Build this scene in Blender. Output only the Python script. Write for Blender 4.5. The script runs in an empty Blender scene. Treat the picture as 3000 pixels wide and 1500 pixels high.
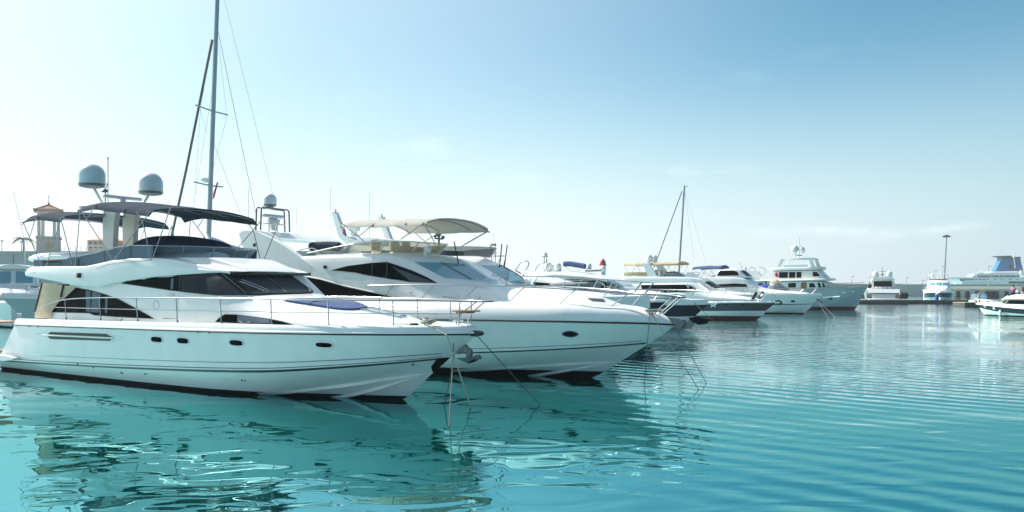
import bpy, bmesh, math, random
import numpy as np
from mathutils import Vector, Matrix, geometry
from mathutils.bvhtree import BVHTree

random.seed(7)
SC = bpy.context.scene
COL = SC.collection
R = math.radians

# ---------------------------------------------------------------- camera
FPX, CAMH, HORIZ = 2355.0, 2.8, 846.0          # focal length and horizon in photo pixels, eye height
cam_d = bpy.data.cameras.new("camera")
cam_d.sensor_width = 36.0
cam_d.lens = 36.0 * FPX / 3000.0
cam_d.shift_y = (HORIZ - 750.0) / 3000.0
cam_d.clip_start = 0.1
cam_d.clip_end = 9000.0
cam = bpy.data.objects.new("camera", cam_d)
cam.location = (0, 0, CAMH)
cam.rotation_euler = (R(90), 0, 0)
COL.objects.link(cam)
SC.camera = cam

# ---------------------------------------------------------------- light
HAZE = 0.0003
SUN_EL, SUN_AZ = R(42), R(-58.5)                  # azimuth measured from +Y (view direction) towards +X
SUN_DIR = Vector((math.sin(SUN_AZ) * math.cos(SUN_EL), math.cos(SUN_AZ) * math.cos(SUN_EL), math.sin(SUN_EL)))
sun_d = bpy.data.lights.new("sun", 'SUN')
sun_d.energy = 5.0
sun_d.angle = R(0.53)
sun_d.color = (1.0, 0.95, 0.87)
sun = bpy.data.objects.new("sun", sun_d)
sun.rotation_euler = SUN_DIR.to_track_quat('Z', 'Y').to_euler()
sun.location = SUN_DIR * 300
COL.objects.link(sun)

world = bpy.data.worlds.new("World")
SC.world = world
world.use_nodes = True
wn, wl = world.node_tree.nodes, world.node_tree.links
wn.clear()
w_out = wn.new('ShaderNodeOutputWorld')
w_bg = wn.new('ShaderNodeBackground')
w_sky = wn.new('ShaderNodeTexSky')
w_sky.sky_type = 'NISHITA'
w_sky.sun_disc = False
w_sky.sun_elevation = SUN_EL
w_sky.sun_rotation = SUN_AZ
w_sky.air_density = 1.0
w_sky.dust_density = 1.0
w_sky.ozone_density = 1.6
w_sky.altitude = 0
w_tint = wn.new('ShaderNodeMix'); w_tint.data_type = 'RGBA'; w_tint.blend_type = 'MULTIPLY'
w_tint.inputs[0].default_value = 1.0
w_tint.inputs[7].default_value = (0.53, 0.88, 0.85, 1)
wl.new(w_sky.outputs[0], w_tint.inputs[6])
# thin low clouds: brighter streaks laid over the sky, all round the horizon
w_tc = wn.new('ShaderNodeTexCoord')
w_map = wn.new('ShaderNodeMapping'); w_map.inputs['Scale'].default_value = (2.4, 2.4, 9.5)
wl.new(w_tc.outputs['Generated'], w_map.inputs[0])
w_noise = wn.new('ShaderNodeTexNoise'); w_noise.inputs['Scale'].default_value = 1.7
w_noise.inputs['Detail'].default_value = 8; w_noise.inputs['Roughness'].default_value = 0.55
wl.new(w_map.outputs[0], w_noise.inputs[0])
w_ramp = wn.new('ShaderNodeMapRange'); w_ramp.inputs[1].default_value = 0.56; w_ramp.inputs[2].default_value = 0.80
w_ramp.interpolation_type = 'SMOOTHSTEP'
wl.new(w_noise.outputs[0], w_ramp.inputs[0])
w_sep = wn.new('ShaderNodeSeparateXYZ'); wl.new(w_tc.outputs['Generated'], w_sep.inputs[0])
w_band = wn.new('ShaderNodeMapRange'); w_band.inputs[1].default_value = 0.30; w_band.inputs[2].default_value = 0.12
wl.new(w_sep.outputs[2], w_band.inputs[0])
w_mul = wn.new('ShaderNodeMath'); w_mul.operation = 'MULTIPLY'
wl.new(w_ramp.outputs[0], w_mul.inputs[0]); wl.new(w_band.outputs[0], w_mul.inputs[1])
w_mul2 = wn.new('ShaderNodeMath'); w_mul2.operation = 'MULTIPLY'; w_mul2.inputs[1].default_value = 0.5
wl.new(w_mul.outputs[0], w_mul2.inputs[0])
w_cl = wn.new('ShaderNodeMix'); w_cl.data_type = 'RGBA'; w_cl.blend_type = 'MIX'
w_cl.inputs[7].default_value = (9.5, 9.8, 9.8, 1)
# sea haze: the sky blends into it towards the horizon all round
w_hz = wn.new('ShaderNodeMapRange'); w_hz.interpolation_type = 'SMOOTHERSTEP'
w_hz.inputs[1].default_value = 0.34; w_hz.inputs[2].default_value = -0.06; w_hz.inputs[3].default_value = 0.0; w_hz.inputs[4].default_value = 0.92
wl.new(w_sep.outputs[2], w_hz.inputs[0])
w_hm = wn.new('ShaderNodeMix'); w_hm.data_type = 'RGBA'
# its brightness follows the angle to the sun (forward scattering), cut low behind the camera to darken hull sides
w_dot = wn.new('ShaderNodeVectorMath'); w_dot.operation = 'DOT_PRODUCT'
w_nrm = wn.new('ShaderNodeVectorMath'); w_nrm.operation = 'NORMALIZE'
wl.new(w_tc.outputs['Generated'], w_nrm.inputs[0]); wl.new(w_nrm.outputs[0], w_dot.inputs[0])
w_dot.inputs[1].default_value = tuple(SUN_DIR)
w_ph = wn.new('ShaderNodeMapRange'); w_ph.inputs[1].default_value = -1.0; w_ph.inputs[2].default_value = 1.0
wl.new(w_dot.outputs['Value'], w_ph.inputs[0])
w_pr = wn.new('ShaderNodeValToRGB'); e_ = w_pr.color_ramp.elements
e_[0].position = 0.0; e_[0].color = (.018, .060, .070, 1)
e_[1].position = 1.0; e_[1].color = (.95, .95, .92, 1)
for p_, c_ in ((.22, (.030, .095, .110, 1)), (.38, (.17, .30, .35, 1)), (.51, (.40, .485, .535, 1)), (.63, (.53, .585, .615, 1)), (.73, (.62, .65, .655, 1)), (.85, (.60, .64, .655, 1))):
    q_ = w_pr.color_ramp.elements.new(p_); q_.color = c_
wl.new(w_ph.outputs[0], w_pr.inputs[0])
w_hs = wn.new('ShaderNodeVectorMath'); w_hs.operation = 'SCALE'; w_hs.inputs['Scale'].default_value = 10.5
wl.new(w_pr.outputs[0], w_hs.inputs[0]); wl.new(w_hs.outputs[0], w_hm.inputs[7])
w_au = wn.new('ShaderNodeMapRange'); w_au.interpolation_type = 'SMOOTHSTEP'
w_au.inputs[1].default_value = 0.25; w_au.inputs[2].default_value = 1.0; w_au.inputs[4].default_value = 0.54
wl.new(w_dot.outputs['Value'], w_au.inputs[0])
w_a1 = wn.new('ShaderNodeMath'); w_a1.operation = 'SUBTRACT'; w_a1.inputs[0].default_value = 1.0; wl.new(w_au.outputs[0], w_a1.inputs[1])
w_a2 = wn.new('ShaderNodeMath'); w_a2.operation = 'SUBTRACT'; w_a2.inputs[0].default_value = 1.0; wl.new(w_hz.outputs[0], w_a2.inputs[1])
w_a3 = wn.new('ShaderNodeMath'); w_a3.operation = 'MULTIPLY'; wl.new(w_a1.outputs[0], w_a3.inputs[0]); wl.new(w_a2.outputs[0], w_a3.inputs[1])
w_a4 = wn.new('ShaderNodeMath'); w_a4.operation = 'SUBTRACT'; w_a4.inputs[0].default_value = 1.0; wl.new(w_a3.outputs[0], w_a4.inputs[1])
w_back = wn.new('ShaderNodeMapRange'); w_back.inputs[1].default_value = -1.0; w_back.inputs[2].default_value = .12  # clear sky also dimmed away from the sun, added for darker hull sides
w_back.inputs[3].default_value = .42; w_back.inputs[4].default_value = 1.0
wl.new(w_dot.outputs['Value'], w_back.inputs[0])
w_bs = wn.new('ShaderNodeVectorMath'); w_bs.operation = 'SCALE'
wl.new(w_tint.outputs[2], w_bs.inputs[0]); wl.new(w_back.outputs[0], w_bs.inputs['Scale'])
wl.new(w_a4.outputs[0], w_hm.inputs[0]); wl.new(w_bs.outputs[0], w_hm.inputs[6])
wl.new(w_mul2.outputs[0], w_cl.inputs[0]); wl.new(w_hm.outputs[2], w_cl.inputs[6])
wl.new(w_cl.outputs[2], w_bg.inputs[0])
w_bg.inputs[1].default_value = 0.092
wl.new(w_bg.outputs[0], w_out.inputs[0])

SC.view_settings.view_transform = 'Standard'
SC.view_settings.look = 'None'
SC.view_settings.gamma = 1.0
SC.view_settings.use_curve_mapping = False
SC.view_settings.exposure = 0.85

# ---------------------------------------------------------------- materials
def mat(name, col, rough=0.4, metal=0.0, coat=0.0, vary=0.06, vscale=1.5, bump=0.0, bscale=40.0, spec=0.5, trans=0.0, stretch=None, ior=1.45):
    m = bpy.data.materials.new(name); m.use_nodes = True
    n, l = m.node_tree.nodes, m.node_tree.links
    b = n['Principled BSDF']
    b.inputs['Roughness'].default_value = rough
    b.inputs['Metallic'].default_value = metal
    b.inputs['Specular IOR Level'].default_value = spec
    b.inputs['IOR'].default_value = ior
    b.inputs['Coat Weight'].default_value = coat
    b.inputs['Coat Roughness'].default_value = 0.06
    b.inputs['Transmission Weight'].default_value = trans
    tc = n.new('ShaderNodeTexCoord')
    src = tc.outputs['Object']
    if stretch:
        mp = n.new('ShaderNodeMapping'); mp.inputs['Scale'].default_value = stretch
        l.new(src, mp.inputs[0]); src = mp.outputs[0]
    nz = n.new('ShaderNodeTexNoise'); nz.inputs['Scale'].default_value = vscale; nz.inputs['Detail'].default_value = 6
    l.new(src, nz.inputs[0])
    mx = n.new('ShaderNodeMix'); mx.data_type = 'RGBA'
    c = Vector(col)
    mx.inputs[6].default_value = (*(c * (1 - vary)), 1)
    mx.inputs[7].default_value = (*[min(1, q) for q in c * (1 + vary)], 1)
    l.new(nz.outputs[0], mx.inputs[0]); l.new(mx.outputs[2], b.inputs['Base Color'])
    if bump > 0:
        n2 = n.new('ShaderNodeTexNoise'); n2.inputs['Scale'].default_value = bscale; n2.inputs['Detail'].default_value = 4
        l.new(src, n2.inputs[0])
        bp = n.new('ShaderNodeBump'); bp.inputs['Strength'].default_value = 1.0; bp.inputs['Distance'].default_value = bump
        l.new(n2.outputs[0], bp.inputs['Height']); l.new(bp.outputs[0], b.inputs['Normal'])
    return m

def mat_cloth(name, col, glow, rough=.85, vary=.12, vscale=2.0):
    """woven cloth that lets some light through"""
    m = mat(name, col, rough, vary=vary, vscale=vscale, bump=.010, bscale=4)
    n, l = m.node_tree.nodes, m.node_tree.links
    b = n['Principled BSDF']; b.inputs['Specular IOR Level'].default_value = .06; t = n.new('ShaderNodeBsdfTranslucent'); t.inputs[0].default_value = (*col, 1)
    x = n.new('ShaderNodeMixShader'); x.inputs[0].default_value = glow
    l.new(b.outputs[0], x.inputs[1]); l.new(t.outputs[0], x.inputs[2]); l.new(x.outputs[0], n['Material Output'].inputs[0])
    return m
M = {}
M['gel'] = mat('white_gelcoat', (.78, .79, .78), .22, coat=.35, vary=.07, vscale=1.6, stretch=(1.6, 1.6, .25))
M['gelw'] = mat('warm_white_gelcoat', (.78, .75, .68), .3, coat=.25, vary=.05)
M['deck'] = mat('nonslip_deck', (.74, .73, .70), .6, vary=.06, vscale=5, bump=.002, bscale=220)
M['anti'] = mat('black_antifouling', (.008, .010, .013), .6, vary=.3, vscale=3, spec=.08)
M['red_anti'] = mat('red_antifouling', (.13, .035, .03), .6, vary=.25, vscale=2)
M['rubber'] = mat('black_rubber', (.015, .016, .018), .5, vary=.2)
M['stripe'] = mat('charcoal_stripe', (.035, .045, .055), .3, coat=.3, vary=.15)
M['glass'] = mat('tinted_glass', (.004, .006, .008), .04, vary=.3, vscale=.7, spec=.04, ior=1.25)
M['mesh'] = mat('black_mesh_cover', (.014, .022, .032), .36, vary=.35, vscale=1.2, bump=.001, bscale=260, spec=.07)
M['steel'] = mat('stainless_steel', (.40, .42, .44), .2, metal=1.0, vary=.05)
M['alu'] = mat('grey_aluminium', (.35, .39, .42), .38, metal=.55, vary=.1)
M['canvas'] = mat_cloth('navy_canvas', (.026, .042, .070), .12, vary=.18, vscale=2.5)
M['canvasg'] = mat('slate_blue_canvas', (.10, .14, .19), .8, vary=.15, vscale=2, bump=.006, bscale=5)
M['canvaslt'] = mat_cloth('pale_grey_canvas', (.55, .54, .50), .35, vary=.1)
M['sunpad'] = mat('blue_sunpad_cover', (.075, .11, .22), .9, vary=.15, vscale=4, bump=.012, bscale=7, spec=.08)
M['white'] = mat('white_paint', (.76, .77, .77), .4, vary=.05)
M['whitefab'] = mat('white_fabric_cover', (.72, .73, .73), .8, vary=.07, vscale=2, bump=.01, bscale=5)
M['cream'] = mat_cloth('cream_fabric', (.90, .80, .66), .6, vary=.1)
M['burg'] = mat('burgundy_trim', (.07, .010, .03), .6, vary=.15)
M['dome'] = mat('grey_radome', (.62, .66, .68), .35, coat=.2, vary=.06)
M['domeb'] = mat('dark_radome_base', (.16, .19, .21), .45, vary=.1)
M['teak'] = mat('teak_wood', (.30, .14, .06), .55, vary=.3, vscale=5, stretch=(1, 8, 8))
M['rope'] = mat('weathered_rope', (.45, .43, .34), .9, vary=.25, vscale=14, bump=.01, bscale=60)
M['roped'] = mat('dark_wet_rope', (.10, .11, .10), .85, vary=.3, vscale=12, bump=.01, bscale=60)
M['galv'] = mat('galvanised_steel', (.16, .17, .18), .5, metal=.6, vary=.25, vscale=6)
M['tan'] = mat_cloth('tan_canvas', (.62, .52, .36), .35, vary=.12)
M['skin'] = mat('skin', (.42, .26, .18), .55, vary=.08)
M['hairc'] = mat('dark_hair', (.03, .022, .018), .6, vary=.2, vscale=20)
M['navyhull'] = mat('dark_navy_hull', (.018, .022, .033), .16, coat=.5, vary=.12)
M['greyhull'] = mat('dark_grey_hull', (.055, .06, .065), .18, coat=.4, vary=.12)
M['steelhull'] = mat('blue_grey_hull', (.36, .43, .46), .3, coat=.2, vary=.12, vscale=.7)
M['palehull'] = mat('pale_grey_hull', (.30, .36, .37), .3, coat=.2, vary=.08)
M['red'] = mat('red_paint', (.42, .03, .05), .5, vary=.12)
M['blue'] = mat('royal_blue_paint', (.03, .06, .38), .45, vary=.12)
M['purple'] = mat('purple_cotton', (.36, .10, .38), .85, vary=.12, vscale=8)
M['black'] = mat('black_plastic', (.012, .012, .013), .5, vary=.2)
M['funnel'] = mat('blue_funnel_paint', (.02, .15, .34), .5, vary=.10, vscale=.15)
M['concrete'] = mat('weathered_concrete', (.48, .48, .45), .9, vary=.18, vscale=.25, bump=.02, bscale=2)
M['concgreen'] = mat('pale_green_concrete', (.58, .60, .50), .9, vary=.2, vscale=.3, bump=.02, bscale=2)
M['darkwood'] = mat('dark_wet_timber', (.06, .055, .05), .8, vary=.3, vscale=2, bump=.01, bscale=12)
M['plankw'] = mat('pale_dock_planks', (.42, .34, .25), .8, vary=.2, vscale=3, bump=.006, bscale=20)
M['stucco'] = mat('pale_stucco', (.70, .67, .63), .9, vary=.08, vscale=.6)
M['pinkst'] = mat('pinkish_stucco', (.72, .66, .62), .9, vary=.08, vscale=.6)
M['yellow'] = mat('ochre_plaster', (.70, .50, .20), .9, vary=.08, vscale=.4)
M['tile'] = mat('terracotta_tiles', (.42, .17, .10), .8, vary=.3, vscale=3)
M['rock'] = mat('dark_breakwater_rock', (.10, .10, .10), .95, vary=.35, vscale=.6, bump=.05, bscale=3)
M['frond'] = mat('palm_green', (.05, .085, .03), .7, vary=.3, vscale=3)
M['bark'] = mat('palm_bark', (.16, .11, .07), .9, vary=.3, vscale=6, bump=.02, bscale=14)
M['asph'] = mat('quay_asphalt', (.12, .12, .12), .95, vary=.15)

def mat_clear(name, col, alpha, rough=.03):
    """clear or smoked sheet: part transparent, part glossy"""
    m = bpy.data.materials.new(name); m.use_nodes = True
    n, l = m.node_tree.nodes, m.node_tree.links
    b = n['Principled BSDF']
    b.inputs['Base Color'].default_value = (*col, 1); b.inputs['Roughness'].default_value = rough
    tr = n.new('ShaderNodeBsdfTransparent'); tr.inputs[0].default_value = (*[min(1, .55 + q * .6) for q in col], 1)
    fz = n.new('ShaderNodeTexNoise'); fz.inputs['Scale'].default_value = 2.0
    mr = n.new('ShaderNodeMapRange'); mr.inputs[3].default_value = alpha - .08; mr.inputs[4].default_value = alpha + .08
    l.new(fz.outputs[0], mr.inputs[0])
    mx = n.new('ShaderNodeMixShader')
    l.new(mr.outputs[0], mx.inputs[0]); l.new(tr.outputs[0], mx.inputs[1]); l.new(b.outputs[0], mx.inputs[2])
    l.new(mx.outputs[0], n['Material Output'].inputs[0])
    return m
M['clear'] = mat_clear('clear_acrylic', (.45, .58, .64), .25)
M['smoke'] = mat_clear('smoked_acrylic', (.06, .07, .09), .62)
M['amber'] = mat_clear('olive_tinted_acrylic', (.42, .37, .20), .48)
M['skyglass'] = mat('windscreen_sky_reflection', (.14, .33, .42), .05, coat=.7, vary=.15, vscale=1.0, spec=.9)  # pale blue base colour stands in for reflected sky

# ---------------------------------------------------------------- helpers
ZS = {0: (0, 0, 1.0), 1: (0, 450, 3.435), 2: (0, 750, 2.863), 3: (700, 850, 3.22), 4: (400, 600, 3.578), 5: (900, 600, 3.578),
      6: (1400, 700, 4.293), 7: (1800, 650, 3.68), 8: (2450, 650, 3.904), 9: (1850, 850, 4.293), 10: (1200, 950, 4.293), 11: (0, 650, 3.68),
      12: (2140, 680, 5.853), 13: (1820, 730, 7.576), 14: (1500, 740, 7.156), 15: (2500, 760, 8.587), 16: (2760, 720, 5.6), 17: (560, 0, 1.84), 18: (60, 560, 5.367), 19: (1400, 650, 6.44)}
def PX(k, x, y):
    """point measured on a magnified crop k of the photograph -> photo pixels"""
    a, b, s = ZS[k]
    return (a + x / s, b + y / s)
def wpt(px, py, D):
    """photo pixel at distance D -> world point"""
    return Vector(((px - 1500) / FPX * D, D, CAMH + (HORIZ - py) / FPX * D))
def wat(px, py, z=0.0):
    """photo pixel on the level z -> world point"""
    D = FPX * (CAMH - z) / (py - HORIZ)
    return wpt(px, py, D)

def props(o, label=None, cat=None, group=None, kind=None):
    if label: o['label'] = label
    if cat: o['category'] = cat
    if group: o['group'] = group
    if kind: o['kind'] = kind
    return o

def mesh_obj(name, verts, faces, m, parent=None, ang=38, doubles=0.0, cut=None):
    bm = bmesh.new()
    vs = [bm.verts.new(v) for v in verts]
    for f in faces:
        try:
            if len(set(f)) >= 3:
                bm.faces.new([vs[i] for i in dict.fromkeys(f)])
        except ValueError:
            pass
    return bm_obj(name, bm, m, parent, ang, doubles, cut)

def bm_obj(name, bm, m, parent=None, ang=38, doubles=0.0, cut=None):
    if doubles > 0:
        bmesh.ops.remove_doubles(bm, verts=bm.verts, dist=doubles)
        bmesh.ops.dissolve_degenerate(bm, dist=doubles * .5, edges=bm.edges)
    if cut is not None:                      # cut = (point, normal): keep the side the normal points to
        bmesh.ops.bisect_plane(bm, geom=bm.verts[:] + bm.edges[:] + bm.faces[:], plane_co=cut[0], plane_no=cut[1], clear_inner=True)
    bmesh.ops.recalc_face_normals(bm, faces=bm.faces)
    me = bpy.data.meshes.new(name)
    bm.to_mesh(me); bm.free()
    for p in me.polygons:
        p.use_smooth = True
    try:
        me.set_sharp_from_angle(angle=R(ang))
    except Exception:
        pass
    ms = m if isinstance(m, (list, tuple)) else [m]
    for q in ms:
        me.materials.append(q)
    o = bpy.data.objects.new(name, me)
    COL.objects.link(o)
    if parent is not None:
        o.parent = parent
    return o

def empty(name, loc=(0, 0, 0), rz=0.0):
    o = bpy.data.objects.new(name, None)
    o.empty_display_size = .3
    o.location = loc; o.rotation_euler = (0, 0, rz)
    COL.objects.link(o)
    return o

class MB:
    """collects simple shapes into one mesh"""
    def __init__(s): s.v = []; s.f = []
    def add(s, vs, fs):
        o = len(s.v); s.v += [Vector(q) for q in vs]; s.f += [tuple(i + o for i in f) for f in fs]; return s
    def tube(s, pts, r, n=8, r2=None, caps=True):
        pts = [Vector(p) for p in pts]
        N = len(pts)
        prev = None
        rings = []
        for i, p in enumerate(pts):
            a = pts[max(0, i - 1)]; b = pts[min(N - 1, i + 1)]
            t = (b - a)
            if t.length < 1e-9: t = Vector((0, 0, 1))
            t.normalize()
            ref = prev if prev is not None else (Vector((0, 0, 1)) if abs(t.z) < .9 else Vector((1, 0, 0)))
            u = ref - t * ref.dot(t)
            if u.length < 1e-6: u = t.orthogonal()
            u.normalize(); prev = u
            w = t.cross(u)
            rr = r if r2 is None else r + (r2 - r) * i / max(1, N - 1)
            rings.append([p + u * (math.cos(k / n * 2 * math.pi) * rr) + w * (math.sin(k / n * 2 * math.pi) * rr) for k in range(n)])
        vs = [q for ring in rings for q in ring]
        fs = []
        for i in range(N - 1):
            for k in range(n):
                fs.append((i * n + k, i * n + (k + 1) % n, (i + 1) * n + (k + 1) % n, (i + 1) * n + k))
        if caps:
            fs.append(tuple(range(n - 1, -1, -1))); fs.append(tuple((N - 1) * n + k for k in range(n)))
        return s.add(vs, fs)
    def box(s, c, d, rz=0.0, bev=0.0, mtx=None):
        x, y, z = d[0] / 2, d[1] / 2, d[2] / 2
        if bev <= 0:
            vs = [Vector((a * x, b * y, e * z)) for a in (-1, 1) for b in (-1, 1) for e in (-1, 1)]
            fs = [(0, 1, 3, 2), (4, 6, 7, 5), (0, 4, 5, 1), (2, 3, 7, 6), (0, 2, 6, 4), (1, 5, 7, 3)]
        else:
            bm = bmesh.new()
            bmesh.ops.create_cube(bm, size=1.0)
            for v in bm.verts: v.co = Vector((v.co.x * d[0], v.co.y * d[1], v.co.z * d[2]))
            bmesh.ops.bevel(bm, geom=bm.edges[:], offset=bev, segments=2, affect='EDGES', profile=.5)
            bm.verts.index_update()
            vs = [v.co.copy() for v in bm.verts]; fs = [tuple(v.index for v in f.verts) for f in bm.faces]
            bm.free()
        if mtx is not None: vs = [mtx @ v for v in vs]
        else:
            ca, sa = math.cos(rz), math.sin(rz)
            vs = [Vector((v.x * ca - v.y * sa, v.x * sa + v.y * ca, v.z)) for v in vs]
        c = Vector(c)
        return s.add([v + c for v in vs], fs)
    def lathe(s, prof, c=(0, 0, 0), n=20, mtx=None):
        """prof: (radius, z) pairs"""
        vs = []; fs = []
        for r_, z in prof:
            for k in range(n):
                a = k / n * 2 * math.pi
                vs.append(Vector((r_ * math.cos(a), r_ * math.sin(a), z)))
        for i in range(len(prof) - 1):
            for k in range(n):
                fs.append((i * n + k, i * n + (k + 1) % n, (i + 1) * n + (k + 1) % n, (i + 1) * n + k))
        fs.append(tuple(range(n - 1, -1, -1))); fs.append(tuple((len(prof) - 1) * n + k for k in range(n)))
        if mtx is not None: vs = [mtx @ v for v in vs]
        c = Vector(c)
        return s.add([v + c for v in vs], fs)
    def ball(s, c, r, n=12, sc=(1, 1, 1)):
        prof = [(max(1e-4, math.sin(a / n * math.pi)) * r, -math.cos(a / n * math.pi) * r) for a in range(n + 1)]
        return s.lathe(prof, c, n + 4, Matrix.Diagonal((*sc, 1)).to_3x3())
    def prism(s, poly, axis, a, b):
        """poly of 2D points; axis 'y': points are (x,z) pushed from y=a to y=b; 'x': (y,z); 'z': (x,y)"""
        def q(p, t): return {'y': (p[0], t, p[1]), 'x': (t, p[0], p[1]), 'z': (p[0], p[1], t)}[axis]
        n = len(poly)
        vs = [q(p, a) for p in poly] + [q(p, b) for p in poly]
        fs = [tuple(range(n)), tuple(range(2 * n - 1, n - 1, -1))]
        fs += [(i, (i + 1) % n, n + (i + 1) % n, n + i) for i in range(n)]
        return s.add(vs, fs)
    def sheet(s, fn, nu, nv, thick):
        """grid sheet fn(u,v) with thickness downwards"""
        vs = [Vector(fn(i / nu, j / nv)) for i in range(nu + 1) for j in range(nv + 1)]
        lo = [v - Vector((0, 0, thick)) for v in vs]
        W = nv + 1; N = len(vs)
        fs = []
        for i in range(nu):
            for j in range(nv):
                a, b, c, d = i * W + j, i * W + j + 1, (i + 1) * W + j + 1, (i + 1) * W + j
                fs.append((a, b, c, d)); fs.append((N + d, N + c, N + b, N + a))
        for i in range(nu):
            for j in (0, nv):
                a, d = i * W + j, (i + 1) * W + j
                fs.append((a, d, N + d, N + a))
        for j in range(nv):
            for i in (0, nu):
                a, b = i * W + j, i * W + j + 1
                fs.append((a, b, N + b, N + a))
        return s.add(vs + lo, fs)
    def mirror(s):
        o = len(s.v)
        s.v += [Vector((q.x, -q.y, q.z)) for q in s.v]; s.f += [tuple(i + o for i in reversed(f)) for f in s.f]; return s
    def build(s, name, m, parent=None, ang=38, doubles=0.0):
        return mesh_obj(name, s.v, s.f, m, parent, ang, doubles)

def tubep(name, pts, r, m, parent=None, n=8, r2=None):
    return MB().tube(pts, r, n, r2).build(name, m, parent, 50)

def pchip(x, y, q):
    x = np.asarray(x, float); y = np.asarray(y, float); q = np.asarray(q, float)
    if len(x) == 2: return np.interp(q, x, y)
    h = np.diff(x); d = np.diff(y) / h
    m = np.zeros_like(y)
    for i in range(1, len(x) - 1):
        if d[i - 1] * d[i] > 0:
            w1 = 2 * h[i] + h[i - 1]; w2 = h[i] + 2 * h[i - 1]
            m[i] = (w1 + w2) / (w1 / d[i - 1] + w2 / d[i])
    m[0] = d[0]; m[-1] = d[-1]
    i = np.clip(np.searchsorted(x, q) - 1, 0, len(x) - 2)
    t = (q - x[i]) / h[i]
    t = np.clip(t, 0, 1)
    return ((2 * t**3 - 3 * t**2 + 1) * y[i] + (t**3 - 2 * t**2 + t) * h[i] * m[i] + (-2 * t**3 + 3 * t**2) * y[i + 1] + (t**3 - t**2) * h[i] * m[i + 1])

def curve(ctrl, n, bias=1.0):
    """smooth polyline through control points (any dimension), n samples; bias<1 packs samples towards the end"""
    c = np.asarray(ctrl, float)
    s = np.concatenate([[0], np.cumsum(np.linalg.norm(np.diff(c, axis=0), axis=1))])
    u = 1 - (1 - np.linspace(0, 1, n)) ** bias
    q = u * s[-1]
    return np.stack([pchip(s, c[:, k], q) for k in range(c.shape[1])], axis=1)

def smoothpts(pts, n=24):
    return [Vector(p) for p in curve([tuple(p) for p in pts], n)]

def strip_mesh(rows, mirror=True):
    """rows: list of N x 3 arrays (y>=0); returns verts, faces (both sides)"""
    N = len(rows[0]); K = len(rows)
    vs = [Vector(p) for r_ in rows for p in r_]
    fs = [(k * N + i, k * N + i + 1, (k + 1) * N + i + 1, (k + 1) * N + i) for k in range(K - 1) for i in range(N - 1)]
    if mirror:
        o = len(vs)
        vs += [Vector((v.x, -v.y, v.z)) for v in vs]
        fs += [tuple(o + i for i in reversed(f)) for f in fs]
    return vs, fs

def chaikin(p, it):
    p = np.asarray(p, float)
    for _ in range(it):
        a = p[:-1] * .75 + p[1:] * .25; b = p[:-1] * .25 + p[1:] * .75
        q = np.empty((2 * len(a) + 2, p.shape[1])); q[0] = p[0]; q[-1] = p[-1]
        q[1:-1:2] = a; q[2:-1:2] = b
        p = q
    return p

def loft_mesh(st, nx=40, it=2, caps=True):
    """st: list of (x, [(y, z) or (y, z, dx) ...]) half sections, bow to stern order free; y>=0; mirrored to both sides"""
    st = sorted(st, key=lambda q: q[0])
    xs = np.array([q[0] for q in st], float)
    sec = np.array([[(p[0], p[1], p[2] if len(p) > 2 else 0.0) for p in q[1]] for q in st])   # S x K x 3
    q = np.unique(np.concatenate([np.linspace(xs[0], xs[-1], nx), xs]))
    S, K, _ = sec.shape
    out = np.zeros((len(q), K, 3))
    for k in range(K):
        for c in range(3):
            out[:, k, c] = pchip(xs, sec[:, k, c], q)
    rows = []
    for i, x in enumerate(q):
        p = chaikin(out[i], it)
        rows.append(np.stack([x + p[:, 2], np.maximum(p[:, 0], 0), p[:, 1]], axis=1))
    vs, fs = strip_mesh(rows)
    if caps:
        n = len(rows[0]); o = len(rows) * n
        for e in (0, len(rows) - 1):
            fs.append(tuple([e * n + i for i in range(n)] + [o + e * n + i for i in range(n - 1, -1, -1)]))
    return vs, fs

HEAD_U = Vector((.8368, -.5478, 0)).normalized()      # heading shared by the berthed boats

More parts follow.
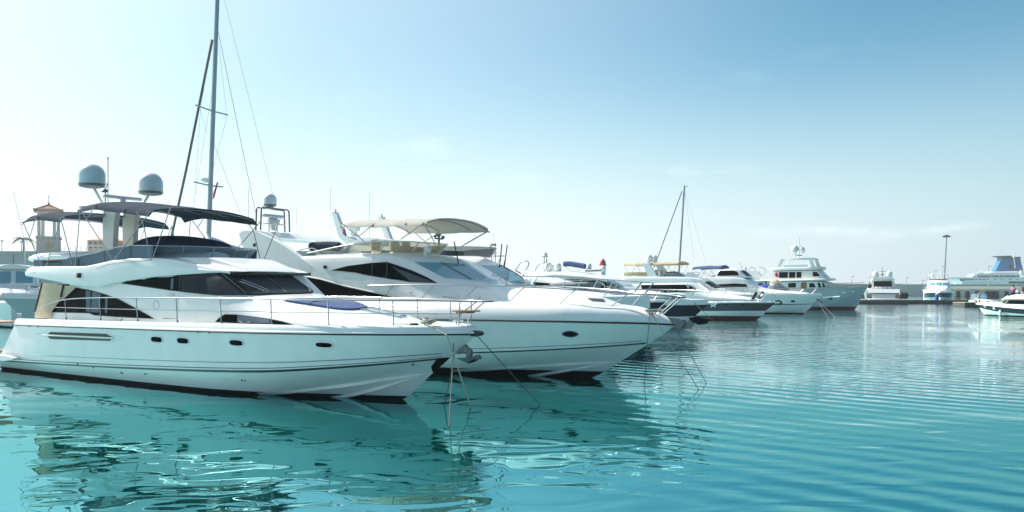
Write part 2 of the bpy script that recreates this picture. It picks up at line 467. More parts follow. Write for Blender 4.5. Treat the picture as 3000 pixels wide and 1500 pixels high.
class Boat:
    """a floating thing: an Empty at its stem on the waterline, local x ahead, y to port, z up"""
    def __init__(s, name, label, cat, origin, u=HEAD_U, group=None):
        s.u = Vector((u[0], u[1], 0)).normalized(); s.v = Vector((-s.u.y, s.u.x, 0)); s.o = Vector((origin[0], origin[1], 0))
        s.e = empty(name, s.o, math.atan2(s.u.y, s.u.x))
        props(s.e, label, cat, group)
        s.bvh = {}
    def loc(s, w):
        d = Vector(w) - s.o
        return Vector((d.dot(s.u), d.dot(s.v), w[2]))
    def wld(s, p):
        return s.o + s.u * p[0] + s.v * p[1] + Vector((0, 0, p[2]))
    def ray(s, px, py):
        c = s.loc((0, 0, CAMH)); d = Vector(((px - 1500) / FPX, 1, (HORIZ - py) / FPX))
        return c, Vector((d.dot(s.u), d.dot(s.v), d.z))
    def at(s, k, x, y, yl):
        """crop-k pixel meets the fore-and-aft plane y=yl (yl may be a function of x)"""
        c, d = s.ray(*PX(k, x, y))
        yy = yl if not callable(yl) else yl(-5.0)
        for _ in range(12):
            p = c + d * ((yy - c.y) / d.y)
            if not callable(yl): break
            yy = .5 * yy + .5 * yl(p.x)
        return p
    def add_bvh(s, key, vs, fs):
        s.bvh[key] = BVHTree.FromPolygons([Vector(v) for v in vs], [tuple(f) for f in fs])
    def cast(s, k, x, y, key):
        c, d = s.ray(*PX(k, x, y)); d = d.normalized()
        h = s.bvh[key].ray_cast(c, d)
        if h[0] is None: return None, None
        n = h[1] if h[1].dot(d) < 0 else -h[1]
        return h[0], n
    def cast_y(s, x, z, key, side=-1):
        h = s.bvh[key].ray_cast(Vector((x, side * 30, z)), Vector((0, -side, 0)))
        if h[0] is None: return None, None
        n = h[1] if h[1].y * side > 0 else -h[1]
        return h[0], n
    def cast_x(s, y, z, key):
        h = s.bvh[key].ray_cast(Vector((60, y, z)), Vector((-1, 0, 0)))
        if h[0] is None: return None, None
        n = h[1] if h[1].x > 0 else -h[1]
        return h[0], n
    def hit(s, fn, p, cen):
        for t in (0, .04, .1, .2, .35, .55, .8, 1.0):
            q = (p[0] + (cen[0] - p[0]) * t, p[1] + (cen[1] - p[1]) * t)
            h, n = fn(*q)
            if h is not None: return h, n
        return None, None
    def patch(s, name, poly, key, m, mode=0, off=.010, thick=.03, step=None, parent=None, both=False, dens=24, rnd=0):
        """a panel following the body: poly outline (crop pixels if mode is a crop number, 'y' for local x,z; 'x' for local y,z)"""
        fn = (lambda a, b: s.cast_y(a, b, key)) if mode == 'y' else ((lambda a, b: s.cast_x(a, b, key)) if mode == 'x' else (lambda a, b: s.cast(mode, a, b, key)))
        pl = [Vector(p) for p in poly]
        if rnd:
            q = np.array([tuple(p) for p in pl])
            for _ in range(rnd):
                nx = np.roll(q, -1, 0)
                a, b = q * .75 + nx * .25, q * .25 + nx * .75
                q = np.empty((2 * len(a), 2)); q[0::2] = a; q[1::2] = b
            pl = [Vector(p) for p in q]
        xs = [p.x for p in pl]; ys = [p.y for p in pl]
        size = max(max(xs) - min(xs), max(ys) - min(ys))
        st = size / dens
        bd = []
        for i, p in enumerate(pl):
            q = pl[(i + 1) % len(pl)]
            n = max(1, int((q - p).length / st))
            bd += [p.lerp(q, t / n) for t in range(n)]
        inn = []
        def inside(p):
            c = False
            for i in range(len(bd)):
                a, b = bd[i], bd[i - 1]
                if (a.y > p.y) != (b.y > p.y) and p.x < (b.x - a.x) * (p.y - a.y) / (b.y - a.y) + a.x: c = not c
            return c
        y = min(ys) + st * .5
        while y < max(ys):
            x = min(xs) + st * .5
            while x < max(xs):
                p = Vector((x, y))
                if inside(p) and min((p - b).length for b in bd) > st * .35: inn.append(p)
                x += st
            y += st
        nb = len(bd)
        r = geometry.delaunay_2d_cdt(bd + inn, [(i, (i + 1) % nb) for i in range(nb)], [list(range(nb))], 1, 1e-7)
        cen = (sum(p.x for p in bd) / nb, sum(p.y for p in bd) / nb)
        top = []; low = []
        for p in r[0]:
            h, n = s.hit(fn, p, cen)
            if h is None: return None
            top.append(h + n * off); low.append(h - n * thick)
        vs = top + low; N = len(top)
        fs = [tuple(f) for f in r[2]]
        cnt = {}
        for f in fs:
            for i in range(len(f)):
                e = (f[i], f[(i + 1) % len(f)])
                cnt[e] = 1
        edges = [e for e in cnt if (e[1], e[0]) not in cnt]
        fs += [(b, a, a + N, b + N) for a, b in edges]
        mb = MB().add(vs, fs)
        o = mb.build(name, m, parent or s.e, 50)
        res = [o]
        if both:
            mb2 = MB().add([(v.x, -v.y, v.z) for v in mb.v], [tuple(reversed(f)) for f in mb.f])
            res.append(mb2.build(name, m, parent or s.e, 50))
        return res
    def line(s, name, pts, key, r, m, mode, parent=None, both=False, sm=0, off=0.0):
        fn = (lambda a, b: s.cast_y(a, b, key)) if mode == 'y' else (lambda a, b: s.cast(mode, a, b, key))
        P2 = curve(pts, sm) if sm else pts
        P2 = [tuple(p) for p in P2]
        w = []
        cen = (sum(p[0] for p in P2) / len(P2), sum(p[1] for p in P2) / len(P2))
        for p in P2:
            h, n = s.hit(fn, p, cen)
            if h is not None: w.append(h + n * off)
        if len(w) < 2: return None
        res = [tubep(name, w, r, m, parent or s.e, 6)]
        if both: res.append(tubep(name, [(q.x, -q.y, q.z) for q in w], r, m, parent or s.e, 6))
        return res
    def tube(s, name, pts, r, m, both=False, parent=None, n=8, sm=0):
        p = smoothpts(pts, sm) if sm else [Vector(q) for q in pts]
        res = [tubep(name, p, r, m, parent or s.e, n)]
        if both: res.append(tubep(name, [(q.x, -q.y, q.z) for q in p], r, m, parent or s.e, n))
        return res

def hull_build(b, rows, mats, zcut, N=48, sub=4, flare=0.0, names=('hull', 'bottom_paint'), bias=1.6, key='hull'):
    """rows: control polylines keel -> gunwale (x, halfbeam, z), stern -> bow. Returns sampled rows."""
    cr = [curve(r_, N, bias) for r_ in rows]
    fine = []
    for k in range(len(cr) - 1):
        for j in range(sub):
            t = j / sub
            r_ = cr[k] * (1 - t) + cr[k + 1] * t
            if flare and k == len(cr) - 2:
                w = np.linspace(0, 1, N) ** 2
                r_[:, 1] = np.maximum(0, r_[:, 1] - flare * 4 * t * (1 - t) * w * np.minimum(1, r_[:, 1] / .5))
            fine.append(r_)
    fine.append(cr[-1])
    vs, fs = strip_mesh(fine)
    o = len(fine) * N
    n = len(fine)
    fs.append(tuple([k * N for k in range(n)] + [o + k * N for k in range(n - 1, -1, -1)]))     # transom
    b.add_bvh(key, vs, fs)
    hull = mesh_obj(names[0], vs, fs, mats[0], b.e, 24, 1e-4, ((0, 0, zcut), (0, 0, 1)))
    bot = mesh_obj(names[1], vs, fs, mats[1], b.e, 24, 1e-4, ((0, 0, zcut), (0, 0, -1)))
    return cr, fine

def offset_row(r_, d):
    """move a hull row outwards in plan by d"""
    t = np.gradient(r_, axis=0)
    n = np.stack([-t[:, 1], t[:, 0], np.zeros(len(r_))], axis=1)
    n[:, :2] *= -1
    n = np.stack([t[:, 1] * -1, t[:, 0], np.zeros(len(r_))], axis=1)
    n /= np.maximum(1e-6, np.linalg.norm(n, axis=1))[:, None]
    q = r_ + n * d
    q[:, 1] = np.maximum(q[:, 1], 0.0)
    return q

def cap_build(b, gun, prof, m, name='gunwale', key=None, center=0.03, deckm=None):
    """deck edge moulding swept along the gunwale row; prof: (outward, dz); ends in a cambered deck to the centreline"""
    rows = []
    for d, dz in prof:
        q = offset_row(gun, d); q[:, 2] += dz; rows.append(q)
    vs, fs = strip_mesh(rows)
    if key: b.add_bvh(key, vs, fs)
    o = mesh_obj(name, vs, fs, m, b.e, 40, 1e-4)
    last = rows[-1]
    mid = last.copy(); mid[:, 1] *= .5; mid[:, 2] += center * .7
    cen = last.copy(); cen[:, 1] = 0; cen[:, 2] += center
    vs2, fs2 = strip_mesh([last, mid, cen])
    d = mesh_obj('deck', vs2, fs2, deckm or M['deck'], b.e, 40, 1e-4)
    return rows

def row_half(row):
    """function x -> half beam on a row"""
    xs, ys = row[:, 0], row[:, 1]
    return lambda x: float(np.interp(x, xs, ys))
def row_z(row):
    xs, zs = row[:, 0], row[:, 2]
    return lambda x: float(np.interp(x, xs, zs))

def canopy(b, name, x0, x1, hw, zf, crown, m, sag=.03, hoops=4, thick=.012, drop=.10, parent=None, y0=0.0, nu=24, nv=20):
    """cloth stretched over hoops: zf(x) edge height, crown extra height at the middle"""
    def fn(u, v):
        x = x0 + (x1 - x0) * u
        t = 2 * v - 1
        s_ = abs(math.sin(u * (hoops - 1) * math.pi)) * sag * (1 - .4 * abs(t))
        z = zf(x) + crown * (1 - abs(t) ** 2.4) - s_
        e = max(0, abs(t) - .93) / .07
        z -= drop * e * e
        return (x, y0 + t * hw * (1 - .012 * e * e), z)
    return MB().sheet(fn, nu, nv, thick).build(name, m, parent or b.e, 60)

def hoop_pts(x, hw, z, crown, y0=0.0, n=17, dz=-.03):
    return [Vector((x, y0 + (2 * j / (n - 1) - 1) * hw, z + crown * (1 - abs(2 * j / (n - 1) - 1) ** 2.4) + dz)) for j in range(n)]

def radome(parent, c, r, h, m1=None, m2=None, name='radar_dome'):
    m1 = m1 or M['dome']; m2 = m2 or M['domeb']
    hz = h - r
    d = MB().lathe([(r, .16 * h), (r * 1.0, hz * .6)] + [(r * math.cos(a), hz + r * math.sin(a)) for a in np.linspace(0, math.pi / 2 - .02, 9)], c, 24).build(name, m1, parent)
    MB().lathe([(r * .55, 0), (r * .93, .05 * h), (r * .985, .155 * h), (r * .5, .158 * h)], c, 24).build('dome_base', m2, d)
    return d

# ---------------------------------------------------------------- water
def make_water():
    m = bpy.data.materials.new('harbour_water'); m.use_nodes = True
    n, l = m.node_tree.nodes, m.node_tree.links
    n.remove(n['Principled BSDF'])
    b = n.new('ShaderNodeSubsurfaceScattering'); b.inputs['Scale'].default_value = 1.0; b.inputs['Radius'].default_value = (.6, 2.2, 2.2)
    gl = n.new('ShaderNodeBsdfGlossy'); gl.inputs['Roughness'].default_value = .012
    fr = n.new('ShaderNodeFresnel'); fr.inputs['IOR'].default_value = 1.33
    ms = n.new('ShaderNodeMixShader')
    def cr(stops):
        q = n.new('ShaderNodeValToRGB'); e = q.color_ramp.elements
        e[0].position, e[0].color = stops[0][0], (*stops[0][1], 1); e[1].position, e[1].color = stops[-1][0], (*stops[-1][1], 1)
        for p_, c_ in stops[1:-1]:
            k = e.new(p_); k.color = (*c_, 1)
        l.new(fr.outputs[0], q.inputs[0]); return q
    tint = cr([(.10, (.40, .95, .98)), (.42, (.39, .92, .95)), (.57, (.86, .98, 1)), (.76, (.97, 1, 1))])
    refl = cr([(.05, (.50,) * 3), (.25, (.54,) * 3), (.42, (.49,) * 3), (.57, (.84,) * 3), (.80, (.94,) * 3)])
    l.new(tint.outputs[0], gl.inputs[0])
    l.new(refl.outputs[0], ms.inputs[0]); l.new(b.outputs[0], ms.inputs[1]); l.new(gl.outputs[0], ms.inputs[2])
    l.new(ms.outputs[0], n['Material Output'].inputs[0])
    geo = n.new('ShaderNodeNewGeometry')
    def nd(t, **k):
        q = n.new(t)
        for a, v in k.items(): setattr(q, a, v)
        return q
    def math_(op, a, b_=None, c=None):
        q = nd('ShaderNodeMath', operation=op)
        for i, v in enumerate((a, b_, c)):
            if v is None: continue
            if isinstance(v, (int, float)): q.inputs[i].default_value = v
            else: l.new(v, q.inputs[i])
        return q.outputs[0]
    def mp(loc=(0, 0, 0), rot=0.0, sc=(1, 1, 1), typ='POINT'):
        q = nd('ShaderNodeMapping'); q.inputs['Location'].default_value = loc
        q.inputs['Rotation'].default_value = (0, 0, rot); q.inputs['Scale'].default_value = sc
        l.new(geo.outputs['Position'], q.inputs[0]); return q.outputs[0]
    def noise(vec, s, det=2.0, rough=.5, dist=0.0):
        q = nd('ShaderNodeTexNoise'); q.inputs['Scale'].default_value = s; q.inputs['Detail'].default_value = det
        q.inputs['Roughness'].default_value = rough; q.inputs['Distortion'].default_value = dist
        l.new(vec, q.inputs[0]); return q.outputs[0]
    def ramp(v, a, b_, c=0.0, d=1.0):
        q = nd('ShaderNodeMapRange', interpolation_type='SMOOTHSTEP')
        for i, x in enumerate((a, b_, c, d)): q.inputs[i + 1].default_value = x
        l.new(v, q.inputs[0]); return q.outputs[0]
    sep = nd('ShaderNodeSeparateXYZ'); l.new(geo.outputs['Position'], sep.inputs[0])
    X, Y = sep.outputs[0], sep.outputs[1]
    # slow swell, everywhere
    h = math_('MULTIPLY', noise(mp(rot=.4, sc=(.7, 1, 1)), .42, 1.0), SWELL)
    # wandering lenses of the sheltered water beside the hulls
    lens = noise(mp(rot=-.35, sc=(.75, 1.2, 1)), 1.0, 1.0, .4, .9)
    lmask = ramp(Y, 19.0, 12.5, .22, 1.0)
    h = math_('ADD', h, math_('MULTIPLY', math_('MULTIPLY', lens, lmask), LENS))
    # ring-like wake ripples running across the open basin
    wv = nd('ShaderNodeTexWave', wave_type='BANDS', bands_direction='X', wave_profile='SIN')
    wv.inputs['Scale'].default_value = .40; wv.inputs['Distortion'].default_value = 5.0
    wv.inputs['Detail'].default_value = 2.0; wv.inputs['Detail Scale'].default_value = .35; wv.inputs['Detail Roughness'].default_value = .45
    l.new(mp(rot=R(-48)), wv.inputs[0])
    wmask = math_('MULTIPLY', ramp(math_('SUBTRACT', X, math_('MULTIPLY', Y, .02)), .2, 4.2), ramp(noise(mp(), .10, 1.0), .30, .60, .12, 1.0))
    h = math_('ADD', h, math_('MULTIPLY', math_('MULTIPLY', wv.outputs[1], wmask), WAKE))
    cross = noise(mp(rot=.9, sc=(.45, 1.6, 1)), 1.5, 3.0, .5, .5)
    h = math_('ADD', h, math_('MULTIPLY', math_('MULTIPLY', cross, wmask), .011))
    # wind chop that grows in the open water
    chop = noise(mp(rot=.25, sc=(.55, 1.25, 1)), 2.6, 3.0, .55)
    cmask = math_('MULTIPLY', ramp(math_('ADD', math_('MULTIPLY', X, .55), Y), 20.0, 30.0), ramp(noise(mp(sc=(.5, 1, 1)), .09, 2.0), .32, .62, .45, 1.0))
    h = math_('ADD', h, math_('MULTIPLY', math_('MULTIPLY', chop, cmask), CHOP))
    fine = noise(mp(rot=-.3, sc=(.7, 1.3, 1)), 7.0, 2.0)
    h = math_('ADD', h, math_('MULTIPLY', math_('MULTIPLY', fine, cmask), FINE))
    bp = nd('ShaderNodeBump'); bp.inputs['Strength'].default_value = 1.0; bp.inputs['Distance'].default_value = 1.0
    l.new(h, bp.inputs['Height']); l.new(bp.outputs[0], fr.inputs['Normal']); l.new(bp.outputs[0], gl.inputs['Normal'])
    # cloudy differences in the water's own colour
    mx = nd('ShaderNodeMix', data_type='RGBA')
    mx.inputs[6].default_value = (0.0, .022, .019, 1); mx.inputs[7].default_value = (0.0, .036, .032, 1)
    l.new(noise(mp(), .12, 3.0), mx.inputs[0]); l.new(mx.outputs[2], b.inputs['Color'])
    o = mesh_obj('water', [(-4000, -300, 0), (4000, -300, 0), (4000, 5900, 0), (-4000, 5900, 0)], [(0, 1, 2, 3)], m)
    props(o, kind='structure')
    return o
SWELL, LENS, WAKE, CHOP, FINE = .040, .026, .0115, .0065, .0016
make_water()

# ================================================================ the nearest yacht
A = Boat('motor_yacht', 'large white flybridge yacht nearest the camera, with two navy biminis and twin grey radar domes', 'yacht', (-2.76, 20.35))
A_rows = [
    [(-16.9, 0, -.75), (-10, 0, -.8), (-4, 0, -.65), (-1.2, 0, -.38), (0, 0, 0), (.95, 0, .71)],
    [(-16.9, 1.75, -.03), (-10, 1.8, -.03), (-6, 1.76, 0), (-4.2, 1.56, .04), (-1.2, .86, .38), (.3, .33, .62), (.95, 0, .71)],
    [(-16.3, 2.14, .37), (-11.2, 2.22, .48), (-7, 2.22, .60), (-3, 2.02, .75), (-1, 1.60, .90), (.3, 1.05, 1.02), (1.0, .52, 1.09), (1.52, 0, 1.15)],
    [(-15.15, 2.15, 1.60), (-12, 2.30, 1.63), (-8.8, 2.36, 1.66), (-5.9, 2.33, 1.68), (-3, 2.18, 1.70), (-1, 1.85, 1.715), (.6, 1.3, 1.725), (1.5, .75, 1.73), (2.05, .32, 1.73), (2.35, 0, 1.73)]]
Ar, _ = hull_build(A, A_rows, (M['gel'], M['anti']), .095, flare=.05)
A_gun = Ar[3]
a_half, a_gz = row_half(A_gun), row_z(A_gun)
cap_build(A, A_gun, [(0, .0), (.035, .012), (.03, .04), (.0, .06), (-.012, .14), (-.045, .185), (-.11, .205), (-.21, .195), (-.24, .12)], M['gel'], key='cap')
for sgn in (1, -1):
    q = [(p[0], sgn * p[1], p[2] - .005) for p in offset_row(A_gun, .02)]
    tubep('rub_rail', q, .024, M['rubber'], A.e, 6)
def hull_band(b, rows, lo, hi, k, name, m, off=.006, i0=0, i1=None):
    """painted band between two fractions of a hull panel, both sides"""
    r0 = rows[k] * (1 - lo) + rows[k + 1] * lo; r1 = rows[k] * (1 - hi) + rows[k + 1] * hi
    r0 = offset_row(r0, off)[i0:i1]; r1 = offset_row(r1, off)[i0:i1]
    vs, fs = strip_mesh([r0, r1])
    return mesh_obj(name, vs, fs, m, b.e, 40)
hull_band(A, Ar, .885, .985, 1, 'hull_stripe', M['stripe'], .008, 0, -2)
hull_band(A, Ar, .035, .055, 2, 'pinstripe', M['stripe'], .006, 0, -3)
def spray_rail(b, rows, t0, t1, i0, i1, h=.05, name='spray_rail', m=None, k=0):
    a = rows[k][i0:i1]; c = rows[k + 1][i0:i1]
    t = np.linspace(t0, t1, len(a))[:, None]
    ctr = a * (1 - t) + c * t
    up = ctr + (c - a) * .10; dn = ctr - (c - a) * .03
    out = offset_row(ctr, h); out[:, 2] -= .008
    w = np.sin(np.linspace(.02, math.pi, len(a)))[:, None] ** .5
    out = ctr * (1 - w) + out * w
    vs, fs = strip_mesh([up, out, dn])
    mesh_obj(name, vs, fs, m or M['gel'], b.e, 30)
spray_rail(A, Ar, .90, .97, 26, -2, .09, 'chine_rail')
spray_rail(A, Ar, .50, .80, 30, -3, .07)
# groove line moulded in the topsides
for sgn in (1, -1):
    rr = Ar[2] * .80 + Ar[3] * .20
    tubep('topside_groove', [(p[0], sgn * p[1], p[2] - .0) for p in offset_row(rr, -.004)[:-4]], .010, M['domeb'], A.e, 5)

# swim platform
mb = MB()
mb.prism([(-18.4, .36), (-15.3, .40), (-14.75, .46), (-14.7, .52), (-15.0, .56), (-16, .58), (-18.4, .56)], 'y', -2.42, 2.42)
mb.build('swim_platform', M['gel'], A.e)
MB().prism([(-18.35, .565), (-15.9, .585), (-15.9, .60), (-18.35, .58)], 'y', -2.1, 2.1).build('platform_deck', M['teak'], A.e)

# cabin and raised foredeck
def cab(x, hb, hs, zs, zc, zb=1.72, dx=0.0):
    return (x, [(hb, zb), (hb - .015, zb + (zs - zb) * .5, dx * .45), (hs + .05, zs - .10, dx * .9), (hs - .06, zs, dx), (hs * .6, zs + (zc - zs) * .75, dx), (0, zc, dx)])
st = [cab(-13.6, 1.92, 1.80, 2.96, 3.0, dx=1.35), cab(-12, 1.93, 1.82, 3.0, 3.05), cab(-10, 1.94, 1.82, 3.08, 3.12), cab(-8, 1.92, 1.76, 3.18, 3.22),
      cab(-6.5, 1.88, 1.66, 3.24, 3.28), cab(-5.3, 1.82, 1.52, 3.24, 3.29), cab(-4.95, 1.81, 1.50, 3.06, 3.12), cab(-4.55, 1.78, 1.46, 2.82, 2.88),
      cab(-4.25, 1.76, 1.43, 2.64, 2.70), cab(-4.0, 1.73, 1.39, 2.55, 2.66), cab(-2.75, 1.58, 1.20, 2.30, 2.54), cab(-1.1, 1.28, .92, 2.15, 2.30),
      cab(-.1, 1.0, .66, 2.04, 2.13), cab(.4, .76, .45, 1.95, 2.0), cab(.78, .45, .2, 1.84, 1.86)]
vs, fs = loft_mesh(st, 90)
A.add_bvh('cabin', vs, fs)
mesh_obj('cabin', vs, fs, M['gel'], A.e, 50)

# flybridge moulding
def fly(x, hw, zb, zt, zf, dx=0.0, lip=.16):
    m_ = zb + (zt - zb) * .5
    return (x, [(0, zb + .03), (hw * .85, zb + .02), (hw - .05, zb), (hw - .01, zb), (hw + .01, zb + .035), (hw + .02, m_), (hw - .01, zt - .10), (hw - .03, zt - .03), (hw - .08, zt), (hw - lip, zt), (hw - lip - .06, zt - (zt - zf) * .5), (hw - lip - .08, zf), (0, zf + .01)])
st = [fly(-14.95, 1.75, 3.27, 3.36, 3.35), fly(-14.75, 2.0, 3.23, 3.46, 3.38), fly(-14.2, 2.08, 3.19, 3.53, 3.32), fly(-12.6, 2.12, 3.03, 3.52, 3.30),
      fly(-11.2, 2.10, 2.88, 3.50, 3.30), fly(-10.4, 2.06, 2.86, 3.57, 3.30), fly(-9.6, 2.02, 2.97, 3.66, 3.30), fly(-8.4, 1.92, 3.08, 3.70, 3.34), fly(-7.7, 1.87, 3.14, 3.69, 3.42),
      fly(-7.2, 1.82, 3.17, 3.66, 3.70, lip=.3), fly(-6.4, 1.72, 3.20, 3.54, 3.71, lip=.45), fly(-5.6, 1.60, 3.23, 3.40, 3.54, lip=.5), fly(-5.1, 1.50, 3.24, 3.32, 3.38, lip=.5), fly(-4.90, 1.44, 3.25, 3.275, 3.29, lip=.5)]
vs, fs = loft_mesh(st, 80)
A.add_bvh('fly', vs, fs)
mesh_obj('flybridge', vs, fs, M['gel'], A.e, 42)

# windows
def window(b, poly, key, m, mode, name='window', off=.006, trim=None, tr=.012, both=True, **k):
    r_ = b.patch(name, poly, key, m, mode, off, .02, both=both, **k)
    if r_ and trim:
        pl = list(poly) + [poly[0]]
        for o_ in r_[:1]:
            b.line('window_trim', pl, key, tr, trim, mode, both=False, off=off, parent=o_)
    return r_
window(A, [(432, 470), (500, 385), (560, 325), (634, 266), (760, 288), (880, 322), (1000, 365), (1120, 430), (1220, 485), (1288, 524), (1000, 510), (790, 495), (750, 478), (600, 474)], 'cabin', M['glass'], 2, trim=M['rubber'])
for p in ([(722, 290), (762, 296), (760, 470), (724, 464)], [(776, 298), (850, 318), (826, 474), (766, 470)], [(886, 345), (905, 350), (900, 480), (882, 478)]):
    A.patch('curtain', p, 'cabin', M['canvasg'], 2, .010, .004)
window(A, [(1024, 229), (1120, 197), (1250, 168), (1430, 152), (1512, 150), (1512, 298), (1400, 283), (1200, 254)], 'cabin', M['glass'], 2, trim=M['rubber'])
A.patch('curtain', [(1436, 190), (1458, 188), (1452, 280), (1432, 276)], 'cabin', M['canvasg'], 2, .010, .004)
A.line('window_brow', [(960, 245), (1040, 205), (1140, 170), (1280, 148), (1420, 138), (1530, 140)], 'cabin', .035, M['gelw'], 2, both=True, sm=24)
scr = A.patch('windscreen_cover', [(470, 712), (700, 720), (900, 726), (1300, 731), (1590, 736), (1700, 806), (1845, 925), (1700, 934), (1400, 942), (1100, 948), (850, 950), (720, 940), (466, 912)], 'cabin', M['mesh'], 4, .04, .03, dens=34)[0]
for q in ([(900, 730), (1150, 940)], [(1318, 735), (1570, 932)], [(1590, 740), (1845, 922)], [(470, 714), (466, 910)]):
    A.line('screen_pillar', curve(q, 8), 'cabin', .022, M['stripe'], 4, parent=scr, off=.04)
for q in ([(1075, 815), (1220, 868), (1370, 932)], [(1722, 808), (1770, 860), (1822, 922)]):
    wv_ = A.line('wiper', curve(q, 10), 'cabin', .012, M['white'], 4, off=.04)
    A.line('wiper_arm', curve([(p[0] + 14, p[1] - 2) for p in q], 10), 'cabin', .010, M['steel'], 4, off=.09)
A.line('wiper_blade', curve([(975, 772), (1150, 895)], 10), 'cabin', .018, M['black'], 4, off=.07)
window(A, [(836, 1224), (870, 1192), (935, 1148), (1050, 1152), (1200, 1174), (1400, 1202), (1530, 1226), (1610, 1250), (1655, 1266), (1300, 1246), (1000, 1234)], 'cabin', M['glass'], 4, trim=M['rubber'], off=.02)
A.patch('curtain', [(1062, 1158), (1200, 1178), (1400, 1206), (1405, 1244), (1062, 1232)], 'cabin', M['canvasg'], 4, .026, .004)
A.line('locker_outline', [(208 + 30 * math.cos(a), 1052 + 46 * math.sin(a)) for a in np.linspace(0, 6.283, 22)], 'cabin', .006, M['domeb'], 4)
A.line('step_groove', curve([(280, 1190), (425, 1195)], 8), 'cabin', .010, M['domeb'], 4)
A.line('door_seam', curve([(440, 930), (425, 1190)], 8), 'cabin', .005, M['domeb'], 4)
A.patch('navigation_light', [(320, 940), (345, 930), (385, 935), (400, 950), (350, 958)], 'cabin', M['steel'], 4, .03, .02, dens=5)

# foredeck: sunpad and hatch
A.patch('sunpad', [(400, 96), (560, 92), (900, 90), (1080, 118), (1240, 166), (1130, 186), (1030, 190), (900, 180), (700, 146), (480, 114)], 'cabin', M['sunpad'], 3, .05, .03, rnd=2)
A.line('sunpad_seam', curve([(670, 146), (690, 130), (770, 120), (930, 112)], 10), 'cabin', .012, M['canvas'], 3, off=.05)
A.patch('hatch', [(1150, 188), (1250, 174), (1400, 207), (1580, 250), (1500, 261), (1380, 236)], 'cabin', M['clear'], 3, .03, .03)
A.line('hatch_frame', [(1150, 188), (1250, 174), (1400, 207), (1580, 250), (1500, 261), (1380, 236), (1150, 188)], 'cabin', .014, M['steel'], 3, off=.03)
A.line('hatch_frame', [(1290, 182), (1330, 222)], 'cabin', .012, M['steel'], 3, off=.035)

# hull fittings
def porthole(b, k, cx, cy, w, h, sl, key='hull', m=None, rimm=None, n=20, sq=3.2, rim=.02, both=True):
    pts = []
    for i in range(n):
        a = i / n * 2 * math.pi
        c, s_ = math.cos(a), math.sin(a)
        x = math.copysign(abs(c) ** (2 / sq), c) * w / 2; y = math.copysign(abs(s_) ** (2 / sq), s_) * h / 2
        pts.append((cx + x + y * .12, cy + y + sl * x))
    o = b.patch('porthole', pts, key, m or M['glass'], k, .004, .03, both=both, dens=6)
    if o and rimm: b.line('rim', pts + [pts[0], pts[1]], key, rim, rimm, k, parent=o[0], off=.002)
    return o
for cx, cy, w, h in ((1315, 700, 98, 54), (1535, 711, 100, 56), (1982, 728, 116, 56)):
    porthole(A, 2, cx, cy, w, h, .07, rimm=M['gel'])
porthole(A, 3, 803, 517, 165, 56, .04, rimm=M['gel'])
A.patch('air_intake', [(385, 662), (425, 637), (890, 653), (955, 685), (920, 712), (425, 697)], 'hull', M['black'], 2, .004, .04, both=True)
A.line('intake_bar', curve([(362, 663), (500, 668), (800, 681), (955, 688)], 10), 'hull', .028, M['gel'], 2, both=True, off=.02)
A.line('intake_surround', [(295, 658), (390, 632), (600, 637), (900, 648), (1025, 690), (930, 722), (600, 708), (390, 698), (295, 658)], 'hull', .016, M['gel'], 2, both=True)
for k, x, y, r_ in ((2, 652, 905, .035), (2, 785, 935, .03), (2, 1021, 978, .045), (2, 1215, 988, .03), (2, 1232, 986, .02), (2, 2030, 1042, .03), (2, 2055, 1042, .025), (3, 1640, 700, .035),
                    (2, 246, 592, .02), (2, 318, 596, .02), (2, 1663, 640, .02), (2, 1757, 645, .02), (3, 1000, 399, .015)):
    h_, n_ = A.cast(k, x, y, 'hull')
    if h_ is None: h_, n_ = A.cast(k, x, y, 'cap')
    if h_ is not None:
        MB().lathe([(r_, 0), (r_, .015), (r_ * .6, .022), (r_ * .6, .01)], h_, 12, n_.to_track_quat('Z', 'Y').to_matrix()).build('through_hull_fitting', M['galv'], A.e)
dk = lambda x: -max(.05, a_half(x) - .13)
def fairlead(k, x, y):
    p = A.at(k, x, y, dk)
    mb = MB().box(p, (.52, .10, .05), 0, .015)
    for dx in (-.14, .14):
        mb.tube([p + Vector((dx, 0, .02)), p + Vector((dx * .8, 0, .10)), p + Vector((dx * 1.5, 0, .14))], .022, 6)
    mb.build('fairlead', M['steel'], A.e)
fairlead(2, 992, 565); fairlead(2, 2055, 594)
p = A.at(2, 168, 512, dk)
MB().tube([p + Vector((-.16, 0, .09)), p + Vector((.16, 0, .09))], .028, 8).tube([p + Vector((-.07, 0, -.03)), p + Vector((-.07, 0, .09))], .025, 8).tube([p + Vector((.07, 0, -.03)), p + Vector((.07, 0, .09))], .025, 8).build('cleat', M['steel'], A.e)

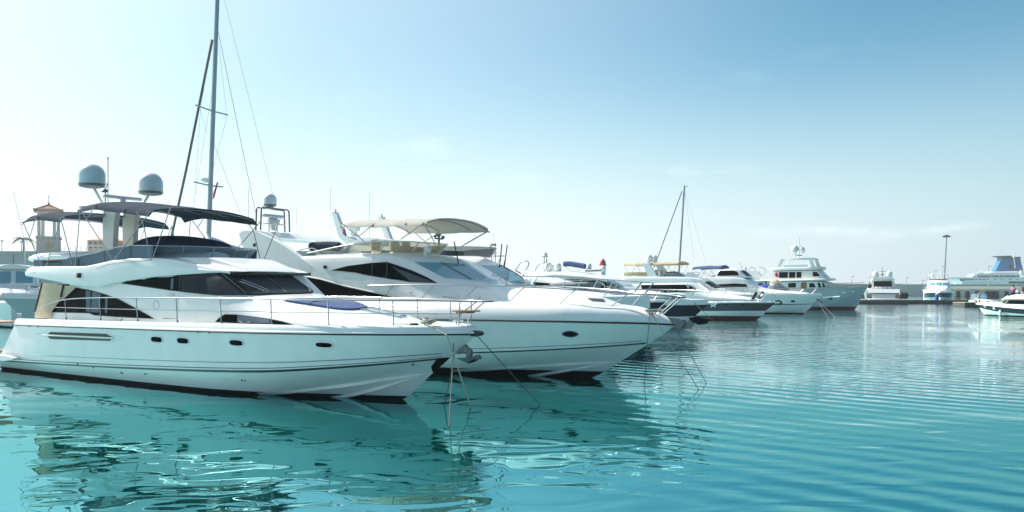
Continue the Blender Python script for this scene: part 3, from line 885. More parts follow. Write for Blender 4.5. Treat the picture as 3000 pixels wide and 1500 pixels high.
# guard rails
rl = lambda x: -max(.0, a_half(x) - .16)
top = [A.at(2, x, y, rl) for x, y in ((292, 478), (300, 466), (345, 432), (420, 400), (500, 375), (600, 360), (700, 355), (1000, 349), (1500, 352), (2147, 356))] + [A.at(3, x, y, rl) for x, y in ((300, 87), (838, 94), (1450, 100), (1900, 102))]
top += [Vector((2.2, -.36, 2.5)), Vector((2.62, -.16, 2.5))]
A.tube('top_rail', top, .019, M['steel'], True, sm=60)
mid = [A.at(2, x, y, rl) for x, y in ((455, 430), (700, 438), (1147, 448), (1480, 456), (2147, 466))] + [A.at(3, x, y, rl) for x, y in ((300, 208), (845, 214), (1455, 222), (2078, 226))]
A.tube('mid_rail', mid, .012, M['steel'], True, sm=40)
for k, t_, b_ in ((2, (546, 368), (556, 530)), (2, (835, 352), (845, 540)), (2, (1143, 350), (1155, 548)), (2, (1477, 352), (1488, 557)), (2, (1848, 355), (1858, 568)),
                  (3, (300, 88), (308, 328)), (3, (838, 95), (850, 345)), (3, (1450, 100), (1460, 352)), (3, (2085, 104), (2072, 350))):
    pt, pb = A.at(k, *t_, rl), A.at(k, *b_, rl)
    for sgn in (1, -1):
        a_, c_ = Vector((pb.x, sgn * abs(pb.y), pb.z - .03)), Vector((pt.x, sgn * abs(pt.y), pt.z))
        o = tubep('stanchion', [a_, a_.lerp(c_, .12), c_], .015, M['steel'], A.e, 8)
        MB().lathe([(.035, -.0), (.035, .03), (.02, .06)], a_ + Vector((0, 0, .03)), 10).build('stanchion_foot', M['steel'], o)
for sgn in (1, -1):
    tubep('stanchion', [(1.85, sgn * .22, 1.9), (1.9, sgn * .22, 2.12), (2.12, sgn * .2, 2.3), (2.42, sgn * .17, 2.5)], .016, M['steel'], A.e, 8)
MB().tube([(2.62, -.16, 2.5), (2.72, -.08, 2.5), (2.74, 0, 2.5), (2.72, .08, 2.5), (2.62, .16, 2.5)], .019).build('top_rail', M['steel'], A.e)
MB().box((2.02, -.05, 2.27), (.56, .40, .035), 0, .01).box((2.0, -.05, 2.235), (.34, .3, .04), 0, .008).build('pulpit_seat', M['teak'], A.e)

# bow: roller, anchor, stem plate, windlass
def pz(b, k, pts, y0=0.0): return [(p.x, p.z) for p in (b.at(k, x, y, y0) for x, y in pts)]
MB().prism(pz(A, 3, [(2150, 372), (2225, 376), (2272, 388), (2292, 405), (2286, 424), (2262, 434), (2200, 434)]), 'y', -.10, .10).build('bow_roller', M['rubber'], A.e)
A.patch('stem_plate', [(1812, 722), (1868, 648), (2012, 626), (1900, 722), (1832, 782)], 'hull', M['anti'], 3, .012, .02, both=True)
anc = MB().prism(pz(A, 3, [(2048, 600), (2085, 560), (2140, 512), (2152, 530), (2196, 568), (2194, 640), (2155, 636), (2150, 585), (2120, 572), (2075, 605)]), 'y', -.045, .045).build('anchor', M['galv'], A.e)
fq = [A.at(3, x, y, 0) for x, y in ((2042, 640), (2165, 694), (2268, 632), (2268, 650), (2195, 680), (2150, 636), (2225, 640))]
fl = MB()
for sgn in (-1, 1):
    o_ = Vector((0, sgn * .26, 0))
    fl.add([fq[0], fq[1], fq[4] + o_ * .6, fq[2] + o_ * .5, fq[5] + o_ * .9, fq[5]], [(0, 1, 4), (1, 2, 4), (2, 3, 4), (0, 4, 5), (4, 3, 5), (1, 0, 5)])
fl.tube([fq[6], fq[2], fq[3]], .06, 8)
fl.build('fluke', M['galv'], anc)
MB().lathe([(.09, 0), (.10, .05), (.05, .10), (.05, .16), (.09, .18), (.09, .22), (.02, .25)], (.82, -.1, 1.86), 14).box((.75, -.1, 1.87), (.3, .34, .04), 0, .012).build('windlass', M['steel'], A.e)
MB().box((.72, -.42, 1.90), (.18, .16, .12), 0, .03).build('windlass_motor', M['black'], A.e)
for sgn in (-1, 1):
    c = Vector((1.28, sgn * .62, 1.93))
    MB().tube([c + Vector((-.17, 0, .07)), c + Vector((.17, 0, .07))], .026, 8).tube([c + Vector((-.06, 0, -.03)), c + Vector((-.06, 0, .07))], .024, 8).tube([c + Vector((.06, 0, -.03)), c + Vector((.06, 0, .07))], .024, 8).build('cleat', M['steel'], A.e)

# cockpit enclosure
mb = MB()
for poly in ([(352, 224), (534, 246), (512, 345), (430, 470), (424, 524), (292, 520), (300, 470)],):
    q = [A.at(2, x, y, -1.98) for x, y in poly]
    mb.prism([(p.x, p.z) for p in q], 'y', -1.99, -1.975)
mb.build('cockpit_curtain', M['cream'], A.e)
q = [A.at(2, x, y, -1.96) for x, y in ((534, 246), (640, 258), (520, 372), (505, 352))]
MB().prism([(p.x, p.z) for p in q], 'y', -1.965, -1.95).build('cockpit_curtain', M['cream'], A.e)
for q in ([(353, 226), (325, 345), (292, 470)], [(530, 246), (508, 345)]):
    A.tube('curtain_piping', [A.at(2, x, y, -2.0) for x, y in q], .03, M['burg'], n=6)
for q in ([(450, 250), (470, 330), (440, 400), (390, 455)], [(345, 465), (380, 520)], [(365, 450), (420, 500)]):
    A.tube('curtain_fold', [A.at(2, x, y, -1.985) for x, y in q], .014, M['cream'], n=6, sm=10)
MB().box((-13.6, 0, 2.35), (.05, 3.3, 1.2)).build('saloon_door', M['glass'], A.e)

# flybridge: weather cloths, screen, console cover, rails
YW = -1.84
def cloth(b, k, poly, y, m, name='weather_cloth', t=.012, both=True):
    q = [b.at(k, x, yy, y) for x, yy in poly]
    for s_ in ((1, -1) if both else (1,)):
        MB().prism([(p.x, p.z) for p in q], 'y', s_ * y, s_ * (y + t)).build(name, m, b.e)
for poly in ([(340, 1050), (430, 1055), (430, 1150), (345, 1150)], [(442, 1098), (602, 1098), (602, 1150), (442, 1150)], [(620, 1045), (770, 1045), (770, 1150), (620, 1150)], [(800, 1040), (1040, 985), (1040, 1110), (800, 1150)],
             [(1056, 980), (1230, 945), (1305, 932), (1305, 1075), (1056, 1108)], [(1325, 930), (1540, 930), (1530, 1050), (1325, 1072)]):
    cloth(A, 1, poly, YW, M['canvasg'])
A.tube('fly_rail', [A.at(1, x, y, YW) for x, y in ((760, 1045), (915, 1006), (1060, 970), (1230, 934), (1310, 926), (1540, 926))], .016, M['steel'], True, sm=20)
for x, y0, y1 in ((434, 1050, 1150), (610, 1040, 1150), (783, 1038, 1150), (1048, 975, 1105), (1316, 925, 1075)):
    A.tube('fly_post', [A.at(1, x, y0, YW), A.at(1, x, y1, YW)], .02, M['domeb'], True)
A.tube('handrail', [A.at(1, x, y, -2.1) for x, y in ((340, 1200), (540, 1204), (758, 1208))], .014, M['steel'], True, sm=8)
hr = A.line('handrail', curve([(975, 1165), (1100, 1120), (1250, 1098), (1400, 1084), (1530, 1078)], 14), 'fly', .014, M['steel'], 1, both=True, off=.05)
p, _ = A.cast(1, 803, 1226, 'fly')
if p is not None: MB().box(p + Vector((0, -.03, 0)), (.12, .10, .15), 0, .015).build('deck_light', M['black'], A.e)

pth_b = [(-9.15, 1.60, 3.68), (-8.2, 1.52, 3.70), (-7.5, 1.22, 3.71), (-7.05, .80, 3.72), (-6.85, .45, 3.72), (-6.80, 0, 3.72)]
pth_t = [(-9.15, 1.70, 4.06), (-8.1, 1.64, 4.05), (-7.3, 1.34, 4.03), (-6.8, .92, 4.02), (-6.55, .50, 4.01), (-6.48, 0, 4.01)]
rb, rt = curve(pth_b, 22), curve(pth_t, 22)
vs, fs = strip_mesh([rb, rb * .5 + rt * .5, rt])
mesh_obj('fly_screen', vs, fs, M['clear'], A.e, 60)
A.tube('screen_rail', [Vector(p) for p in rt], .016, M['steel'], True)
A.tube('screen_sill', [Vector(p) for p in rb], .012, M['steel'], True)
for i in (6, 12, 17):
    for s_ in (1, -1):
        tubep('screen_post', [(rb[i][0], s_ * rb[i][1], rb[i][2]), (rt[i][0], s_ * rt[i][1], rt[i][2])], .018, M['alu'], A.e)
def mound(x, hw, z0, z1): return (x, [(hw, z0), (hw * 1.02, z0 + (z1 - z0) * .5), (hw * .82, z0 + (z1 - z0) * .9), (hw * .4, z1), (0, z1 + .02)])
vs, fs = loft_mesh([mound(-10.35, .85, 3.85, 3.98), mound(-10.1, 1.2, 3.86, 4.28), mound(-9.2, 1.32, 3.88, 4.45), mound(-8.3, 1.20, 3.9, 4.33), mound(-7.7, .9, 3.92, 4.12), mound(-7.3, .5, 3.93, 3.98)], 20)
mesh_obj('console_cover', vs, fs, M['canvas'], A.e, 60)

vs, fs = loft_mesh([mound(-10.3, .8, 3.25, 3.9), mound(-10.0, 1.12, 3.25, 3.95), mound(-9, 1.2, 3.25, 3.95), mound(-8, 1.0, 3.25, 3.95), mound(-7.4, .55, 3.25, 3.9)], 12)
mesh_obj('helm_console', vs, fs, M['white'], A.e, 60)

# radar mast
for s_ in (-1, 1):
    xs = -12.45
    MB().prism([(xs - .36, 3.2), (xs - .40, 4.3), (xs - .42, 5.0), (xs - .36, 5.44), (xs + .36, 5.44), (xs + .26, 5.0), (xs + .20, 4.3), (xs + .24, 3.2)], 'y', s_ * .35 - .09, s_ * .35 + .09).build('mast_leg', M['gelw'], A.e)
vs, fs = loft_mesh([(-13.0, [(0, 5.44), (.95, 5.46), (1.05, 5.50), (.95, 5.53), (0, 5.55)]), (-12.9, [(0, 5.42), (1.15, 5.46), (1.28, 5.50), (1.15, 5.54), (0, 5.57)]), (-12.1, [(0, 5.42), (1.15, 5.46), (1.28, 5.50), (1.15, 5.54), (0, 5.57)]), (-11.95, [(0, 5.44), (.95, 5.46), (1.05, 5.50), (.95, 5.53), (0, 5.55)])], 8)
mesh_obj('mast_platform', vs, fs, M['gelw'], A.e)
for s_, zb in ((-1, 6.10), (1, 6.06)):
    dm = radome(A.e, (-12.45, s_ * 1.04, zb), .41, .80)
    tubep('dome_stalk', [(-12.45, s_ * .62, 5.5), (-12.45, s_ * .98, zb + .02)], .045, M['dome'], A.e)
MB().lathe([(.20, 0), (.17, .10), (.10, .20), (.09, .26)], (-12.42, 0, 5.55), 18).build('radar_pedestal', M['dome'], A.e)
MB().box((-12.42, 0, 5.87), (.14, 1.36, .13), 0, .05).build('radar_scanner', M['dome'], A.e)
tubep('whip_antenna', [(-12.75, -.32, 5.5), (-12.75, -.32, 6.05), (-12.75, -.32, 7.22)], .016, M['alu'], A.e)
MB().ball((-12.75, -.32, 7.2), .03, 8).build('antenna_tip', M['black'], A.e)
MB().tube([(-12.6, -.5, 5.5), (-12.6, -.5, 6.15), (-12.6, -.42, 6.3), (-12.6, -.6, 6.32)], .02).lathe([(.08, 0), (.10, .04), (.08, .09)], (-12.6, -.66, 6.28), 12).lathe([(.10, 0), (.11, .05), (.07, .10)], (-12.6, -.52, 6.02), 12).build('navigation_light', M['galv'], A.e)
A.tube('whip_antenna', [A.at(1, 258, 1195, -2.0), A.at(1, 243, 870, -2.0)], .018, M['white'])
A.tube('whip_antenna', [A.at(1, 243, 870, -2.0), A.at(1, 135, 385, -2.0)], .008, M['white'])

# biminis
YB = -1.95
z1 = lambda x: float(np.interp(x, [-15.3, -14.9, -14.2, -12.7], [5.06, 5.20, 5.26, 5.10]))
canopy(A, 'bimini', -15.25, -12.68, 1.95, z1, .20, M['canvas'], sag=.02, hoops=3, drop=.16)
z2 = lambda x: float(np.interp(x, [-11.8, -11.4, -10.8, -9.4, -7.97, -7.9], [5.30, 5.38, 5.41, 5.24, 5.06, 5.03]))
canopy(A, 'bimini', -11.8, -7.9, 1.95, z2, .20, M['canvas'], sag=.025, hoops=4, drop=.16, nu=32)
for x, zf_ in ((-15.18, z1), (-14.2, z1), (-12.75, z1), (-11.7, z2), (-10.75, z2), (-9.2, z2), (-7.98, z2)):
    tubep('bimini_hoop', hoop_pts(x, 1.93, zf_(x) - .04, .2), .016, M['steel'], A.e)
for p, q in (((232, 690), (445, 1195)), ((618, 645), (445, 1195)), ((357, 648), (302, 830)), ((612, 650), (748, 1195)), ((805, 572), (755, 1195)), ((800, 548), (1155, 1105)), ((940, 545), (880, 660)),
             ((1512, 585), (1142, 1075)), ((1375, 585), (1440, 700)), ((1440, 700), (1520, 1078)), ((1715, 545), (1535, 1060))):
    A.tube('bimini_strut', [A.at(1, *p, YB), A.at(1, *q, YB)], .014, M['steel'], True)

# ================================================================ second yacht
B = Boat('motor_yacht', 'white yacht second from the camera, pale grey bimini over an olive tinted screen', 'yacht', (2.53, 25.36))
def _at_x(s, k, x, y, xl):
    c, d = s.ray(*PX(k, x, y)); return c + d * ((xl - c.x) / d.x)
Boat.at_x = _at_x
B_rows = [
    [(-16.4, 0, -.75), (-8, 0, -.8), (-3.4, 0, -.62), (-1, 0, -.28), (0, 0, 0), (.98, 0, .55)],
    [(-16.4, 1.9, .0), (-8, 1.95, .06), (-4.6, 1.76, .18), (-2, 1.2, .38), (-.2, .6, .50), (.98, 0, .55)],
    [(-16.0, 2.2, .5), (-8, 2.22, .66), (-3.8, 2.1, .78), (-2, 1.84, .88), (0, 1.25, 1.02), (1.2, .62, 1.12), (2.02, 0, 1.2)],
    [(-15.3, 2.25, 1.72), (-8, 2.40, 1.79), (-5.2, 2.36, 1.80), (-2.9, 2.20, 1.82), (-.5, 1.80, 1.82), (1.0, 1.22, 1.80), (2.0, .66, 1.78), (2.55, .26, 1.75), (2.82, 0, 1.73)]]
Br, _ = hull_build(B, B_rows, (M['gel'], M['anti']), .22, flare=.06)
B_gun = Br[3]; b_half, b_gz = row_half(B_gun), row_z(B_gun)
for sgn in (1, -1):
    tubep('rub_rail', [(p[0], sgn * p[1], p[2]) for p in offset_row(B_gun, .012)], .028, M['rubber'], B.e, 6)
hull_band(B, Br, .90, .985, 1, 'hull_stripe', M['stripe'], .008, 0, -2)
spray_rail(B, Br, .86, .94, 24, -2, .08, 'chine_rail')
spray_rail(B, Br, .45, .8, 30, -3, .06)
for sgn in (1, -1):
    rr = Br[2] * .90 + Br[3] * .10
    tubep('topside_groove', [(p[0], sgn * p[1], p[2]) for p in offset_row(rr, -.004)[:-4]], .010, M['domeb'], B.e, 5)
# rounded bulwark
hz = np.interp(B_gun[:, 0], [-16, -10, -3, 0, 1.5, 2.4, 2.7, 2.85], [.42, .56, .58, .51, .44, .30, .17, .10])
rows = []
for t in np.linspace(0, math.pi / 2, 9):
    q = offset_row(B_gun, -.40 * (1 - math.cos(t)) - .0); q[:, 2] += .02 + hz * math.sin(t) * (1.0); rows.append(q)
q = offset_row(B_gun, -.62); q[:, 2] += hz; rows.append(q)
vs, fs = strip_mesh(rows); B.add_bvh('bulwark', vs, fs)
mesh_obj('bulwark', vs, fs, M['gel'], B.e, 50, 1e-4)
c0 = rows[-1]; c1 = c0.copy(); c1[:, 1] = 0; c1[:, 2] += .03
vs, fs = strip_mesh([c0, c1]); mesh_obj('deck', vs, fs, M['deck'], B.e, 40, 1e-4)
MB().prism([(-17.6, .38), (-15.4, .4), (-15.0, .5), (-15.2, .6), (-17.6, .58)], 'y', -2.3, 2.3).build('swim_platform', M['gel'], B.e)

# house
def hs_(x, hb, hs, zs, zc, dx=0.0, zb=1.95):
    return (x, [(hb, zb), (hb - .02, zb + (zs - zb) * .5, 0), (hs + .07, zs - .12, dx * .05), (hs - .05, zs, dx * .12), (hs * .6, zs + (zc - zs) * .75, dx * .72), (0, zc, dx)])
st = [hs_(-13.4, 2.0, 1.85, 3.3, 3.35), hs_(-12.2, 2.0, 1.88, 3.86, 3.9), hs_(-11, 2.0, 1.88, 4.02, 4.06), hs_(-8, 1.98, 1.84, 4.04, 4.09), hs_(-6.95, 1.95, 1.74, 3.99, 4.08, .25),
      hs_(-6.45, 1.93, 1.62, 3.86, 3.96, .7), hs_(-6.1, 1.92, 1.56, 3.74, 3.80, 1.0), hs_(-5.5, 1.9, 1.5, 3.43, 3.48, 1.02), hs_(-4.9, 1.88, 1.44, 3.12, 3.16, 1.0), hs_(-4.55, 1.85, 1.4, 2.98, 3.06, .7),
      hs_(-3.5, 1.72, 1.32, 2.72, 2.92, .1), hs_(-1.3, 1.42, 1.12, 2.52, 2.76), hs_(.1, 1.08, .82, 2.38, 2.58), hs_(.8, .78, .52, 2.27, 2.38), hs_(1.3, .42, .2, 2.12, 2.16)]
vs, fs = loft_mesh(st, 90); B.add_bvh('house', vs, fs)
mesh_obj('house', vs, fs, M['gel'], B.e, 50)
window(B, [(-60, 792), (0, 754), (130, 777), (400, 852), (700, 917), (955, 972), (500, 972), (150, 975), (-40, 900)], 'house', M['glass'], 5, trim=M['gelw'], tr=.022)
wB = window(B, [(242, 689), (420, 641), (680, 608), (840, 601), (960, 640), (1100, 690), (1250, 757), (1362, 821), (1080, 811), (830, 773), (500, 716)], 'house', M['glass'], 5, trim=M['domeb'])
for q in ([(685, 608), (678, 742)], [(842, 602), (832, 772)]):
    B.line('window_bar', curve(q, 8), 'house', .02, M['stripe'], 5, parent=wB[0], off=.008)
B.patch('window_tint', [(880, 640), (1000, 690), (1330, 812), (1090, 808)], 'house', M['stripe'], 5, .012, .004)
wsB = B.patch('windscreen', [(1104, 600), (1400, 606), (1640, 619), (1705, 652), (1912, 783), (1650, 785), (1442, 778), (1300, 702)], 'house', M['skyglass'], 5, .008, .02, dens=22)[0]
B.line('screen_frame', [(1104, 600), (1400, 606), (1640, 619), (1705, 652), (1912, 783), (1650, 785), (1442, 778), (1300, 702), (1104, 600)], 'house', .02, M['gel'], 5, parent=wsB, off=.008)
B.line('screen_pillar', curve([(1400, 606), (1720, 783)], 10), 'house', .03, M['galv'], 5, parent=wsB, off=.008)
for (tip, heel, foot), yl in zip((((1540, 385), (1592, 645), (1626, 792)), ((2040, 410), (2016, 660), (1925, 792)), ((2097, 420), (2066, 655), (2016, 792))), (-.45, 1.15, 1.55)):
    f_ = B.at(5, *foot, yl); h2 = B.at(5, *heel, yl); t_ = B.at(5, *tip, yl)
    mid_ = h2.lerp(t_, .45)
    w_ = tubep('wiper', [f_, mid_], .016, M['white'], B.e, 6)
    tubep('wiper_blade', [h2, t_], .022, M['black'], w_, 6)
B.line('handrail', curve([(1550, 985), (1420, 968)], 6), 'house', .012, M['steel'], 5, off=.05)
for cx, cy in ((1082, 925), (1798, 970), (1572, 965)):
    h_, n_ = B.cast(5, cx, cy, 'house')
    if h_ is not None: MB().lathe([(.06, 0), (.06, .02), (.03, .03)], h_, 12, n_.to_track_quat('Z', 'Y').to_matrix()).build('deck_vent', M['gelw'], B.e)
h_, n_ = B.cast(5, 190, 652, 'house')
if h_ is not None: MB().box(h_, (.14, .1, .12), 0, .015).build('deck_light', M['black'], B.e)
porthole(B, 6, 1160, 1196, 200, 72, .02, rimm=M['galv'], sq=1.7, rim=.018)
porthole(B, 6, -50, 1190, 200, 72, .02, rimm=M['galv'], sq=1.7, rim=.018)

# upper screen
pb_ = [(-11.0, 1.78, 4.04), (-9, 1.80, 4.06), (-7.7, 1.62, 4.07), (-6.95, 1.05, 4.08), (-6.7, .4, 4.09), (-6.66, 0, 4.09)]
pt_ = [(-10.95, 1.79, 4.12), (-8.9, 1.84, 4.35), (-7.5, 1.72, 4.46), (-6.62, 1.15, 4.45), (-6.32, .45, 4.43), (-6.28, 0, 4.43)]
rb, rt = curve(pb_, 30), curve(pt_, 30)
vs, fs = strip_mesh([rb[12:], rb[12:] * .5 + rt[12:] * .5, rt[12:]]); mesh_obj('fly_screen', vs, fs, M['amber'], B.e, 60)
for s_ in (1, -1):
    vs, fs = strip_mesh([rb[:13], rb[:13] * .5 + rt[:13] * .5, rt[:13]], False)
    mesh_obj('aft_screen', [(v.x, s_ * v.y, v.z) for v in vs], fs, M['smoke'], B.e, 60)
B.tube('screen_rail', [Vector(p) for p in rt], .022, M['gelw'], True)
for i in (12, 19, 25):
    for s_ in (1, -1):
        tubep('screen_post', [(rb[i][0], s_ * rb[i][1], rb[i][2]), (rt[i][0], s_ * rt[i][1], rt[i][2])], .026, M['gelw'], B.e)
# helm seats, wheel, folded canvas
for y_ in (-.9, .1, .75):
    MB().box((-8.1, y_, 4.12), (.5, .5, .14), 0, .04).box((-8.35, y_, 4.36), (.12, .48, .44), 0, .05).build('helm_seat', M['gelw'], B.e)
MB().prism([(-7.6, 3.9), (-7.6, 4.25), (-7.2, 4.33), (-6.95, 4.1), (-6.95, 3.9)], 'y', -.8, .8).build('helm_console', M['white'], B.e)
p0_ = B.at(5, 45, 440, -.9); p1_ = B.at(5, 330, 440, -.9)
MB().tube(smoothpts([p0_, p0_.lerp(p1_, .5) + Vector((0, 0, .03)), p1_], 10), .17, 12).build('folded_cover', M['canvas'], B.e, 60)
h_ = B.at(5, 1240, 470, -.9)
MB().lathe([(.02, 0), (.11, .01), (.12, .16), (.06, .22)], h_, 14, Matrix.Rotation(R(90), 3, 'Y')).box(h_ + Vector((0, 0, -.14)), (.08, .08, .2)).build('searchlight', M['white'], B.e)
MB().tube([B.at(5, 1395, 535, .2), B.at(5, 1490, 565, .2)], .03, 8).lathe([(.03, 0), (.07, .10)], B.at(5, 1490, 565, .2), 10, Matrix.Rotation(R(90), 3, 'Y')).build('horn', M['steel'], B.e)

# radar arch
poly = [(1072, 300), (1110, 276), (1160, 268), (1260, 282), (1400, 345), (1560, 440), (1700, 540), (1840, 640), (1760, 770), (1600, 722), (1400, 655), (1260, 590), (1180, 562), (1112, 440)]
q = [B.at(4, x, y, -1.97) for x, y in poly]
Q = [(p.x, p.z) for p in q]
for s_ in (-1, 1):
    MB().prism(Q, 'y', s_ * 1.72, s_ * 1.97).build('arch_wing', M['gel'], B.e)
    B_spk = Vector((q[0].x + .95, s_ * 1.98, 4.5))
    MB().lathe([(.07, 0), (.07, .03), (.03, .05)], B_spk, 12, Matrix.Rotation(R(90) * -s_, 3, 'X')).build('arch_light', M['black'], B.e)
xa, za = q[2].x, q[2].z
MB().prism([(xa - .5, za - .24), (xa - .3, za - .02), (xa + .1, za + .04), (xa + .8, za - .08), (xa + 1.25, za - .30), (xa + 1.0, za - .36), (xa + .2, za - .24), (xa - .3, za - .34)], 'y', -1.76, 1.76).build('arch_beam', M['gel'], B.e)
# radar frame on the arch
xf = xa + .25
def F_(x, y): return B.at_x(4, x, y, xf)
a_, b_ = F_(1250, 275), F_(1258, 40); c_, d_ = F_(1548, 75), F_(1555, 300)
a_.z = za - .0; d_.z = za
for dx in (0, .28):
    o = Vector((dx, 0, 0))
    B.tube('radar_frame', [a_ + o, b_ + o, b_.lerp(c_, .04) + o + Vector((0, 0, .05)), b_.lerp(c_, .96) + o + Vector((0, 0, .05)), c_ + o, d_ + o], .032, M['galv'])
ym = (a_.y + d_.y) / 2
radome(B.e, (xf + .14, ym - .15, b_.z + .12), .26, .52)
MB().lathe([(.16, 0), (.18, .06), (.10, .12)], (xf + .14, ym - .15, b_.z + .02), 14).build('dome_mount', M['dome'], B.e)
MB().box((xf + .14, ym, b_.z - .24), (.16, 1.0, .12), 0, .04).build('radar_scanner', M['dome'], B.e)
MB().lathe([(.08, -.2), (.12, 0), (.26, .06), (.26, .2), (.16, .28), (.08, .3)], (xf + .14, ym, b_.z - .62), 18).build('radar_scanner', M['dome'], B.e)
for z_ in (.40, .68):
    MB().box((xf + .14, ym, za + z_ - .12), (.34, 1.05 - z_ * .2, .05), 0, .012).build('mast_shelf', M['white'], B.e)
MB().tube([(xf + .14, ym - .2, za), (xf + .14, ym - .2, b_.z - .5)], .04).tube([(xf + .14, ym + .2, za), (xf + .14, ym + .2, b_.z - .5)], .04).build('mast_post', M['white'], B.e)
tubep('whip_antenna', [(xf, ym + .1, b_.z), (xf, ym + .1, b_.z + .62)], .018, M['galv'], B.e)
for k, x0_, y0_, x1_, y1_, yl in ((4, 1174, 265, 1174, -170, -1.7), (4, 1676, 305, 1676, 40, 1.2), (4, 1730, 325, 1725, 175, 1.5)):
    B.tube('whip_antenna', [B.at(k, x0_, y0_, yl), B.at(k, x1_, y1_, yl)], .012, M['white'])
MB().tube([B.at(5, 180, 520, -1.75), B.at(5, 60, 455, -1.75), B.at(5, -20, 460, -1.75), B.at(5, -110, 490, -1.75)], .02).build('arch_handrail', M['steel'], B.e)

# bimini
zb_ = lambda x: float(np.interp(x, [-9.2, -8.9, -7.5, -5.5, -5.2], [5.06, 5.13, 5.05, 5.03, 4.98]))
canopy(B, 'bimini', -9.2, -5.25, 1.93, zb_, .27, M['canvaslt'], sag=.035, hoops=4, drop=.10, nu=32)
for x in (-9.12, -7.6, -6.1, -5.35):
    tubep('bimini_hoop', hoop_pts(x, 1.91, zb_(x) - .03, .27), .018, M['steel'], B.e)
for p, q in (((362, 192), (600, 386)), ((702, 198), (540, 332)), ((1215, 192), (980, 362)), ((1225, 192), (1346, 415))):
    B.tube('bimini_strut', [B.at(5, *p, -1.92), B.at(5, *q, -.75 if q[0] > 1300 else -1.82)], .017, M['steel'], True)

# guard rails
rlB = lambda x: -max(0.0, b_half(x) - .46)
tp = [B.at(5, x, y, rlB) for x, y in ((60, 905), (100, 896), (300, 868), (500, 855), (900, 841), (1330, 836), (1780, 846))] + [B.at(6, x, y, rlB) for x, y in ((590, 605), (1220, 640), (1890, 690))]
tp += [Vector((2.6, -.30, 2.60)), Vector((3.02, -.12, 2.54)), Vector((3.08, 0, 2.54))]
B.tube('top_rail', tp, .021, M['steel'], True, sm=60)
for k, t_, b_2 in ((5, (120, 893), (60, 985)), (5, (512, 855), (412, 985)), (5, (905, 841), (776, 990)), (5, (1330, 836), (1182, 995)), (5, (1785, 846), (1622, 1002)),
                   (6, (590, 605), (370, 797)), (6, (1220, 640), (1000, 832)), (6, (1890, 690), (1620, 880))):
    pt, pb = B.at(k, *t_, rlB), B.at(k, *b_2, rlB)
    for sgn in (1, -1):
        o = tubep('stanchion', [(pb.x, sgn * abs(pb.y), pb.z - .03), (pt.x, sgn * abs(pt.y), pt.z)], .017, M['steel'], B.e, 8)
for sgn in (1, -1):
    tubep('stanchion', [(2.30, sgn * .16, 2.02), (2.95, sgn * .16, 2.55)], .018, M['steel'], B.e, 8)
    tubep('stanchion', [(2.18, sgn * .24, 2.04), (2.78, sgn * .22, 2.58)], .018, M['steel'], B.e, 8)
for sgn in (-1, 1):
    c = Vector((2.15, sgn * .38, 2.08))
    MB().tube([c + Vector((-.17, 0, .08)), c + Vector((.17, 0, .08))], .026, 8).tube([c + Vector((-.06, 0, -.06)), c + Vector((-.06, 0, .08))], .024, 8).tube([c + Vector((.06, 0, -.06)), c + Vector((.06, 0, .08))], .024, 8).build('cleat', M['steel'], B.e)
B.patch('hatch', [(1380, 752), (1580, 762), (1590, 790), (1420, 775)], 'house', M['smoke'], 6, .03, .03)

# bow roller and anchor
rol = MB().prism(pz(B, 9, [(470, 340), (600, 352), (660, 372), (690, 420), (650, 470), (560, 480), (570, 450)]), 'y', -.13, .13).build('bow_roller', M['galv'], B.e)
anB = MB().prism(pz(B, 9, [(500, 490), (620, 455), (690, 425), (748, 348), (800, 352), (775, 440), (735, 480), (640, 500), (520, 520)]), 'y', -.05, .05).build('anchor', M['galv'], B.e)
MB().prism(pz(B, 9, [(750, 342), (880, 332), (930, 350), (1020, 366), (1022, 382), (935, 392), (925, 425), (870, 434), (790, 392)]), 'y', -.22, .22).build('fluke', M['anti'], anB)

# ================================================================ the rest of the row
ROW = 'yachts berthed in a row along the left of the basin'
A.e['group'] = ROW; B.e['group'] = ROW
def berth(a, b):
    """a metres across from the nearest yacht, b metres ahead of it"""
    return (-2.76 + a * .5478 + b * .8368, 20.35 + a * .8368 - b * .5478)
def row_boat(name, label, cat, origin, L, hb, fa, fb, over, m_top, m_bot, zcut, u=HEAD_U, group=None, kn=.58, N=34, flare=.05, bulw=.0, sheer_drop=0.0, capm=None):
    b = Boat(name, label, cat, origin, u, group)
    c = .40 * over
    rows = [
        [(-L, 0, -.6), (-L * .45, 0, -.65), (-.09 * L, 0, -.4), (0, 0, 0), (c, 0, .34 * fb)],
        [(-L, hb * .82, 0), (-L * .5, hb * .85, .02), (-L * .24, hb * .66, .10), (-L * .08, hb * .34, .26 * fb * .7), (c, 0, .34 * fb)],
        [(-L, hb * .94, kn * fa * .9), (-L * .5, hb * .96, kn * (fa * .8 + fb * .2)), (-L * .22, hb * .82, kn * (fa * .4 + fb * .6)), (-L * .06, hb * .5, kn * fb), (kn * .92 * over, 0, kn * fb * 1.02)],
        [(-L + .3, hb * .95, fa), (-L * .55, hb, fa * .72 + fb * .28 - sheer_drop), (-L * .26, hb * .92, fa * .4 + fb * .6 - sheer_drop * .6), (-L * .09, hb * .66, fa * .15 + fb * .85), (over * .45, hb * .27, fb * .985), (over, 0, fb)]]
    cr, _ = hull_build(b, rows, (m_top, m_bot), zcut, N, 3, flare)
    gun = cr[3]
    b.half, b.gz, b.rows, b.gun = row_half(gun), row_z(gun), cr, gun
    h = bulw
    cap_build(b, gun, [(0, 0), (.03, .01), (.02, .05), (-.02, .12 + h), (-.08, .17 + h), (-.2, .16 + h), (-.22, .08 + h * .4)], capm or M['gel'])
    b.bul = h
    return b
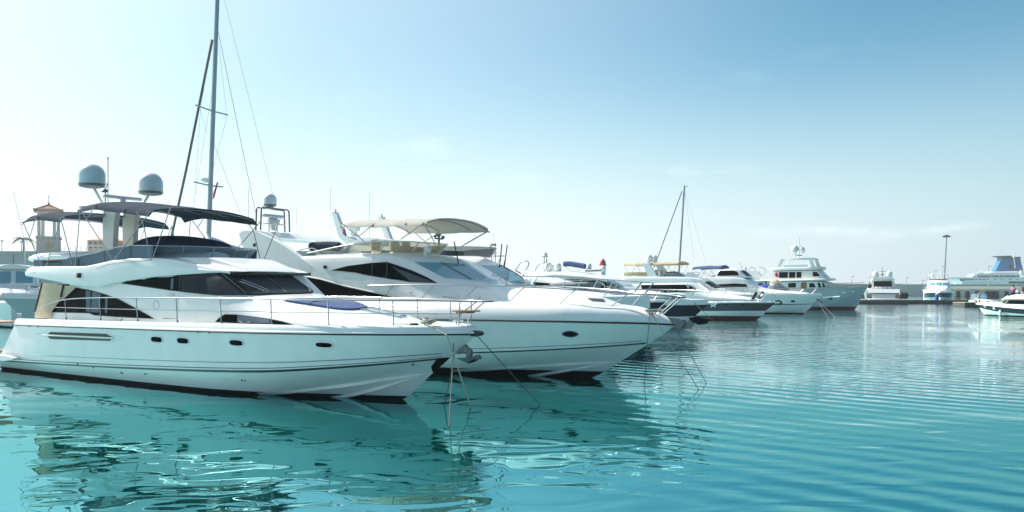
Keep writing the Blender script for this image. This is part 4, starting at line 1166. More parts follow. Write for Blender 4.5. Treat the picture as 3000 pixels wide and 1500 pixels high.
def rail(b, prof, posts, inset=.18, r=.016, rake=.0, mid=True, name='top_rail'):
    """prof: (x, z) of the top rail; posts: x positions"""
    xs = [p[0] for p in prof]; zs = [p[1] for p in prof]
    zf = lambda x: float(np.interp(x, xs, zs))
    q = np.linspace(xs[0], xs[-1], 24)
    for s_ in (1, -1):
        tubep(name, [(x, s_ * max(.04, b.half(min(x, b.gun[-1][0])) - inset), zf(x)) for x in q], r, M['steel'], b.e, 6)
        if mid: tubep('mid_rail', [(x, s_ * max(.04, b.half(min(x, b.gun[-1][0])) - inset), .5 * zf(x) + .5 * (b.gz(x) + .15 + b.bul)) for x in q[2:-2]], r * .7, M['steel'], b.e, 5)
        for x in posts:
            x0 = min(x, b.gun[-1][0] - .1)
            tubep('stanchion', [(x0, s_ * max(.05, b.half(x0) - inset), b.gz(x0) + .1 + b.bul), (x + rake, s_ * max(.04, b.half(min(x + rake, b.gun[-1][0])) - inset), zf(x + rake))], r * .9, M['steel'], b.e, 6)
def house(b, st, m=None, name='cabin', key='cabin', n=50, ang=45):
    vs, fs = loft_mesh(st, n); b.add_bvh(key, vs, fs)
    return mesh_obj(name, vs, fs, m or M['gel'], b.e, ang)
def sec(x, hb, z0, hs, zs, zc, dx=0.0, dc=None):
    dc = dx if dc is None else dc
    return (x, [(hb, z0), (hb - .01, z0 + (zs - z0) * .5, dx * .4), (hs + .06, zs - .10, dx * .9), (hs - .06, zs, dx), (hs * .6, zs + (zc - zs) * .75, dx * .4 + dc * .6), (0, zc, dc)])
def screen_fly(b, xa, xb, hw, z0, z1, m, name='fly_screen', front=.5):
    bt = curve([(xa, hw, z0), (xa * .4 + xb * .6, hw * .97, z0), (xb - .35, hw * .62, z0), (xb, hw * .2, z0), (xb + .02, 0, z0)], 16)
    tp = curve([(xa, hw + .05, z0 + (z1 - z0) * .6), (xa * .4 + xb * .6, hw * .97 + .09, z1), (xb - .30 + front * .5, hw * .62 + .06, z1), (xb + front * .55, hw * .2, z1), (xb + front * .57, 0, z1)], 16)
    vs, fs = strip_mesh([bt, bt * .5 + tp * .5, tp]); mesh_obj(name, vs, fs, m, b.e, 60)
    for s_ in (1, -1):
        tubep('screen_rail', [(p[0], s_ * p[1], p[2]) for p in tp], .016, M['steel'], b.e, 6)
def mooring(pts, label, m=None, r=.014, sag=.0, group='mooring lines running from the bows into the water'):
    p = [Vector(q) for q in pts]
    o = tubep('mooring_rope', p, r, m or M['rope'], None, 6)
    return props(o, label, 'rope', group)

# ---- third yacht, mostly hidden behind the second
C = row_boat('motor_yacht', 'white yacht third in the row, smoked upper screen, clustered wipers on its blue windscreen', 'yacht', berth(14.1, -2.1), 17, 2.35, 1.9, 2.05, 2.7, M['gel'], M['anti'], .15, group=ROW, bulw=.35)
house(C, [sec(-13, 2.0, 2.0, 1.85, 4.0, 4.05), sec(-10, 2.0, 2.0, 1.88, 4.24, 4.3), sec(-7.5, 1.98, 2.0, 1.8, 4.22, 4.34), sec(-6.6, 1.95, 2.0, 1.68, 4.12, 4.3, .0, .8), sec(-6.0, 1.92, 2.0, 1.56, 3.86, 3.98, 0, 1.3),
          sec(-5.0, 1.9, 2.0, 1.5, 3.42, 3.50, 0, 1.4), sec(-4.2, 1.85, 2.0, 1.42, 3.06, 3.12, 0, 1.3), sec(-3.7, 1.8, 2.0, 1.35, 2.9, 3.0, 0, .8), sec(-2.0, 1.5, 2.0, 1.15, 2.75, 2.9), sec(.4, 1.0, 2.1, .7, 2.55, 2.65), sec(1.4, .4, 2.2, .2, 2.4, 2.42)])
C.patch('windscreen', [(38, 332), (290, 334), (430, 385), (560, 450), (710, 535), (560, 560), (395, 545), (200, 425)], 'cabin', M['skyglass'], 6, .01, .03, dens=24)
C.line('screen_pillar', curve([(-60, 300), (80, 400), (300, 560)], 10), 'cabin', .05, M['gel'], 6)
C.line('screen_pillar', curve([(290, 334), (480, 440), (600, 540)], 10), 'cabin', .03, M['galv'], 6, off=.02)
screen_fly(C, -9.4, -5.35, 1.75, 4.24, 4.66, M['smoke'])
MB().box((-7.6, 0, 4.36), (.7, 2.2, .42), 0, .06).build('helm_console', M['canvas'], C.e)
for p, q in (((440, 400), (540, 460)), ((500, 405), (650, 500)), ((560, 430), (720, 530)), ((470, 420), (600, 500))):
    C.line('wiper_blade', curve([p, q], 8), 'cabin', .020, M['black'], 6, off=.10)
for p, q in (((545, 465), (605, 560)), ((575, 470), (635, 565))):
    C.line('wiper', curve([p, q], 8), 'cabin', .028, M['white'], 6, off=.10)
hC = C.half
tpC = [(-4.6, 3.30), (-3.98, 3.36), (-2.6, 3.34), (-.84, 3.28), (1.1, 3.15), (2.6, 3.05), (2.75, 3.03)]
rail(C, tpC, (-4.3, -2.2, -.4, .8, 1.9, 2.4), .4, .018, .45, False)
# arch fins with lights, radar and flag
q = pz(C, 5, [(270, 82), (285, 70), (318, 96), (345, 170), (400, 320), (520, 372), (380, 372), (340, 330)], -1.7)
for s_ in (-1, 1):
    MB().prism(q, 'y', s_ * 1.55, s_ * 1.75).build('arch_fin', M['gel'], C.e)
    MB().tube([(q[1][0] + .05, s_ * 1.65, q[1][1] - .1), (q[1][0] + .05, s_ * 1.65, q[1][1] + .12)], .05).tube([(q[2][0], s_ * 1.65, q[2][1] - .1), (q[2][0] + .03, s_ * 1.65, q[2][1] + .10)], .045).build('arch_light', M['dome'], C.e)
MB().prism([(q[4][0] - .3, q[4][1] - .4), (q[4][0] - .2, q[4][1]), (q[4][0] + .5, q[4][1] - .1), (q[4][0] + .9, q[4][1] - .45)], 'y', -1.56, 1.56).build('arch_beam', M['gel'], C.e)
c_ = C.at(5, 495, 330, 0)
MB().lathe([(.55, -.35), (.34, -.1), (.16, .12), (.15, .22), (.30, .26), (.32, .50), (.24, .56), (.05, .58)], c_ + Vector((0, 0, .02)), 20).build('radar_scanner', M['white'], C.e)
c_ = C.at(5, 1385, 400, 0)
MB().tube([c_ + Vector((0, 0, -.5)), c_ + Vector((0, 0, .62))], .05).tube([c_ + Vector((0, -.3, .2)), c_ + Vector((0, .3, .2))], .04).ball(c_ + Vector((0, -.05, .42)), .15, 8).ball(c_ + Vector((0, .3, .28)), .09, 8).ball(c_ + Vector((0, -.3, .30)), .08, 8).build('instrument_mast', M['galv'], C.e)
for x0, y0, x1, y1 in ((255, 350, 248, -180), (657, 370, 655, -130)):
    C.tube('whip_antenna', [C.at(5, x0, y0, -1.2), C.at(5, x1, y1, -1.2)], .013, M['white'])
fs_ = [C.at(5, x, y, -1.9) for x, y in ((375, 395), (440, 285))]
C.tube('flagstaff', fs_, .014, M['white'])
fl_ = [C.at(5, x, y, -1.9) for x, y in ((388, 238), (378, 270), (370, 300), (392, 312), (405, 335), (416, 325), (408, 295), (398, 262))]
fg = MB().prism([(p.x, p.z) for p in fl_[:8]], 'y', -1.91, -1.89).build('flag', M['red'], None)
fg.parent = None; fg.matrix_world = Matrix.Translation(C.o) @ Matrix.Rotation(math.atan2(C.u.y, C.u.x), 4, 'Z')
props(fg, 'small furled red, white and blue flag hanging beside the white fin', 'flag')
fb2 = MB().prism([(p.x, p.z) for p in (fl_[7], fl_[6], fl_[5], fl_[4], fl_[3])], 'y', -1.925, -1.912).build('flag_stripe', M['blue'], fg)

# ---- black hulled sports cruiser
H = row_boat('sports_cruiser', 'low black hulled sports cruiser with a long grey cockpit cover, behind the second yacht', 'boat', berth(26.8, -5.5), 14, 2.0, 1.5, 2.05, 1.5, M['navyhull'], M['anti'], .1, group=ROW)
house(H, [sec(-9.5, 1.6, 1.6, 1.4, 3.0, 3.1), sec(-8, 1.6, 1.6, 1.35, 3.55, 3.66), sec(-6.4, 1.6, 1.7, 1.3, 3.5, 3.62), sec(-5.0, 1.55, 1.8, 1.2, 3.2, 3.3), sec(-3.7, 1.45, 1.9, 1.05, 3.0, 3.12), sec(-2.4, 1.2, 2.0, .8, 2.5, 2.6), sec(-.4, .8, 2.05, .5, 2.2, 2.25)])
H.patch('windscreen', [(-6.3, 3.2), (-4.9, 3.08), (-3.6, 2.75), (-4.6, 2.72), (-6.3, 2.85)], 'cabin', M['glass'], 'y', both=True)
vs, fs = loft_mesh([(x, [(w, 2.78), (w + .06, 2.95), (w, 3.14), (w * .6, 3.2), (0, 3.2)]) for x, w in ((-6.8, 1.05), (-6.6, 1.25), (-5, 1.3), (-3.6, 1.2), (-3.0, .9))], 14)
mesh_obj('cockpit_cover', vs, fs, M['domeb'], H.e, 60)
vs, fs = loft_mesh([(x, [(w, 2.76), (w + .07, 2.95), (w, 3.19), (w * .6, 3.24), (0, 3.25)]) for x, w in ((-7.1, 1.1), (-6.95, 1.27), (-6.72, 1.3))], 6)
mesh_obj('cover_end', vs, fs, M['gelw'], H.e, 60)
rail(H, [(-6, 2.7), (-3, 2.85), (0, 2.75), (1.4, 2.65)], (-5, -3.4, -1.8, -.3, .9), .15, .016, .3, True)
h0 = [H.at(14, x, y, 0) for x, y in ((285, 370), (340, 270), (420, 205), (490, 190), (545, 225), (530, 300), (475, 385))]
for yy in (-1.1, 1.1):
    tubep('targa_hoop', smoothpts([(p.x, yy, p.z) for p in h0], 20), .035, M['steel'], H.e)
# ---- long white padded board lying over the rails
kb = Boat('padded_board', 'long white padded board with an upturned tip, lying over the rails above the black hull', 'board', berth(37.9, -7.3))
cl = [kb.at(13, x, y, -1.0) for x, y in ((160, 935), (400, 965), (700, 1010), (1000, 1045), (1180, 1020), (1370, 1028))]
xs_ = [p.x for p in cl]; zs_ = [p.z for p in cl]
st = []
for i, (x, z) in enumerate(zip(xs_, zs_)):
    w = (.35, .75, .85, .8, .6, .15)[i]; t_ = (.16, .20, .20, .18, .16, .05)[i]
    st.append((x, [(0, z - t_), (w * .8, z - t_), (w, z - t_ * .3), (w * .96, z + t_ * .5), (w * .7, z + t_), (0, z + t_ * .75)]))
vs, fs = loft_mesh(st, 24)
mesh_obj('padded_cover', [Vector((v.x, v.y - .6, v.z)) for v in vs], fs, M['whitefab'], kb.e, 60)

# ---- navy hulled yacht with hardtop and three white domes
D1 = row_boat('motor_yacht', 'navy hulled yacht with hardtop, white radomes and a rolled blue bimini on the roof', 'yacht', berth(37.9, -7.3), 16, 2.4, 1.55, 1.72, 1.85, M['gel'], M['anti'], .1, group=ROW, kn=.50, bulw=.22)
hull_band(D1, D1.rows, .02, .985, 2, 'hull_band', M['navyhull'], .008)
house(D1, [sec(-12, 1.9, 1.8, 1.75, 3.5, 3.55), sec(-8, 1.9, 1.8, 1.7, 3.5, 3.55), sec(-6, 1.85, 1.85, 1.5, 3.45, 3.52), sec(-5.2, 1.8, 1.9, 1.4, 3.0, 3.1), sec(-4.4, 1.7, 1.95, 1.25, 2.6, 2.72), sec(-2, 1.3, 2.0, .9, 2.35, 2.45), sec(0, .6, 2.0, .35, 2.12, 2.15)])
vs, fs = loft_mesh([(x, [(0, zl), (w * .9, zl), (w, zl + .07), (w - .05, zt - .05), (w * .75, zt), (0, zt + .08)]) for x, w, zl, zt in ((-11.6, 1.5, 3.62, 3.8), (-11.2, 1.8, 3.6, 3.98), (-9.3, 1.95, 3.58, 4.08), (-7.5, 1.9, 3.52, 3.92), (-6, 1.7, 3.44, 3.70), (-4.9, 1.45, 3.2, 3.42), (-4.2, 1.25, 2.96, 3.02))], 36)
D1.add_bvh('roof', vs, fs); mesh_obj('hardtop', vs, fs, M['gel'], D1.e, 50)
D1.patch('roof_window', [(-10.6, 3.72), (-9.8, 3.80), (-7.6, 3.68), (-6.0, 3.52), (-7.6, 3.56), (-10.2, 3.64)], 'roof', M['domeb'], 'y', both=True)
D1.patch('window', [(-8.8, 3.40), (-5.7, 3.40), (-5.0, 3.05), (-5.1, 2.85), (-8.4, 2.75), (-9.2, 3.1)], 'cabin', M['glass'], 'y', both=True)
D1.patch('windscreen', [(1620, 522), (1700, 520), (1780, 562), (1850, 608), (1730, 612), (1690, 580)], 'roof', M['skyglass'], 6, .02, .03)
for s_ in (-1, 1):
    D1.tube('hull_rail', [(-9, s_ * 2.3, 2.5), (-6, s_ * 2.2, 2.7), (-3, s_ * 1.9, 2.75), (0, s_ * 1.1, 2.7), (1.8, s_ * .2, 2.65)], .018, M['steel'])
for x in (-8, -6.5, -5, -3.5, -2, -.6, .7):
    for s_ in (-1, 1):
        y_ = D1.half(x) - .2
        tubep('stanchion', [(x - .35, s_ * (y_ + .02), 2.0), (x, s_ * y_, 2.7)], .015, M['steel'], D1.e, 6)
for x, y, s_ in ((-10.55, -.5, 1.0), (-9.71, -.5, .92), (-11.0, .9, .8)):
    radome(D1.e, (x, y, 4.12), .30 * s_, .72 * s_, M['white'], M['dome'])
mp_ = [D1.at(14, x, y, -.2) for x, y in ((1100, 240), (1180, 235), (1400, 265), (1540, 290))]
MB().tube(smoothpts(mp_, 14), .20, 12).build('rolled_bimini', M['sunpad'], D1.e, 60)
for x0, y0, x1, y1 in ((1120, 290, 1230, 375), (1300, 300, 1200, 380), (1400, 310, 1280, 385), (1330, 310, 1420, 385), (1540, 320, 1600, 385)):
    D1.tube('bimini_strut', [D1.at(14, x0, y0, -.5), D1.at(14, x1, y1, -.5)], .016, M['steel'])
m0 = D1.at(14, 705, 370, -.3); m1 = D1.at(14, 712, 5, -.3)
MB().tube([m0 + Vector((-.10, 0, 0)), m0 + Vector((-.10, 0, 1.0)), m1], .03).tube([m0 + Vector((.10, 0, 0)), m0 + Vector((.10, 0, 1.0)), m1], .03).box(m0 + Vector((0, 0, 1.05)), (.3, .5, .04)).ball(m0 + Vector((.15, 0, 1.2)), .07, 6).ball(m1, .05, 6).build('light_mast', M['galv'], D1.e)
fl_ = [D1.at(14, x, y, -.3) for x, y in ((725, 135), (740, 190), (755, 300), (735, 310), (700, 300), (715, 240))]
fg = MB().prism([(p.x, p.z) for p in fl_], 'y', -.315, -.29).build('flag', M['burg'], None)
fg.matrix_world = Matrix.Translation(D1.o) @ Matrix.Rotation(math.atan2(D1.u.y, D1.u.x), 4, 'Z')
props(fg, 'dark red flag drooping from the light mast beside the white radomes', 'flag')
D1.tube('radar_bar', [D1.at(14, 1545, 385, .6), D1.at(14, 1860, 375, .6)], .07, M['canvasg'])
radome(D1.e, D1.at(14, 1622, 350, .9), .2, .45, M['dome'], M['domeb'])
MB().lathe([(.25, 0), (.3, .2), (.2, .38), (.05, .45)], D1.at(14, 1900, 400, 1.2), 14).build('fender_ball', M['white'], D1.e)

# ---- dark grey hulled cruiser with white band and red bottom
D2 = row_boat('sports_cruiser', 'charcoal hulled cruiser with a red bottom and two black fenders standing at its bow', 'boat', berth(57.2, -7.8), 14.5, 2.15, 1.35, 1.55, 1.7, M['gel'], M['red_anti'], .34, group=ROW, kn=.50)
hull_band(D2, D2.rows, .05, .99, 2, 'hull_band', M['greyhull'], .008)
house(D2, [sec(-13, 1.8, 1.6, 1.7, 3.1, 3.15), sec(-9.6, 1.85, 1.6, 1.72, 3.30, 3.36), sec(-6.0, 1.8, 1.65, 1.6, 3.30, 3.38), sec(-5.2, 1.75, 1.7, 1.3, 2.95, 3.08), sec(-4.0, 1.6, 1.75, 1.15, 2.45, 2.58), sec(-3.2, 1.5, 1.8, 1.0, 2.3, 2.42), sec(-1, 1.1, 1.8, .7, 2.0, 2.1), sec(.5, .5, 1.75, .25, 1.83, 1.86)])
D2.patch('window', [(-10.5, 3.15), (-5.9, 3.18), (-5.3, 2.85), (-4.9, 2.55), (-10.2, 2.35)], 'cabin', M['glass'], 'y', both=True)
D2.patch('windscreen', [(905, 672), (1020, 672), (1100, 718), (1150, 748), (1040, 750), (990, 722)], 'cabin', M['glass'], 7, .02, .03)
D2.line('screen_pillar', curve([(905, 668), (1020, 755)], 8), 'cabin', .06, M['gel'], 7, off=.03)
rail(D2, [(-7.8, 2.5), (-5.6, 2.78), (-3.3, 2.70), (0, 2.45), (1.6, 2.28)], (-7, -5.6, -4.2, -2.8, -1.2, .2, 1.2), .16, .018, .5, False)
for x, z in ((1210, 893), (1388, 893)):
    p = D2.at(7, x, z, -1.1)
    D2.patch('porthole', [(x - 18, z - 7), (x + 18, z - 7), (x + 14, z + 7), (x - 14, z + 7)], 'hull', M['glass'], 7, .02, .03)
c_ = D2.at(7, 1062, 895, -2.0); c_.y = -D2.half(c_.x) * .97 - .04
em = MB()
for i in range(5):      # an angular pale emblem on the topsides
    a0, a1 = i * 1.257 + .3, (i + 2) * 1.257 + .3
    em.tube([c_ + Vector((.36 * math.cos(a0), -.03, .26 * math.sin(a0))), c_ + Vector((.30 * math.cos(a1), -.03, .22 * math.sin(a1)))], .035, 6)
em.build('hull_emblem', M['white'], D2.e)
for i, (x, y) in enumerate(((1505, 805), (1575, 800))):
    p = D2.at(7, x, y, -.5 + .5 * i)
    t = Vector((.35, 0, .62)).normalized()
    o = MB().tube([p - t * .45, p - t * .40, p - t * .25, p + t * .25, p + t * .40, p + t * .45], .14, 12).build('fender', M['black'], None, 70)
    for v in o.data.vertices: pass
    o.matrix_world = Matrix.Translation(D2.o) @ Matrix.Rotation(math.atan2(D2.u.y, D2.u.x), 4, 'Z')
    props(o, ('left of the two black fenders stowed upright on the charcoal boat\'s bow', 'right of the two black fenders stowed upright on the charcoal boat\'s bow')[i], 'fender', 'black fenders on the charcoal cruiser')
anq = MB().tube(smoothpts([D2.at(7, x, y, 0) for x, y in ((1735, 855), (1770, 850), (1795, 866), (1790, 885), (1745, 888))], 12), .07, 8).tube([D2.at(7, 1800, 862, 0), D2.at(7, 1808, 885, 0)], .05).build('anchor', M['black'], D2.e)

# ---- tall yacht with tan bimini
I_ = row_boat('motor_yacht', 'tall white yacht with a tan bimini, twin radomes and a long dark window band', 'yacht', berth(67, -12), 17, 2.4, 1.9, 2.0, 2.0, M['gel'], M['anti'], .12, group=ROW, bulw=.1)
house(I_, [sec(-13.2, 2.0, 1.9, 1.95, 3.9, 3.98), sec(-12.0, 2.05, 1.9, 2.0, 4.08, 4.14), sec(-7.3, 2.05, 1.9, 1.92, 4.08, 4.14), sec(-5.0, 2.0, 1.9, 1.75, 4.0, 4.08), sec(-4.3, 1.95, 1.9, 1.6, 3.85, 3.95), sec(-3.3, 1.9, 1.9, 1.45, 3.25, 3.36), sec(-2.2, 1.8, 1.9, 1.3, 2.72, 2.84), sec(-1.2, 1.5, 1.95, 1.1, 2.5, 2.6), sec(.8, .7, 2.0, .4, 2.25, 2.3)])
I_.patch('window', [(-7.8, 3.30), (-4.35, 3.32), (-3.6, 3.10), (-2.7, 2.66), (-7.7, 2.62)], 'cabin', M['glass'], 'y', both=True)
for x in (-6.6, -5.3):
    I_.line('window_bar', [(x, 2.62), (x, 2.95), (x, 3.3)], 'cabin', .03, M['domeb'], 'y')
I_.patch('windscreen', [(-1.35, 2.85), (-1.35, 3.5), (0, 3.6), (1.35, 3.5), (1.35, 2.85), (0, 2.9)], 'cabin', M['glass'], 'x', .02, .03)
q = pz(I_, 13, [(480, 320), (610, 315), (700, 420), (800, 590), (880, 620), (600, 625), (570, 500)], -1.7)
for s_, mm in ((-1, M['gel']), (1, M['tan'])):
    MB().prism(q, 'y', s_ * 1.65, s_ * 1.85).build('arch_wing', M['gel'], I_.e)
MB().prism([(q[0][0] - .1, q[0][1] - .2), (q[0][0], q[0][1] + .06), (q[1][0] + .3, q[1][1] + .06), (q[1][0] + .2, q[1][1] - .2)], 'y', -1.7, 1.7).build('arch_beam', M['gel'], I_.e)
zt_ = q[0][1]
for y_ in (-.75, .55):
    radome(I_.e, (q[0][0] + .35, y_, zt_ + .25), .38, .78, M['white'], M['dome'])
    tubep('dome_stalk', [(q[0][0] + .35, y_, zt_), (q[0][0] + .35, y_, zt_ + .3)], .08, M['dome'], I_.e)
zi = lambda x: float(np.interp(x, [-12.8, -10.4, -6.5], [5.48, 5.55, 5.56]))
canopy(I_, 'bimini', -12.75, -6.5, 1.7, zi, .18, M['tan'], hoops=5, drop=.14, sag=.05)
for x0, x1, x2 in ((-12.7, -12.0, -11.0), (-11.2, -12.0, -11.0), (-9.0, -8.2, -7.2), (-7.2, -8.2, -7.2), (-6.6, -7.2, -5.8)):
    for s_ in (-1, 1):
        tubep('bimini_strut', [(x0, s_ * 1.68, 5.45), (x1, s_ * 1.75, 4.12)], .02, M['steel'], I_.e, 6)
MB().box((-11.4, -1.55, 4.42), (2.6, .4, .40), 0, .06).build('seat_back', M['tan'], I_.e)
MB().box((-11.4, 1.55, 4.42), (2.6, .4, .40), 0, .06).build('seat_back', M['tan'], I_.e)
vs, fs = loft_mesh([mound(-8.6, .5, 4.08, 4.25), mound(-8.2, 1.0, 4.08, 4.62), mound(-7.5, 1.05, 4.08, 4.68), mound(-6.7, .8, 4.08, 4.3)], 10)
mesh_obj('console_cover', vs, fs, M['canvasg'], I_.e, 60)
screen_fly(I_, -8.8, -5.0, 1.7, 4.1, 4.5, M['clear'])
for y_ in (-.9, .4):
    MB().box((-9.2, y_, 4.5), (.3, .5, .8), 0, .1).build('helm_seat', M['white'], I_.e)
rail(I_, [(-5, 2.95), (-2, 3.0), (1.5, 2.95)], (-4.5, -3, -1.5, 0, 1.2), .2, .02, .2, False)

# ---- white yacht with the blue bimini
E1 = row_boat('motor_yacht', 'white yacht with a blue bimini behind its glazed wheelhouse, left of the trawler yacht', 'yacht', berth(77.6, -8.6), 18, 2.5, 2.2, 2.0, 2.05, M['gel'], M['anti'], .12, group=ROW, bulw=.12)
hull_band(E1, E1.rows, .80, .92, 1, 'hull_stripe', M['stripe'], .01)
house(E1, [sec(-14.5, 2.1, 2.3, 2.0, 4.0, 4.05), sec(-11.8, 2.15, 2.3, 2.0, 4.15, 4.2), sec(-7.6, 2.1, 2.3, 1.9, 4.15, 4.25), sec(-6.2, 2.0, 2.3, 1.7, 4.0, 4.12), sec(-5.2, 1.95, 2.3, 1.5, 3.4, 3.5), sec(-4.2, 1.8, 2.25, 1.3, 2.85, 2.95), sec(-1.5, 1.4, 2.2, 1.0, 2.55, 2.62), sec(.6, .7, 2.15, .4, 2.3, 2.35)])
E1.patch('window', [(-9.8, 3.05), (-9.2, 3.30), (-7.2, 3.42), (-5.8, 3.35), (-5.6, 3.0), (-9.0, 2.95)], 'cabin', M['glass'], 'y', both=True)
E1.patch('fly_window', [(-11.8, 4.14), (-9.6, 4.16), (-9.4, 4.05), (-11.8, 4.02)], 'cabin', M['teak'], 'y', both=True)
vs, fs = loft_mesh([sec(-9.5, 1.75, 4.1, 1.55, 4.98, 5.1, .5), sec(-8.8, 1.78, 4.1, 1.58, 5.05, 5.18), sec(-7.4, 1.7, 4.1, 1.5, 5.05, 5.15), sec(-6.9, 1.6, 4.1, 1.35, 4.95, 5.05), sec(-6.2, 1.5, 4.1, 1.2, 4.45, 4.55), sec(-5.8, 1.4, 4.05, 1.1, 4.12, 4.2)], 24)
E1.add_bvh('wheel', vs, fs); mesh_obj('wheelhouse', vs, fs, M['gel'], E1.e, 45)
E1.patch('window', [(-9.0, 4.9), (-7.4, 4.92), (-6.9, 4.75), (-6.7, 4.35), (-9.2, 4.3)], 'wheel', M['glass'], 'y', both=True)
E1.patch('windscreen', [(-1.0, 4.3), (-1.05, 4.85), (0, 4.95), (1.05, 4.85), (1.0, 4.3)], 'wheel', M['glass'], 'x', .02, .03)
ze = lambda x: float(np.interp(x, [-12.4, -11.6, -8.9], [5.25, 5.36, 5.38]))
canopy(E1, 'bimini', -12.35, -8.85, 1.55, ze, .20, M['sunpad'], hoops=3, drop=.18, sag=.06)
for x0, x1 in ((-12.2, -11.2), (-10.4, -11.2), (-9.6, -10.4), (-11.4, -10.4)):
    for s_ in (-1, 1): tubep('bimini_strut', [(x0, s_ * 1.5, 5.25), (x1, s_ * 1.7, 4.2)], .02, M['steel'], E1.e, 6)
for s_ in (-1, 1): tubep('bimini_pole', [(-12.3, s_ * 1.5, 5.25), (-12.4, s_ * 1.7, 4.15)], .035, M['white'], E1.e, 6)
rail(E1, [(-4, 2.75), (-1, 2.85), (2.0, 2.85), (2.6, 2.8)], (-3, -1.6, -.2, 1.0, 1.8), .2, .022, .5, True)
E1.patch('porthole', [(1900, 848), (1912, 845), (1940, 846), (1948, 856), (1940, 866), (1910, 866), (1898, 858)], 'hull', M['glass'], 7, .02, .03)
E1.tube('fly_rail', [(-13.5, -1.9, 4.15), (-13.2, -1.9, 4.65), (-11.9, -1.9, 4.65)], .02, M['steel'], True)
anE = MB().tube([E1.at(7, 2180, 820, 0), E1.at(7, 2215, 860, 0), E1.at(7, 2240, 868, 0)], .10, 8).box(E1.at(7, 2215, 860, 0), (.55, .35, .16), 0, .04).build('anchor', M['galv'], E1.e)
# jet ski and covered gear on its foredeck
jk = Boat('jet_ski', 'blue and black jet ski stowed on the white yacht\'s foredeck', 'jet ski', (E1.wld((-4.6, .3, 0)).x, E1.wld((-4.6, .3, 0)).y), HEAD_U)
vs, fs = loft_mesh([(x, [(0, 2.75), (w * .7, 2.78), (w, 3.0), (w * .9, 3.12), (w * .4, zt), (0, zt)]) for x, w, zt in ((-1.5, .35, 3.1), (-1.2, .5, 3.25), (-.2, .55, 3.3), (.5, .5, 3.35), (1.1, .35, 3.2), (1.6, .06, 3.1))], 18)
mesh_obj('hull', vs, fs, M['blue'], jk.e, 45)
MB().box((-.5, 0, 3.36), (1.3, .36, .2), 0, .07).build('saddle', M['black'], jk.e)
MB().tube([(.35, -.38, 3.62), (.3, 0, 3.66), (.35, .38, 3.62)], .035).tube([(.55, 0, 3.3), (.3, 0, 3.66)], .07).build('handlebar', M['black'], jk.e)
gw = E1.wld((-2.6, -.1, 0))
gc = Boat('covered_gear', 'pile of gear under a grey cover with a beige top, beside the jet ski', 'covered gear', (gw.x, gw.y), HEAD_U)
vs, fs = loft_mesh([(x, [(w, 2.6), (w, zt * .45 + 1.6), (w * .6, zt - .05), (0, zt)]) for x, w, zt in ((-1.2, .3, 3.0), (-.8, .6, 3.5), (-.3, .75, 3.6), (.4, .7, 3.2), (1.1, .4, 2.8))], 16)
mesh_obj('cover', vs, fs, M['domeb'], gc.e, 60)
vs, fs = loft_mesh([(x, [(w, 3.42), (w * .9, zt - .1), (w * .5, zt), (0, zt + .02)]) for x, w, zt in ((-1.0, .3, 3.5), (-.7, .5, 3.82), (-.2, .5, 3.85), (.1, .3, 3.6))], 10)
mesh_obj('cover_top', vs, fs, M['cream'], gc.e, 60)

# ---- small boat under a white cover between
CV = row_boat('motor_boat', 'small white motor boat with pale cockpit cover and white hood, before the trawler yacht', 'boat', berth(84, -14.5), 11, 1.9, 1.8, 1.9, 1.6, M['gel'], M['anti'], .1, group=ROW)
house(CV, [sec(-6.5, 1.5, 1.9, 1.3, 3.6, 3.7), sec(-5.2, 1.5, 1.9, 1.3, 3.75, 3.85), sec(-3.6, 1.4, 1.95, 1.1, 3.5, 3.6), sec(-1.6, 1.1, 2.0, .8, 2.7, 2.8), sec(.3, .5, 2.0, .3, 2.25, 2.3)], M['whitefab'], 'cockpit_cover')
canopy(CV, 'hood', -7.2, -4.4, 1.5, lambda x: 4.0, .22, M['whitefab'], hoops=3)
for s_ in (-1, 1): tubep('hood_pole', [(-6.9, s_ * 1.45, 4.0), (-6.2, s_ * 1.5, 2.0)], .03, M['steel'], CV.e)
rail(CV, [(-5, 2.5), (0, 2.7), (1.6, 2.7)], (-4, -2.5, -1, .5), .15, .02, .3, False)

# ---- grey trawler yacht
F1 = row_boat('trawler_yacht', 'large trawler yacht with a high blue grey bow, wooden door and two white ball radomes', 'yacht', berth(100, -7.2), 26, 3.2, 2.2, 2.78, 1.55, M['steelhull'], M['red_anti'], .38, group=ROW, bulw=.15, sheer_drop=.25, capm=M['palehull'])
for x_, z_ in ((2465, 762), (2555, 757)):
    pass
for x, y in ((80, 808), (186, 797)):
    h_, n_ = F1.cast(8, x, y, 'hull')
    if h_ is not None: MB().box(h_, (.5, .10, .16), 0, .04).build('hawse_plate', M['white'], F1.e)
h_, n_ = F1.cast(7, 2325, 828, 'hull')
if h_ is not None: MB().box(h_, (.6, .12, .25), 0, .03).build('anchor_pocket', M['black'], F1.e)
F1.tube('boarding_boom', [F1.at(7, 2240, 815, -2.6), F1.at(7, 2430, 806, -2.6)], .09, M['white'])
house(F1, [sec(-22, 2.6, 2.0, 2.5, 3.7, 3.75), sec(-9, 2.7, 2.0, 2.55, 3.75, 3.8), sec(-4.6, 2.5, 2.1, 2.3, 3.82, 3.9), sec(-3.9, 2.3, 2.2, 2.0, 3.75, 3.85, .2), sec(-3.5, 1.9, 2.3, 1.5, 3.6, 3.7, .5)], M['gelw'], 'deckhouse')
vs, fs = loft_mesh([(x, [(0, zl), (w * .95, zl), (w, zl + .08), (w - .04, zl + .24), (w * .9, zl + .3), (0, zl + .34)]) for x, w, zl in ((-23, 2.8, 3.72), (-9, 2.95, 3.78), (-5.0, 2.8, 3.86), (-3.2, 2.2, 3.9), (-2.6, 1.2, 3.92))], 20)
